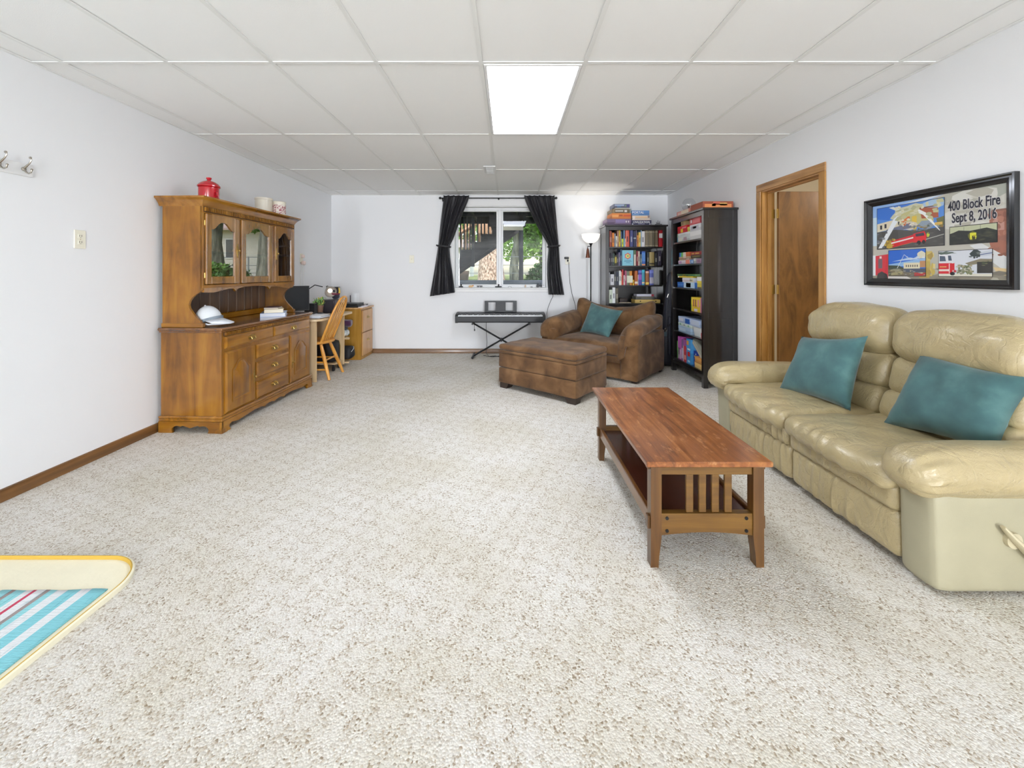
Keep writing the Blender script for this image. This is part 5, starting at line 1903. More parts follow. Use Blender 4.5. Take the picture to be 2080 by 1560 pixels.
def upright(x0, x1, zb, h, col, label, group, dep=None, lean=0, bands=None, y=None):
    """a standing book: boards, rounded spine toward the front, page block"""
    dep = dep or min(.25, max(.12, h * .72))
    y0 = (BY + .03 + brnd.uniform(0, .03)) if y is None else y
    w_ = x1 - x0
    e = min(.003, w_ * .18)
    t = thing('book', label, 'book', ((x0 + x1) / 2, y0, zb), 0, group)
    b = MB()
    b.box(x0, x0 + e, y0, y0 + dep, zb, zb + h).box(x1 - e, x1, y0, y0 + dep, zb, zb + h)
    b.prism([(x0, y0 + .004), (x0 + w_ * .2, y0), (x1 - w_ * .2, y0), (x1, y0 + .004), (x1 - e, y0 + .008), (x0 + e, y0 + .008)], 'z', zb, zb + h)
    o = obj('cover', b, C(col, .5), t, 20)
    obj('pages', MB().box(x0 + e, x1 - e, y0 + .008, y0 + dep - .004, zb + .003, zb + h - .004), C((226, 218, 200), .9), t, None)
    lt_ = (235, 228, 208) if max(col) < 170 else (40, 40, 50)
    for f0, f1, c in (bands or [(.30, .62, tuple(int(.45 * a + .55 * q) for a, q in zip(col, lt_)))] if w_ > .009 else []):
        ins = .30 if not bands else .02
        obj('spine_label', MB().box(x0 + w_ * ins, x1 - w_ * ins, y0 - .0006, y0 + .004, zb + h * f0, zb + h * f1), C(c), t, None)
    return t


def shelf_books(spec, k, per, x_off, zb_img, shelf_name, group):
    z = SHELVES[k]
    n = 0
    for it in spec:
        a, c, top, col = it[:4]
        bands = it[4] if len(it) > 4 else None
        n += 1
        nm = ORD[n - 1] if n <= len(ORD) else str(n)
        lab = '%s book, %s from the left on the %s shelf of the back bookcase' % (cname(col), nm, shelf_name)
        upright(x_off + a * per, x_off + c * per - .0006, z, (zb_img - top) * per, col, lab, group, bands=bands)


G1 = 'books on the top shelf of the back bookcase'
S1 = [(258, 300, 1030, (156, 72, 56)), (301, 338, 1040, (120, 58, 40)), (345, 405, 1085, (228, 138, 56)), (410, 445, 1110, (146, 156, 172)), (447, 490, 1185, (216, 212, 196)), (492, 545, 1020, (166, 122, 102)),
      (546, 600, 985, (208, 174, 52)), (601, 626, 1050, (92, 112, 152)), (628, 682, 1265, (208, 216, 56)), (684, 714, 1000, (122, 162, 198)), (716, 738, 1260, (226, 220, 200)), (740, 855, 1000, (208, 98, 80)),
      (880, 970, 1010, (72, 78, 128)), (975, 1055, 1030, (42, 46, 76), [(.5, .58, (170, 176, 180))]), (1058, 1086, 990, (160, 142, 172)), (1088, 1134, 1160, (204, 130, 52)), (1136, 1192, 1070, (228, 196, 100)),
      (1195, 1222, 1010, (150, 182, 206)), (1225, 1332, 1035, (228, 224, 224))]
x1o, per1 = 1.3765, .000495
shelf_books(S1, 0, per1, x1o, 1510, 'top', G1)
for k in range(11):
    a = 1338 + k * 35.5
    col = [(120, 108, 88), (134, 122, 98), (112, 104, 90), (128, 116, 92)][k % 4]
    upright(x1o + a * per1, x1o + (a + 34.5) * per1, 1.649, .252, col, 'slim grey-brown volume, %s in the matching set right of the big white book' % ORD[k], 'matching grey-brown volumes',
            bands=[(.05, .09, (190, 178, 150)), (.86, .9, (190, 178, 150))])
upright(x1o + 1742 * per1, x1o + 1846 * per1, 1.649, .264, (190, 20, 38), 'red book with white spine label, rightmost on the top shelf', G1, bands=[(.5, .76, (228, 228, 226))])

G2 = 'books on the second shelf of the back bookcase'
per2, x2o = .000566, 1.3735
S2 = [(222, 270, 180, (50, 44, 54)), (272, 320, 170, (54, 54, 62)), (322, 368, 180, (48, 68, 58)), (370, 422, 230, (58, 54, 34), [(.25, .85, (176, 160, 66))]), (425, 466, 200, (48, 48, 62)), (468, 504, 150, (108, 102, 132)),
      (508, 550, 70, (38, 64, 98))]
shelf_books(S2, 1, per2, x2o, 500, 'second', G2)
S2b = [(880, 932, 90, (106, 134, 96), [(.0, .72, (224, 214, 200))]), (936, 986, 110, (134, 54, 62)), (990, 1032, 120, (222, 204, 184)), (1036, 1082, 200, (92, 112, 122)),
       (1090, 1186, 120, (54, 94, 170), [(.02, .12, (214, 140, 90)), (.3, .9, (90, 140, 206))]), (1222, 1284, 150, (42, 50, 52)), (1288, 1416, 140, (168, 148, 94), [(.08, .2, (60, 52, 34))]), (1430, 1502, 170, (48, 48, 50)),
       (1510, 1600, 100, (58, 52, 70))]
for i, it in enumerate(S2b):
    a, c, top, col = it[:4]
    upright(x2o + a * per2, x2o + c * per2 - .0006, SHELVES[1], (500 - top) * per2, col, '%s book, %s to the right of the face-out blue book' % (cname(col), ORD[i]), G2, bands=it[4] if len(it) > 4 else None)
# face-out blue book
t = thing('book', 'light blue book displayed face-out on the second shelf with a red star emblem', 'book', (x2o + 702 * per2, BY + .03, SHELVES[1]), 0, G2)
fx0, fx1, fz0, fz1, fy = x2o + 556 * per2, x2o + 848 * per2, SHELVES[1], SHELVES[1] + .229, BY + .022
obj('cover', MB().box(fx0, fx1, fy, fy + .003, fz0, fz1).box(fx0, fx1, fy + .027, fy + .03, fz0, fz1).box(fx0, fx0 + .003, fy + .003, fy + .027, fz0, fz1), C((134, 196, 214)), t, None)
obj('pages', MB().box(fx0 + .003, fx1 - .004, fy + .003, fy + .027, fz0 + .003, fz1 - .003), C((226, 218, 200), .9), t, None)
mx_, mz_ = (fx0 + fx1) / 2, fz0 + .143
star = lambda r0, r1, n: [(mx_ + (r0 if k % 2 else r1) * math.sin(PI * k / n), mz_ + (r0 if k % 2 else r1) * math.cos(PI * k / n)) for k in range(2 * n)]
obj('emblem', MB().prism(star(.040, .050, 6), 'y', fy - .0006, fy, 0).prism(star(.028, .034, 6), 'y', fy - .0012, fy - .0006, 1).prism(star(.012, .018, 6), 'y', fy - .0018, fy - .0012, 2),
    [C((206, 96, 104)), C((228, 214, 120)), C((120, 170, 120))], t, None)
b = MB()
for z, a, c in ((.078, -.05, .05), (.062, -.055, .06), (.046, -.025, .03)):
    b.box(mx_ + a, mx_ + c, fy - .0005, fy, fz0 + z - .004, fz0 + z + .003)
obj('cover_print', b, C((84, 128, 160)), t, None)

G3 = 'books on the third shelf of the back bookcase'
S3 = [(220, 252, 700, (152, 152, 158)), (255, 347, 745, (208, 208, 212), []), (350, 412, 670, (72, 74, 78)), (414, 476, 680, (48, 54, 72)), (480, 528, 650, (228, 230, 230)), (531, 565, 680, (218, 184, 146)),
      (567, 604, 620, (196, 52, 54)), (606, 632, 770, (228, 222, 214)), (634, 680, 650, (166, 86, 114)), (682, 720, 665, (136, 140, 116)), (722, 762, 660, (120, 122, 100)), (766, 832, 660, (220, 146, 52)),
      (836, 882, 890, (228, 178, 38)), (890, 966, 655, (180, 100, 46), [(.1, .25, (226, 210, 190))]), (970, 988, 760, (200, 196, 190)), (992, 1086, 635, (80, 70, 156), [(.35, .7, (150, 90, 180)), (.82, .95, (110, 130, 200))]),
      (1092, 1168, 625, (74, 154, 178), [(.82, .98, (70, 190, 214)), (.1, .2, (226, 200, 170))]), (1182, 1272, 655, (156, 96, 54), [(.84, .97, (220, 180, 170)), (.04, .2, (226, 190, 80))]),
      (1286, 1392, 625, (90, 100, 170), [(.78, .95, (130, 140, 214)), (.1, .5, (180, 176, 190))])]
shelf_books(S3, 2, per2, x2o, 1030, 'third', G3)
one('note_card', MB().box(x2o + 676 * per2, x2o + 830 * per2, BY + .018, BY + .022, SHELVES[2] + .036, SHELVES[2] + .141, .001), C((226, 228, 204)), 'square cream card leaning before the books on the third shelf', 'card',
    (x2o + 750 * per2, BY + .02, SHELVES[2]))
G4 = 'standing books on the fourth shelf of the back bookcase'
for i, it in enumerate([(222, 310, 1150, (208, 218, 198)), (313, 389, 1090, (232, 234, 234)), (392, 462, 1110, (92, 86, 70))]):
    a, c, top, col = it
    upright(x2o + a * per2, x2o + c * per2 - .0006, SHELVES[3], (1500 - top) * per2, col, '%s book standing at the left end of the fourth shelf' % ['pale green', 'white', 'dark grey-brown'][i], G4, bands=[])


def flat_box(name, label, x0, x1, y0, y1, z0, z1, col, cat='game box', group=None, prints=(), face='y', lid=.55):
    """a lidded game box: tray, overlapping lid and printed patches on the face that shows. prints: (u0,u1,v0,v1,colour)"""
    t = thing(name, label, cat, ((x0 + x1) / 2, (y0 + y1) / 2, z0), 0, group)
    h = z1 - z0
    o = .0015
    obj('tray', MB().box(x0 + o, x1 - o, y0 + o, y1 - o, z0, z1 - .003), C(tuple(int(v * .92) for v in col)), t, None)
    obj('lid', MB().box(x0, x1, y0, y1, z0 + h * (1 - lid), z1, .001), C(col), t, None)
    if prints:
        b, mats = MB(), []
        for u0, u1, v0, v1, c in prints:
            m = C(c)
            if m not in mats: mats.append(m)
            a0, a1 = z0 + h * v0, z0 + h * v1
            if face == 'y': b.box(x0 + (x1 - x0) * u0, x0 + (x1 - x0) * u1, y0 - .0012, y0 + .002, a0, a1, 0, mats.index(m))
            else: b.box(x0 - .0012, x0 + .002, y1 - (y1 - y0) * u1, y1 - (y1 - y0) * u0, a0, a1, 0, mats.index(m))
        obj('box_print', b, mats, t, None)
    return t


def text(name, s, size, mat, parent, Mtx, sx=1.0, bold=0.0, align='LEFT'):
    cu = bpy.data.curves.new(name, 'FONT')
    cu.body = s
    cu.size = size
    cu.align_x = align
    cu.offset = bold
    cu.extrude = .0003
    cu.resolution_u = 3
    tmp = bpy.data.objects.new(name, cu)
    COL.objects.link(tmp)
    dg = bpy.context.evaluated_depsgraph_get()
    me = bpy.data.meshes.new_from_object(tmp.evaluated_get(dg))
    bpy.data.objects.remove(tmp)
    me.transform(Mtx @ Matrix.Diagonal((sx, 1, 1, 1)))
    me.transform(INV[parent.name])
    me.materials.clear()
    me.materials.append(mat)
    o = bpy.data.objects.new(name, me)
    COL.objects.link(o)
    o.parent = parent
    INV[o.name] = INV[parent.name]
    return o


FRONT = lambda x, y, z: Matrix.Translation((x, y, z)) @ Matrix.Rotation(R(90), 4, 'X')            # faces -y
SIDEW = lambda x, y, z: Matrix.Translation((x, y, z)) @ Matrix.Rotation(R(-90), 4, 'Z') @ Matrix.Rotation(R(90), 4, 'X')   # faces -x
TW = C((236, 236, 236))

# lying things on shelf four
z = SHELVES[3]
flat_box('wooden_box', 'low dark brown box in the middle of the fourth shelf', x2o + 520 * per2, x2o + 720 * per2, BY + .08, BY + .24, z + .010, z + .066, (52, 40, 36), 'box')
book('book', 'thin tan book lying under the dark brown box on the fourth shelf', (x2o + 650 * per2, BY + .15, z), (.185, .2, .010), C((150, 124, 92)))
t = flat_box('long_box', 'long yellow wooden box with two dark knobs on the fourth shelf', x2o + 895 * per2, x2o + 1560 * per2, BY + .03, BY + .22, z, z + .052, (216, 184, 104), 'box')
for u in (1035, 1440):
    obj('knob', MB().tube([(x2o + u * per2, BY + .03, z + .028), (x2o + u * per2, BY + .022, z + .028)], .009, 10), C((60, 50, 20)), t)
flat_box('game_box', 'dark grey patterned box lying on the long yellow box on the fourth shelf', x2o + 920 * per2, x2o + 1412 * per2, BY + .04, BY + .22, z + .052, z + .099, (92, 90, 84), prints=((.3, .9, .2, .8, (110, 106, 94)),))
flat_box('game_box', 'slim white box with a red end on top of the fourth shelf pile', x2o + 950 * per2, x2o + 1400 * per2, BY + .045, BY + .2, z + .099, z + .132, (214, 214, 226), prints=((.86, 1, .05, .95, (176, 60, 70)),))

# boxes on top of the back bookcase
zt = 1.972
px_ = .000495
GT = 'board game boxes on top of the back bookcase'
t = flat_box('game_box', 'wide purple-grey game box, lowest in the left pile atop the bookcase', x1o + 180 * px_, x1o + 898 * px_, BY + .02, BY + .31, zt, zt + .092, (126, 106, 134), group=GT,
             prints=((.02, .3, .0, .45, (96, 78, 104)), (.35, .75, .35, .9, (140, 124, 170)), (.77, .82, .4, .7, (226, 220, 226)), (.87, .91, .4, .7, (226, 220, 226)), (.3, .98, .0, .16, (88, 70, 96))))
flat_box('game_box', 'bright orange game box in the left pile atop the bookcase', x1o + 315 * px_, x1o + 895 * px_, BY + .02, BY + .31, zt + .092, zt + .176, (232, 140, 66), group=GT,
         prints=((.38, .56, .45, .75, (170, 84, 40)), (.6, .98, .4, .75, (206, 92, 56)), (0, 1, 0, .06, (196, 106, 50)), (.02, .34, .3, .7, (240, 170, 104))))
flat_box('game_box', 'khaki brown game box above the orange one atop the bookcase', x1o + 318 * px_, x1o + 900 * px_, BY + .02, BY + .31, zt + .176, zt + .238, (118, 104, 84), group=GT,
         prints=((.18, .58, .4, .66, (226, 222, 216)), (.65, .78, .25, .75, (226, 222, 216)), (.02, .14, .1, .9, (150, 130, 96)), (.92, 1, 0, 1, (140, 150, 150))))
flat_box('game_box', 'small pale lidded box between khaki and slate boxes atop the bookcase', x1o + 410 * px_, x1o + 840 * px_, BY + .03, BY + .26, zt + .238, zt + .256, (206, 200, 188), group=GT)
flat_box('game_box', 'slate blue game box, topmost of the left pile atop the bookcase', x1o + 375 * px_, x1o + 858 * px_, BY + .02, BY + .27, zt + .256, zt + .312, (112, 116, 138), group=GT,
         prints=((.06, .64, .5, .86, (176, 190, 216)), (.7, .78, .4, .7, (150, 190, 140)), (.8, .97, .2, .9, (92, 88, 140)), (.2, .45, .1, .5, (96, 130, 170))))
flat_box('game_box', 'pale cream game box set back behind the orange one atop the bookcase', x1o + 182 * px_, x1o + 620 * px_, BY + .315, BY + .35, zt + .0, zt + .24, (232, 226, 220), group=GT) if False else None
t = flat_box('game_box', 'dark navy game box, lowest in the right pile atop the bookcase', x1o + 905 * px_, x1o + 1502 * px_, BY + .02, BY + .31, zt, zt + .072, (48, 48, 84), group=GT,
             prints=((.03, .09, .1, .3, (214, 214, 226)), (.9, .96, .1, .3, (214, 214, 226)), (.34, .66, .18, .26, (170, 170, 200))))
text('lettering', 'CIVILIZATION', .040, TW, t, FRONT(x1o + 1205 * px_, BY + .0175, zt + .030), 1.0, .0006, 'CENTER')
flat_box('game_box', 'cream game box in the middle of the right pile atop the bookcase', x1o + 930 * px_, x1o + 1470 * px_, BY + .025, BY + .3, zt + .072, zt + .142, (230, 214, 198), group=GT,
         prints=((.18, .84, .45, .8, (226, 190, 150)), (.04, .14, .2, .8, (236, 222, 220)), (.86, .97, .5, .95, (150, 130, 124)), (.2, .8, .08, .22, (214, 190, 170))))
t = flat_box('game_box', 'sky blue game box with white lettering, topmost of the right pile', x1o + 908 * px_, x1o + 1440 * px_, BY + .02, BY + .3, zt + .142, zt + .216, (92, 140, 198), group=GT,
             prints=((.04, .42, .16, .24, (150, 184, 222)), (.5, 1, 0, .5, (84, 126, 180))))
text('lettering', 'PORTAL', .050, TW, t, FRONT(x1o + 925 * px_, BY + .0175, zt + .170), .95, .0008)
t = thing('model_ship', 'small grey scale model on the right end of the bookcase top', 'model', (x1o + 1790 * px_, BY + .12, zt))
b = MB()
b.rbox((x1o + 1790 * px_, BY + .12, zt + .016), (.05, .02, .015), .012, (6, 4, 4))
obj('hull', b, C((132, 132, 136)), t)
b = MB()
for k, h in ((-.03, .03), (-.008, .05), (.018, .04)):
    b.tube([(x1o + 1790 * px_ + k, BY + .12, zt + .03), (x1o + 1790 * px_ + k, BY + .12, zt + .03 + h)], .004, 6)
b.box(x1o + 1790 * px_ - .02, x1o + 1790 * px_ + .02, BY + .112, BY + .128, zt + .03, zt + .045)
obj('deckhouse', b, C((120, 120, 126)), t)

# ------------------------------------------------------------------ games in the right bookcase; its open front faces -x
GG = 'board games in the right bookcase'
fx = 2.165


def game(label, y0, y1, z0, z1, col, prints=(), dep=.27, fx_=None, name='game_box', cat='game box', dx=0):
    a = fx + dx
    return flat_box(name, label, a, a + dep, y0, y1, z0, z1, col, cat, GG, prints, 'x')


z = SHELVES[0]
game('white box, lowest of the near stack on the top shelf of board games', 4.60, 4.875, z, z + .098, (236, 234, 232))
game('white box with grey picture under the red one on the games top shelf', 4.605, 4.88, z + .098, z + .176, (226, 226, 228), ((.1, .8, .2, .8, (190, 186, 196)), (.3, .6, .4, .7, (214, 208, 214))))
game('pinkish red box, topmost of the near stack on the games top shelf', 4.61, 4.885, z + .176, z + .262, (214, 92, 98), ((.1, .22, .3, .7, (236, 226, 226)), (.3, .95, .2, .85, (222, 122, 124))))
game('grey and white box, lowest of the far stack on the games top shelf', 4.90, 5.24, z, z + .064, (204, 208, 206), ((.12, .42, .2, .8, (224, 220, 206)), (.55, .8, .15, .8, (176, 150, 160)), (.0, .06, 0, 1, (90, 140, 160))))
game('slim white box under the bright red box on the games top shelf', 4.90, 5.24, z + .064, z + .110, (226, 228, 228), ((.0, .07, 0, 1, (150, 180, 150)), (.3, .7, .3, .6, (200, 206, 200))))
game('bright red box with yellow round emblem on the games top shelf', 4.955, 5.235, z + .110, z + .196, (204, 20, 36), ((.36, .56, .08, .6, (232, 204, 60)), (.5, .9, .6, .8, (228, 130, 140)), (.06, .14, .2, .8, (170, 20, 30))))
game('small tan box on top of the bright red box on the games top shelf', 5.0, 5.13, z + .196, z + .252, (190, 164, 116), ((.2, .5, .2, .8, (150, 120, 90)),), .2)
game('tiny yellow box beside the bright red one on the games top shelf', 4.895, 4.945, z + .110, z + .165, (214, 206, 90), (), .12)
z = SHELVES[1]
game('white and pink box, lowest of the far stack on the second games shelf', 4.89, 5.21, z, z + .048, (224, 212, 220), ((.05, .3, .2, .8, (190, 150, 190)), (.68, 1, 0, 1, (226, 130, 110))))
game('striped tan box in the middle of the far stack on the second games shelf', 4.90, 5.19, z + .048, z + .092, (196, 166, 134), ((0, 1, .4, .55, (130, 100, 84)), (.45, .7, .5, .95, (222, 196, 186)), (.75, 1, .1, .5, (214, 180, 170))))
game('rainbow coloured box, topmost of the far stack on the second games shelf', 4.90, 5.18, z + .092, z + .145, (214, 110, 60), ((0, .1, 0, 1, (50, 90, 170)), (.1, .22, 0, 1, (70, 160, 200)), (.22, .40, 0, 1, (120, 196, 90)), (.40, .68, 0, 1, (226, 214, 200))))
game('red box with gold lettering bars at the near end of the second games shelf', 4.585, 4.86, z + .100, z + .138, (150, 40, 44), ((.1, .35, .25, .65, (196, 150, 70)), (.45, .8, .25, .65, (196, 150, 70))))
game('dark olive box under the red box at the near end of the second games shelf', 4.585, 4.855, z + .062, z + .100, (70, 58, 46), ((.15, .85, .4, .7, (120, 106, 50)),))
game('little blue box at the bottom of the second games shelf', 4.79, 4.87, z, z + .05, (84, 134, 196), ((.4, .9, .2, .8, (180, 200, 224)),), .16)
game('little grey box in the middle of the second games shelf', 4.72, 4.785, z, z + .062, (170, 170, 168), ((.2, .8, .5, .85, (206, 206, 200)),), .16)
game('little mauve box at the near end of the second games shelf', 4.60, 4.71, z, z + .055, (170, 140, 158), ((.2, .8, .2, .8, (146, 110, 130)),), .16)
z = SHELVES[2]
game('bright blue box, lowest on the third games shelf', 4.70, 5.24, z, z + .066, (44, 106, 190), ((.36, .9, 0, 1, (190, 214, 232)), (.48, .72, .1, .9, (226, 210, 176)), (.04, .3, .3, .7, (70, 130, 206))))
game('white box lying on the bright blue box on the third games shelf', 4.79, 5.09, z + .066, z + .122, (232, 228, 232), ((.1, .9, .35, .5, (214, 190, 196)), (.7, 1, .1, .9, (222, 216, 190))))
game('flat yellow box under the green box on the third games shelf', 4.80, 5.22, z + .122, z + .140, (226, 196, 50), ((0, .08, 0, 1, (236, 232, 224)),))
game('flat green box, topmost on the third games shelf', 4.62, 5.24, z + .140, z + .166, (96, 134, 78), ((.1, .5, .2, .6, (60, 90, 54)), (.25, .4, .1, .7, (226, 214, 90)), (.62, .8, .2, .8, (60, 120, 70))))
game('small yellow and white box at the near end of the third games shelf', 4.585, 4.69, z, z + .135, (226, 204, 70), ((0, 1, .66, 1, (230, 228, 222)), (.1, .9, 0, .14, (90, 84, 80))), .2)
z = SHELVES[3]
t = game('yellow toy box with green end alone on the fourth games shelf', 4.585, 4.84, z, z + .165, (234, 200, 48), ((.18, .3, .35, .85, (150, 96, 70)), (.38, .5, .35, .85, (150, 96, 70)), (.62, .78, .35, .85, (214, 150, 150)), (.3, .6, .02, .2, (214, 206, 216)), (.9, 1, 0, 1, (196, 120, 150))))
obj('green_end', MB().box(fx, fx + .26, 4.8405, 4.846, z + .002, z + .163), C((60, 150, 70)), t, None)
game('small dark box at the back middle of the fourth games shelf', 4.86, 4.93, z, z + .09, (44, 44, 46), ((.3, .8, .5, .75, (170, 176, 170)),), .12, dx=.05)
z = SHELVES[4]
game('pale blue patterned box, lowest on the fifth games shelf', 4.86, 5.21, z, z + .075, (172, 198, 222), ((.1, .6, .2, .7, (196, 214, 230)),))
game('white and mint box in the middle of the fifth shelf stack', 4.82, 5.21, z + .075, z + .112, (216, 230, 222), ((.1, .2, .2, .8, (120, 170, 150)), (.4, .5, .3, .7, (150, 150, 160)), (.7, .8, .2, .8, (140, 190, 160))))
game('large light blue box with a deep blue square on the fifth shelf', 4.62, 5.21, z + .112, z + .19, (186, 204, 232), ((.34, .55, .1, .85, (44, 96, 180)), (.05, .25, .3, .8, (220, 222, 236)), (.62, .95, .2, .9, (196, 206, 222))))
t = thing('storage_bin', 'open white plastic bin at the near end of the fifth games shelf', 'bin', (2.26, 4.70, z), 0)
b = MB()
b.rings([[(2.255 + sx * a, 4.70 + sy * c, z + h) for sx, sy in ((-1, -1), (1, -1), (1, 1), (-1, 1))] for a, c, h in ((.075, .085, .002), (.088, .104, .105), (.094, .11, .108), (.094, .11, .111), (.084, .1, .108), (.07, .08, .006))], True, True)
obj('body', b, C((226, 230, 228), .4), t, None)
b = MB().rbox((2.25, 4.72, z + .05), (.05, .06, .04), .02, (6, 6, 6), (0, 0, 0), soft(.012, 14, 3))
obj('contents', b, C((150, 160, 130)), t)
game('cream picture book lying flat under the bin on the fifth games shelf', 4.585, 4.60, z, z + .06, (206, 90, 90), (), .1)
z = SHELVES[5]
game('tall green puzzle box, first from the far end of the lowest games shelf', 5.225, 5.25, z, z + .22, (110, 170, 90), (), .24)
game('tall pink and violet box, second on the lowest games shelf', 5.12, 5.22, z, z + .285, (196, 90, 170), ((.0, .8, .52, .98, (206, 110, 190)), (.1, .9, .04, .45, (214, 180, 206)), (.25, .5, .2, .5, (120, 80, 130))), .24)
game('narrow mauve box between pink and red boxes on the lowest games shelf', 5.07, 5.115, z, z + .26, (150, 110, 160), ((.1, .9, .1, .6, (206, 190, 214)),), .24)
game('tall red and violet box on the lowest games shelf', 4.985, 5.065, z, z + .275, (214, 66, 76), ((0, 1, .7, 1, (170, 100, 170)), (.0, .2, 0, .7, (226, 200, 206)), (.4, .9, .1, .3, (234, 160, 150))), .24)
game('tall sky blue box with round red patch on the lowest games shelf', 4.85, 4.975, z, z + .295, (78, 158, 218), ((.1, .5, .75, .92, (236, 170, 70)), (.25, .85, .55, .62, (226, 240, 246)), (.3, .8, .06, .14, (170, 214, 236)), (.3, .75, .3, .48, (196, 40, 40))), .24)
game('dark blue spotted box behind the tan boxes on the lowest games shelf', 4.76, 4.845, z, z + .17, (38, 60, 150), ((.2, .35, .6, .7, (200, 210, 90)), (.5, .65, .5, .6, (90, 190, 200)), (.6, .75, .75, .85, (226, 226, 230))), .2, dx=.03)
game('flat pale yellow wooden box, lowest at the near end of the lowest shelf', 4.585, 4.755, z, z + .062, (232, 196, 124), ((0, 1, .9, 1, (206, 160, 90)),))
game('tan orange box on the pale yellow box of the lowest games shelf', 4.59, 4.752, z + .062, z + .125, (222, 160, 88), ((0, 1, .0, .06, (150, 100, 50)),))
t = thing('game_box', 'tilted grey flat box leaning over the tan boxes on the lowest shelf', 'game box', (2.28, 4.68, z + .16), 0, GG)
Mt = Matrix.Translation((2.285, 4.715, z + .215)) @ Matrix.Rotation(R(33), 4, 'X')
obj('lid', MB().box(-.11, .11, -.135, .135, 0, .03, .002).xf(Mt), C((168, 168, 152)), t, None)
obj('tray', MB().box(-.108, .108, -.133, .133, -.03, .0).xf(Mt), C((196, 194, 180)), t, None)

# on top of the right bookcase
t = flat_box('game_box', 'coral red and cream box under the glass globe on the right bookcase top', 2.16, 2.38, 4.87, 5.24, 1.972, 2.035, (226, 150, 134), 'game box', None,
             ((.05, .3, .2, .8, (236, 196, 186)), (.34, .9, .05, .95, (232, 214, 190)), (0, .03, 0, 1, (196, 60, 60))), 'x')
t = thing('glass_globe', 'clear glass globe with a dark spot on the coral red box', 'globe', (2.27, 5.12, 2.035))
obj('glass', MB().lathe([(.03, 0), (.05, .006), (.075, .03), (.085, .07), (.078, .11), (.055, .142), (.04, .152)], (2.26, 5.12, 2.035), 28), glass('thin_glass', .16, (244, 246, 248)), t, 60)
obj('core', MB().lathe([(0, .03), (.012, .035), (.014, .065), (0, .078)], (2.25, 5.10, 2.035), 12), C((50, 50, 54)), t)
t = flat_box('game_box', 'flat brown and orange game box on the near end of the right bookcase top', 2.14, 2.475, 4.50, 4.80, 1.972, 2.05, (150, 72, 46), 'game box', None,
             ((.06, .94, .05, .62, (222, 140, 82)), (.34, .56, .5, .95, (190, 96, 76)), (.56, .8, .4, .8, (206, 160, 90)), (.3, .42, .3, .7, (214, 170, 110))), 'y', .9)

# gig bag standing in the corner
t = thing('gig_bag', 'dark padded instrument bag leaning in the corner between the two bookcases', 'bag', (2.26, 5.55, 0))
NAVY = M('navy_nylon', (36, 38, 50), .55, bump=.2, bscale=200)


def bagf(u, P):
    k = P.z / 1.27
    wd = .19 * (1 - .62 * max(0, k - .30)) if k > .3 else .19
    q = (P.x - 2.26) / .17
    lean = (1 - k) * .0 + k * .035
    return Vector((2.25 + q * wd + lean, 5.545 + (P.y - 5.545) * (1 - .35 * k) + k * .03, P.z)) + Vector((0, noise.noise(P * 5) * .012, 0))


obj('body', MB().rbox((2.26, 5.545, .64), (.17, .075, .63), .06, (10, 8, 26), (0, .012, 0), bagf), NAVY, t, 60)
obj('pocket', MB().rbox((2.24, 5.462, .42), (.11, .022, .26), .02, (8, 4, 10), (0, -.01, 0)), NAVY, t, 60)
b = MB().tube([(2.13, 5.46, .9), (2.105, 5.44, .72), (2.10, 5.43, .58), (2.09, 5.43, .5)], .008, 6).tube([(2.2, 5.44, .62), (2.12, 5.42, .56), (2.09, 5.42, .53)], .007, 6)
obj('strap', b, C((26, 26, 34)), t)
b = MB().tube([(2.085 + .012 * math.cos(a), 5.42, .505 + .022 * math.sin(a)) for a in [2 * PI * k / 12 for k in range(12)]], .004, 6, loop=True)
b.tube([(2.14, 5.465, .98), (2.12, 5.46, .93)], .005, 6)
obj('ring', b, CHROME, t)
obj('tag', MB().box(2.055, 2.10, 5.415, 5.42, .42, .48, .002), C((74, 96, 104)), t, None)

# ------------------------------------------------------------------ framed fire poster on the right wall
fy0, fy1, fz0, fz1 = 1.999, 2.845, 1.175, 1.757
pf = thing('framed_poster', 'black framed commemorative fire poster on the wall above the leather sofa', 'picture', (XR, (fy0 + fy1) / 2, (fz0 + fz1) / 2))
FR = M('black_frame', (26, 27, 30), .22, coat=.5)
b = MB()
pr = [(0, 0), (.028, 0), (.030, .008), (.022, .016), (.024, .024), (.016, .04), (.010, .047), (0, .047)]      # (proud of wall, inward)
rs = []
for d, i in pr:
    rs.append([(XR - d, fy1 - i, fz0 + i), (XR - d, fy0 + i, fz0 + i), (XR - d, fy0 + i, fz1 - i), (XR - d, fy1 - i, fz1 - i)])
b.rings(rs, True, False)
obj('frame', b, FR, pf, 30)
obj('backing', MB().box(XR - .006, XR - .001, fy0 + .04, fy1 - .04, fz0 + .04, fz1 - .04), C((60, 60, 60)), pf, None)
Y1, Y0, Z0, Z1 = fy1 - .046, fy0 + .046, fz0 + .045, fz1 - .045


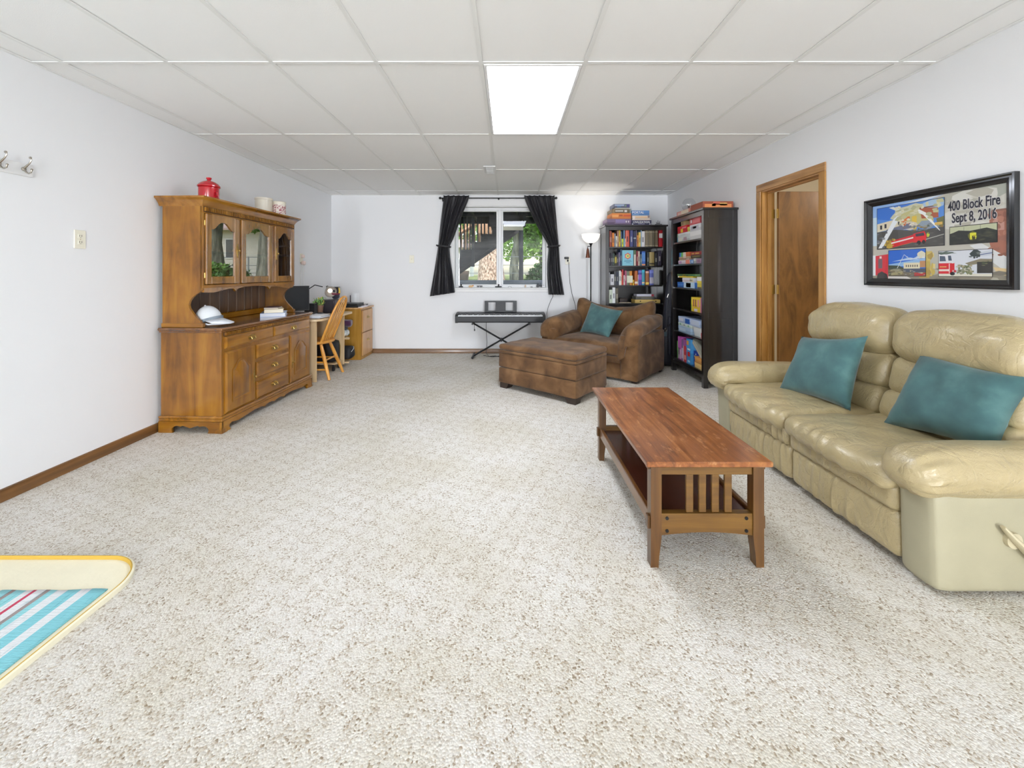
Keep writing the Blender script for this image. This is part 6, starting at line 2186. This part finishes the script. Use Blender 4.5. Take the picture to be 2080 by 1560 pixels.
class Print:
    """flat print built of coloured shapes; u from the viewer's left, v from the bottom"""

    def __init__(s, ya, yb, za, zb, x):
        s.r = (ya, yb, za, zb)
        s.x = x
        s.n = 0
        s.b = MB()
        s.m = []

    def poly(s, pts, c):
        ya, yb, za, zb = s.r
        m = C(c, .35)
        if m not in s.m: s.m.append(m)
        s.n += 1
        x = s.x - s.n * .000018
        s.b.quad([(x, ya + (yb - ya) * min(1, max(0, u)), za + (zb - za) * min(1, max(0, v))) for u, v in pts], s.m.index(m))
        return s

    def rect(s, u0, u1, v0, v1, c): return s.poly([(u0, v0), (u1, v0), (u1, v1), (u0, v1)], c)

    def blob(s, u, v, ru, rv, c, n=14, seed=0, j=.18):
        q = random.Random(seed)
        return s.poly([(u + ru * math.cos(2 * PI * k / n) * (1 + q.uniform(-j, j)), v + rv * math.sin(2 * PI * k / n) * (1 + q.uniform(-j, j))) for k in range(n)], c)

    def speckle(s, u0, u1, v0, v1, cols, n, ru, rv, seed):
        q = random.Random(seed)
        for k in range(n):
            s.blob(q.uniform(u0, u1), q.uniform(v0, v1), ru * q.uniform(.4, 1.2), rv * q.uniform(.4, 1.2), cols[k % len(cols)], 7, seed * 100 + k, .45)
        return s

    def done(s, name, parent):
        ya, yb, za, zb = s.r
        s.b.box(s.x, s.x + .0012, min(ya, yb), max(ya, yb), za, zb)
        return obj(name, s.b, s.m, parent, None, recalc=False)


bg = Print(Y1, Y0, Z0, Z1, XR - .0065)
bg.rect(0, 1, 0, 1, (196, 192, 180)).rect(0, .25, .62, 1, (120, 160, 226)).poly([(0, 1), (.62, 1), (.42, .93), (.1, .90), (0, .8)], (150, 186, 236)).poly([(.2, .95), (.5, 1), (.62, 1), (.3, .92)], (226, 232, 240))
bg.rect(0, .06, .45, .84, (206, 226, 240)).blob(.78, .78, .3, .24, (214, 212, 202), 18, 1).blob(.7, .9, .2, .1, (186, 184, 170), 16, 2).blob(.93, .95, .12, .08, (178, 182, 170), 14, 3)
bg.poly([(.90, .74), (1, .74), (1, .2), (.93, .2), (.90, .4)], (170, 112, 92)).rect(.9, 1, .72, .74, (140, 96, 80)).poly([(.92, .62), (.95, .66), (.985, .62), (.985, .52), (.92, .52)], (196, 150, 136))
bg.poly([(.78, .38), (1, .08), (1, .24), (.85, .40)], (226, 228, 228)).poly([(.0, 0), (1, 0), (1, .09), (.0, .05)], (150, 142, 126)).rect(.40, .52, .04, .34, (212, 190, 110)).rect(.42, .50, .02, .22, (190, 160, 80))
bg.blob(.55, .20, .05, .1, (190, 190, 180), 12, 4).rect(0, .028, .04, .32, (236, 240, 244))
bg.poly([(.028, .05), (.15, .0), (.15, .33), (.028, .31)], (206, 54, 66)).rect(.055, .095, .14, .27, (120, 96, 104)).poly([(.04, .0), (.05, .07), (.09, .1), (.14, .06), (.15, 0)], (70, 66, 66)).rect(.068, .088, .275, .305, (240, 220, 220))
bg.poly([(.15, .0), (.36, .0), (.3, .05), (.15, .06)], (232, 226, 220)).poly([(.92, .14), (1, .12), (1, .05), (.95, .06)], (226, 200, 150))
bg.speckle(.62, .9, .55, .98, [(206, 202, 190), (186, 182, 168), (222, 220, 212)], 26, .07, .05, 51).speckle(.9, 1, .25, .7, [(150, 98, 80), (184, 128, 108), (160, 108, 92)], 20, .025, .03, 52)
bg.speckle(.5, 1, .0, .14, [(160, 150, 130), (130, 124, 112), (190, 186, 170)], 20, .05, .02, 53).speckle(.38, .54, .05, .34, [(200, 176, 90), (226, 208, 140), (176, 150, 80)], 18, .02, .04, 54)
bg.done('poster_sheet', pf)


def photo(ya, yb, za, zb):
    e = .0028
    x = XR - .0085
    p = Print(ya + e, yb - e, za - e, zb + e, x)
    p.rect(0, 1, 0, 1, (24, 24, 28))
    p.r = (ya, yb, za, zb)
    return p


p = photo(2.763, 2.339, 1.418, 1.69)
p.rect(0, 1, 0, 1, (86, 140, 216)).poly([(0, 1), (.55, 1), (.2, .68), (0, .74)], (60, 116, 206)).blob(.55, .78, .32, .2, (206, 206, 178), 18, 5).blob(.62, .66, .28, .18, (196, 190, 130), 18, 6).blob(.86, .9, .16, .12, (170, 196, 222), 14, 7)
p.poly([(0, .62), (.40, .70), (.40, .48), (0, .42)], (226, 216, 190)).rect(.05, .085, .48, .58, (50, 50, 60)).rect(.125, .16, .50, .60, (50, 50, 60)).rect(.345, .37, .54, .62, (60, 60, 66))
p.poly([(.67, .86), (.92, .82), (.93, .60), (.70, .62)], (168, 88, 60)).rect(.67, .93, .845, .87, (110, 70, 60)).poly([(.4, .72), (.53, .74), (.53, .62), (.4, .60)], (216, 120, 60)).rect(.56, .63, .40, .70, (224, 190, 70))
p.blob(.5, .5, .16, .1, (214, 206, 190), 14, 8).poly([(.16, .46), (.55, .56), (.55, .44), (.14, .36)], (110, 116, 140)).poly([(0, .42), (.3, .44), (.65, .36), (1, .40), (1, 0), (0, 0)], (84, 82, 80)).blob(.76, .48, .12, .1, (146, 160, 176), 12, 9)
p.poly([(.02, .02), (.28, .70), (.36, .78), (.38, .72), (.09, .02)], (236, 240, 244)).poly([(.60, .80), (.72, .70), (.94, .32), (.96, .30), (.76, .74), (.66, .84)], (240, 242, 240)).poly([(.2, .98), (.42, .80), (.44, .84), (.27, .99)], (226, 230, 226))
p.poly([(.16, .16), (.60, .26), (.62, .12), (.2, .0), (.16, .02)], (190, 160, 70)).poly([(.24, .18), (.58, .28), (.60, .12), (.26, .02)], (206, 34, 46)).poly([(.24, .14), (.58, .23), (.58, .20), (.24, .105)], (240, 232, 228))
p.poly([(.58, .30), (.74, .34), (.77, .22), (.76, .10), (.58, .10)], (214, 38, 46)).poly([(.61, .29), (.73, .31), (.74, .24), (.62, .23)], (60, 60, 74)).blob(.66, .09, .03, .05, (30, 30, 34), 12, 1, 0).blob(.73, .10, .025, .045, (30, 30, 34), 12, 1, 0)
p.blob(.79, .25, .02, .05, (200, 210, 70), 10, 2).poly([(.76, .16), (1, .24), (1, .226), (.76, .145)], (196, 196, 186)).poly([(.9, .58), (1, .62), (1, .42), (.92, .4)], (110, 110, 70)).rect(.88, .98, .44, .5, (214, 176, 90))
p.speckle(.3, .95, .55, .95, [(214, 210, 176), (196, 194, 150), (226, 222, 200), (180, 180, 140)], 34, .05, .05, 11)
p.speckle(0, .16, .02, .4, [(110, 116, 130), (90, 90, 96), (150, 150, 150)], 10, .04, .03, 12).speckle(.14, .3, .05, .24, [(200, 170, 80), (160, 130, 60)], 8, .03, .03, 13)
p.speckle(.55, .98, .34, .5, [(120, 126, 130), (90, 96, 80), (160, 160, 140), (150, 120, 60)], 22, .03, .025, 14).speckle(.62, 1, .02, .3, [(70, 70, 70), (104, 102, 98)], 10, .05, .02, 15)
p.speckle(.38, .6, .46, .62, [(236, 230, 214), (206, 110, 56), (120, 110, 120)], 14, .02, .02, 16)
p.done('photo_print', pf)
p = photo(2.308, 2.086, 1.418, 1.515)
p.rect(0, 1, 0, 1, (60, 62, 54)).poly([(0, .99), (1, .99), (1, .62), (.8, .8), (.45, .7), (.2, .78), (0, .6)], (196, 200, 166)).poly([(0, .62), (.2, .75), (.45, .68), (.6, .74), (1, .55), (1, 0), (0, 0)], (48, 50, 48)).blob(.51, .42, .1, .24, (110, 110, 40), 12, 3)
p.rect(.45, .58, .22, .58, (224, 220, 60)).poly([(.5, .18), (.56, .18), (.57, .42), (.49, .42)], (70, 66, 30)).rect(.315, .322, .3, .95, (60, 62, 60)).rect(.665, .672, .2, .98, (70, 72, 70)).poly([(.68, .4), (.8, .66), (.96, .5), (.96, .16)], (66, 68, 58))
p.speckle(0, .45, .05, .6, [(54, 56, 52), (66, 68, 60), (42, 44, 42)], 20, .05, .05, 21).speckle(.6, 1, .1, .55, [(58, 60, 50), (80, 80, 62)], 14, .05, .05, 22).speckle(.46, .58, .24, .56, [(236, 236, 90), (200, 180, 40)], 8, .02, .04, 23)
p.done('photo_print', pf)
p = photo(2.680, 2.444, 1.240, 1.404)
p.rect(0, 1, 0, 1, (52, 108, 206)).poly([(0, .45), (1, .66), (1, .42), (0, .34)], (150, 190, 230)).blob(.9, .78, .12, .14, (226, 220, 196), 12, 4).poly([(.1, .56), (.6, .70), (.9, .62), (.5, .60)], (190, 212, 240))
p.poly([(0, .42), (.3, .40), (.44, .3), (.44, .2), (0, .2)], (72, 84, 70)).rect(.43, .86, .28, .50, (232, 222, 190)).rect(.86, 1, .32, .56, (190, 140, 96)).rect(0, 1, 0, .26, (120, 110, 92)).rect(.44, 1, .14, .28, (84, 92, 110))
for k in range(6):
    p.rect(.49 + k * .058, .518 + k * .058, .34, .42, (96, 84, 74))
p.poly([(.24, .30), (.44, .82), (.45, .82), (.26, .30)], (226, 226, 226)).poly([(.45, .82), (.64, .60), (.63, .59), (.44, .81)], (214, 220, 230)).poly([(.02, .1), (.4, .2), (.42, .06), (.02, .02)], (170, 160, 120)).poly([(.72, .0), (1, .02), (1, .12), (.72, .12)], (190, 60, 60)).blob(.22, .22, .14, .06, (150, 150, 130), 12, 5)
p.speckle(0, .42, .04, .24, [(170, 160, 130), (90, 92, 80), (140, 128, 100)], 22, .04, .03, 31).speckle(.45, 1, .02, .2, [(150, 150, 150), (110, 104, 96), (190, 180, 150)], 16, .04, .02, 32).speckle(.5, 1, .62, .72, [(226, 230, 236), (206, 220, 236)], 10, .05, .03, 33)
p.done('photo_print', pf)
p = photo(2.368, 2.107, 1.240, 1.382)
p.rect(0, 1, 0, 1, (222, 226, 234)).blob(.72, .86, .1, .14, (60, 70, 70), 12, 6, .4).blob(.95, .5, .1, .1, (84, 96, 70), 12, 7, .4).rect(0, 1, 0, .1, (226, 222, 206)).poly([(.52, .5), (.8, .66), (1, .64), (1, .54), (.6, .42)], (140, 132, 110)).rect(.74, 1, .12, .54, (60, 58, 56))
p.blob(.55, .28, .12, .16, (116, 126, 90), 14, 8, .4).blob(.44, .2, .1, .1, (150, 150, 130), 12, 9, .4).poly([(.78, .88), (.96, .96), (1, .94), (1, .78), (.8, .74)], (206, 212, 220)).poly([(.79, .82), (1, .88), (1, .85), (.79, .79)], (90, 110, 160)).blob(.15, .93, .2, .05, (96, 110, 100), 12, 3, .5)
p.rect(0, .32, .1, .52, (212, 40, 50)).poly([(0, .52), (.22, .54), (.30, .5), (.26, .84), (.12, .88), (0, .86)], (232, 232, 236)).poly([(.02, .60), (.15, .60), (.13, .80), (.02, .82)], (84, 96, 116)).poly([(.20, .62), (.27, .62), (.25, .82), (.19, .82)], (84, 96, 116))
p.rect(0, .22, .2, .28, (240, 226, 214)).rect(.02, .16, .36, .39, (236, 200, 110)).rect(.21, .225, .12, .5, (236, 220, 220)).rect(.28, .38, .14, .24, (200, 196, 196)).blob(.33, .2, .03, .05, (206, 60, 70), 10, 1, .1).blob(.28, .1, .05, .07, (36, 36, 40), 12, 1, 0)
p.speckle(.38, .68, .1, .42, [(130, 136, 100), (96, 104, 80), (170, 160, 130), (200, 196, 180)], 30, .04, .04, 41).speckle(.62, .8, .7, .98, [(60, 70, 70), (110, 118, 116)], 12, .03, .04, 42).speckle(.02, .3, .88, .97, [(90, 104, 96), (130, 140, 132)], 8, .04, .02, 43).speckle(.84, 1, .4, .56, [(84, 96, 70), (120, 120, 90)], 8, .03, .03, 44)
p.done('photo_print', pf)
INK = C((40, 38, 52))
WHT = C((240, 238, 236))
for s, yy_, zz, sz, sxx in (('400 Block Fire', 2.318, 1.608, .076, .555), ('Sept 8, 2016', 2.298, 1.540, .076, .555)):
    text('lettering_halo', s, sz, WHT, pf, SIDEW(XR - .0088, yy_, zz), sxx, .0044)
    text('lettering', s, sz, INK, pf, SIDEW(XR - .0096, yy_, zz), sxx, .0019)
obj('glazing', MB().box(XR - .0125, XR - .0115, fy0 + .042, fy1 - .042, fz0 + .042, fz1 - .042), glass('picture_glass', -.02), pf, None)

# ------------------------------------------------------------------ floor mat and striped runner
GOLD = M('gold_binding', (196, 160, 62), .6)
MATC = M('cream_mat', (238, 232, 206), .85, bump=.3, bscale=40, var=.03)
mat_ = thing('floor_mat', 'cream floor mat with rounded corner and gold inner rim at the left', 'mat', (-2.1, .9, 0))


def rr_loop(x0, x1, y0, y1, r, z, n=14):
    pts = []
    for cx, cy, a0 in ((x1 - r, y1 - r, 0), (x0 + r, y1 - r, PI / 2), (x0 + r, y0 + r, PI), (x1 - r, y0 + r, 1.5 * PI)):
        pts += [(cx + r * math.cos(a0 + PI / 2 * k / n), cy + r * math.sin(a0 + PI / 2 * k / n), z) for k in range(n + 1)]
    return pts


X0, X1, Yn, Yf_ = -2.765, -1.535, .20, 1.795
b = MB()
b.rings([rr_loop(X0, X1, Yn, Yf_, .19, 0), rr_loop(X0, X1, Yn, Yf_, .19, .018), rr_loop(X0 + .006, X1 - .006, Yn + .006, Yf_ - .006, .186, .022)], True, False)
b.rings([rr_loop(X0 + .012, X1 - .012, Yn + .012, Yf_ - .012, .18, .008)], True, False)
nb_ = len(b.v)
b.add([], [])
b.f.append(tuple(range(nb_ - 60, nb_))); b.m.append(0)
obj('mat_body', b, MATC, mat_, 40)
b = MB()
b.rings([rr_loop(X0 + .006, X1 - .006, Yn + .006, Yf_ - .006, .186, .022), rr_loop(X0 + .010, X1 - .010, Yn + .010, Yf_ - .010, .182, .023), rr_loop(X0 + .013, X1 - .013, Yn + .013, Yf_ - .013, .179, .008)], True, False)
obj('gold_rim', b, GOLD, mat_, 40)


def rag():
    m, n, bb, L = base('woven_rag')
    N = n.nodes.new
    tc = N('ShaderNodeTexCoord')
    sp = N('ShaderNodeSeparateXYZ')
    L.new(tc.outputs['Object'], sp.inputs[0])
    mr = N('ShaderNodeMapRange')
    mr.inputs['From Min'].default_value = 0
    mr.inputs['From Max'].default_value = .50
    ab = N('ShaderNodeMath'); ab.operation = 'ABSOLUTE'
    L.new(sp.outputs[0], ab.inputs[0])
    L.new(ab.outputs[0], mr.inputs['Value'])
    rp = N('ShaderNodeValToRGB')
    rp.color_ramp.interpolation = 'CONSTANT'
    T, W_, B_, RD, S_ = (136, 206, 218), (232, 234, 238), (160, 146, 146), (198, 66, 96), (150, 214, 222)
    # distance from the right hem in metres
    bands = [(0, T), (.062, W_), (.100, T), (.150, W_), (.190, S_), (.217, B_), (.235, W_), (.270, RD), (.285, W_), (.312, S_), (.352, B_), (.370, S_), (.41, W_), (.45, T)]
    e = rp.color_ramp.elements
    e[0].position, e[0].color = 0, lin(bands[0][1])
    e[1].position, e[1].color = bands[1][0] / .5, lin(bands[1][1])
    for d, c in bands[2:]:
        k = e.new(d / .5)
        k.color = lin(c)
    L.new(mr.outputs[0], rp.inputs[0])
    mp = N('ShaderNodeMapping')
    mp.inputs['Scale'].default_value = (22, 3.2, 1)
    L.new(tc.outputs['Object'], mp.inputs[0])
    nz = N('ShaderNodeTexNoise')
    nz.inputs['Scale'].default_value = 3
    nz.inputs['Detail'].default_value = 6
    L.new(mp.outputs[0], nz.inputs[0])
    r2 = N('ShaderNodeValToRGB')
    r2.color_ramp.elements[0].position, r2.color_ramp.elements[0].color = .26, (.55, .7, .74, 1)
    r2.color_ramp.elements[1].position, r2.color_ramp.elements[1].color = .40, (1, 1, 1, 1)
    L.new(nz.outputs['Fac'], r2.inputs[0])
    ml = N('ShaderNodeMix'); ml.data_type = 'RGBA'; ml.blend_type = 'MULTIPLY'
    ml.inputs['Factor'].default_value = 1
    L.new(rp.outputs[0], ml.inputs[6])
    L.new(r2.outputs[0], ml.inputs[7])
    L.new(ml.outputs[2], bb.inputs['Base Color'])
    bb.inputs['Roughness'].default_value = .9
    wv = N('ShaderNodeTexWave')
    wv.bands_direction = 'Y'
    wv.inputs['Scale'].default_value = 60
    wv.inputs['Distortion'].default_value = 2
    L.new(tc.outputs['Object'], wv.inputs[0])
    bp = N('ShaderNodeBump')
    bp.inputs['Strength'].default_value = .5
    bp.inputs['Distance'].default_value = .004
    L.new(wv.outputs['Fac'], bp.inputs['Height'])
    L.new(bp.outputs[0], bb.inputs['Normal'])
    return m


vs, fs = [], []
nx_, ny_ = 40, 50
for j in range(ny_ + 1):
    for i in range(nx_ + 1):
        u, v = i / nx_, j / ny_
        wob = .006 * noise.noise(Vector((u * 9, 0, v * 4)))
        vs.append((.0 + u * 1.0, -v * 1.25 + .020 * u * -1 + (wob if v == 0 else 0), .0035 + .0015 * noise.noise(Vector((u * 14, v * 9, 3)))))
for j in range(ny_):
    for i in range(nx_):
        k = j * (nx_ + 1) + i
        fs.append((k, k + 1, k + nx_ + 2, k + nx_ + 1))
o = obj('rag_runner', MB().add(vs, fs), rag(), None, 60, recalc=False)
o.location = (-1.580, 1.612, .0085)
o.rotation_euler = (0, 0, 0)
o.scale = (1, 1, 1)
o.data.transform(Matrix.Diagonal((1, 1, 1, 1)))
# the x axis of the cloth runs away from its right hem
o.data.transform(Matrix.Rotation(PI, 4, 'Z') @ Matrix.Diagonal((1, -1, 1, 1)))
o.data.transform(Matrix.Identity(4))
tag(o, 'turquoise and white striped woven rag runner lying on the cream floor mat', 'rug')
o.modifiers.new('thickness', 'SOLIDIFY').thickness = .003

# ------------------------------------------------------------------ small things on the window sill
SZ = WZ0 + .002


def sill(name, label, cat, parts, loc):
    t = thing(name, label, cat, loc)
    for nm, mb, m in parts:
        obj(nm, mb, m, t, 50)
    return t


sy = YB + .045
sill('figurine', 'tiny tan and orange figurine on the sill under the left pane', 'figurine',
     [('body', MB().rbox((-.600, sy, SZ + .018), (.03, .014, .018), .012, (5, 4, 4)), C((226, 190, 140))), ('head', MB().ball((-.565, sy, SZ + .028), .014, 10), C((216, 150, 90)))], (-.59, sy, SZ))
sill('sunglasses', 'dark framed glasses folded on the window sill', 'sunglasses',
     [('lens', MB().rbox((-.480, sy, SZ + .016), (.016, .004, .012), .004, (4, 3, 4)).rbox((-.436, sy, SZ + .016), (.016, .004, .012), .004, (4, 3, 4)), C((92, 92, 96), .2)),
      ('frame', MB().tube([(-.502, sy, SZ + .027), (-.414, sy, SZ + .027)], .004, 6).tube([(-.502, sy, SZ + .026), (-.50, sy + .05, SZ + .004)], .003, 5).tube([(-.414, sy, SZ + .026), (-.416, sy + .05, SZ + .004)], .003, 5), BLACKP)], (-.458, sy, SZ))
sill('wire_arch', 'little grey wire arch on the sill under the right pane', 'ornament',
     [('arch', MB().tube([(.02 + .026 * math.cos(a), sy, SZ + .022 * math.sin(a)) for a in [PI * k / 10 for k in range(11)]], .003, 6), C((150, 150, 154))),
      ('foot', MB().box(-.012, -.002, sy - .006, sy + .006, SZ, SZ + .004).box(.042, .052, sy - .006, sy + .006, SZ, SZ + .004), C((150, 150, 154)))], (.02, sy, SZ))
sill('peg_doll', 'small standing cream peg figure on the sill', 'figurine',
     [('body', MB().lathe([(0, 0), (.012, 0), (.012, .02), (.008, .026), (0, .026)], (.268, sy, SZ), 12), C((226, 206, 180))), ('head', MB().ball((.268, sy, SZ + .034), .010, 10), C((230, 200, 170)))], (.268, sy, SZ))
sill('toy_car', 'tiny flat dark toy car on the sill left of the tractor', 'toy',
     [('body', MB().rbox((.365, sy, SZ + .008), (.018, .009, .005), .004, (5, 4, 3)), C((96, 92, 96))), ('wheel', MB().tube([(.354, sy - .01, SZ + .004), (.354, sy + .01, SZ + .004)], .004, 8).tube([(.376, sy - .01, SZ + .004), (.376, sy + .01, SZ + .004)], .004, 8), BLACKP)], (.365, sy, SZ))
c = .485
t = thing('toy_tractor', 'dark toy tractor at the right end of the window sill', 'toy', (c, sy, SZ))
obj('body', MB().rbox((c + .012, sy, SZ + .034), (.034, .012, .014), .004, (5, 4, 4)), C((44, 52, 64)), t)
obj('cab', MB().box(c - .036, c - .006, sy - .014, sy + .014, SZ + .03, SZ + .066, .004), C((40, 48, 60)), t)
obj('exhaust', MB().tube([(c + .02, sy, SZ + .045), (c + .02, sy, SZ + .075)], .0025, 6), BLACKP, t)
for x, r in ((c - .022, .022), (c + .032, .015)):
    for s in (-1, 1):
        obj('wheel', MB().tube([(x, sy + s * .012, SZ + r), (x, sy + s * .022, SZ + r)], r, 14), BLACKP, t)
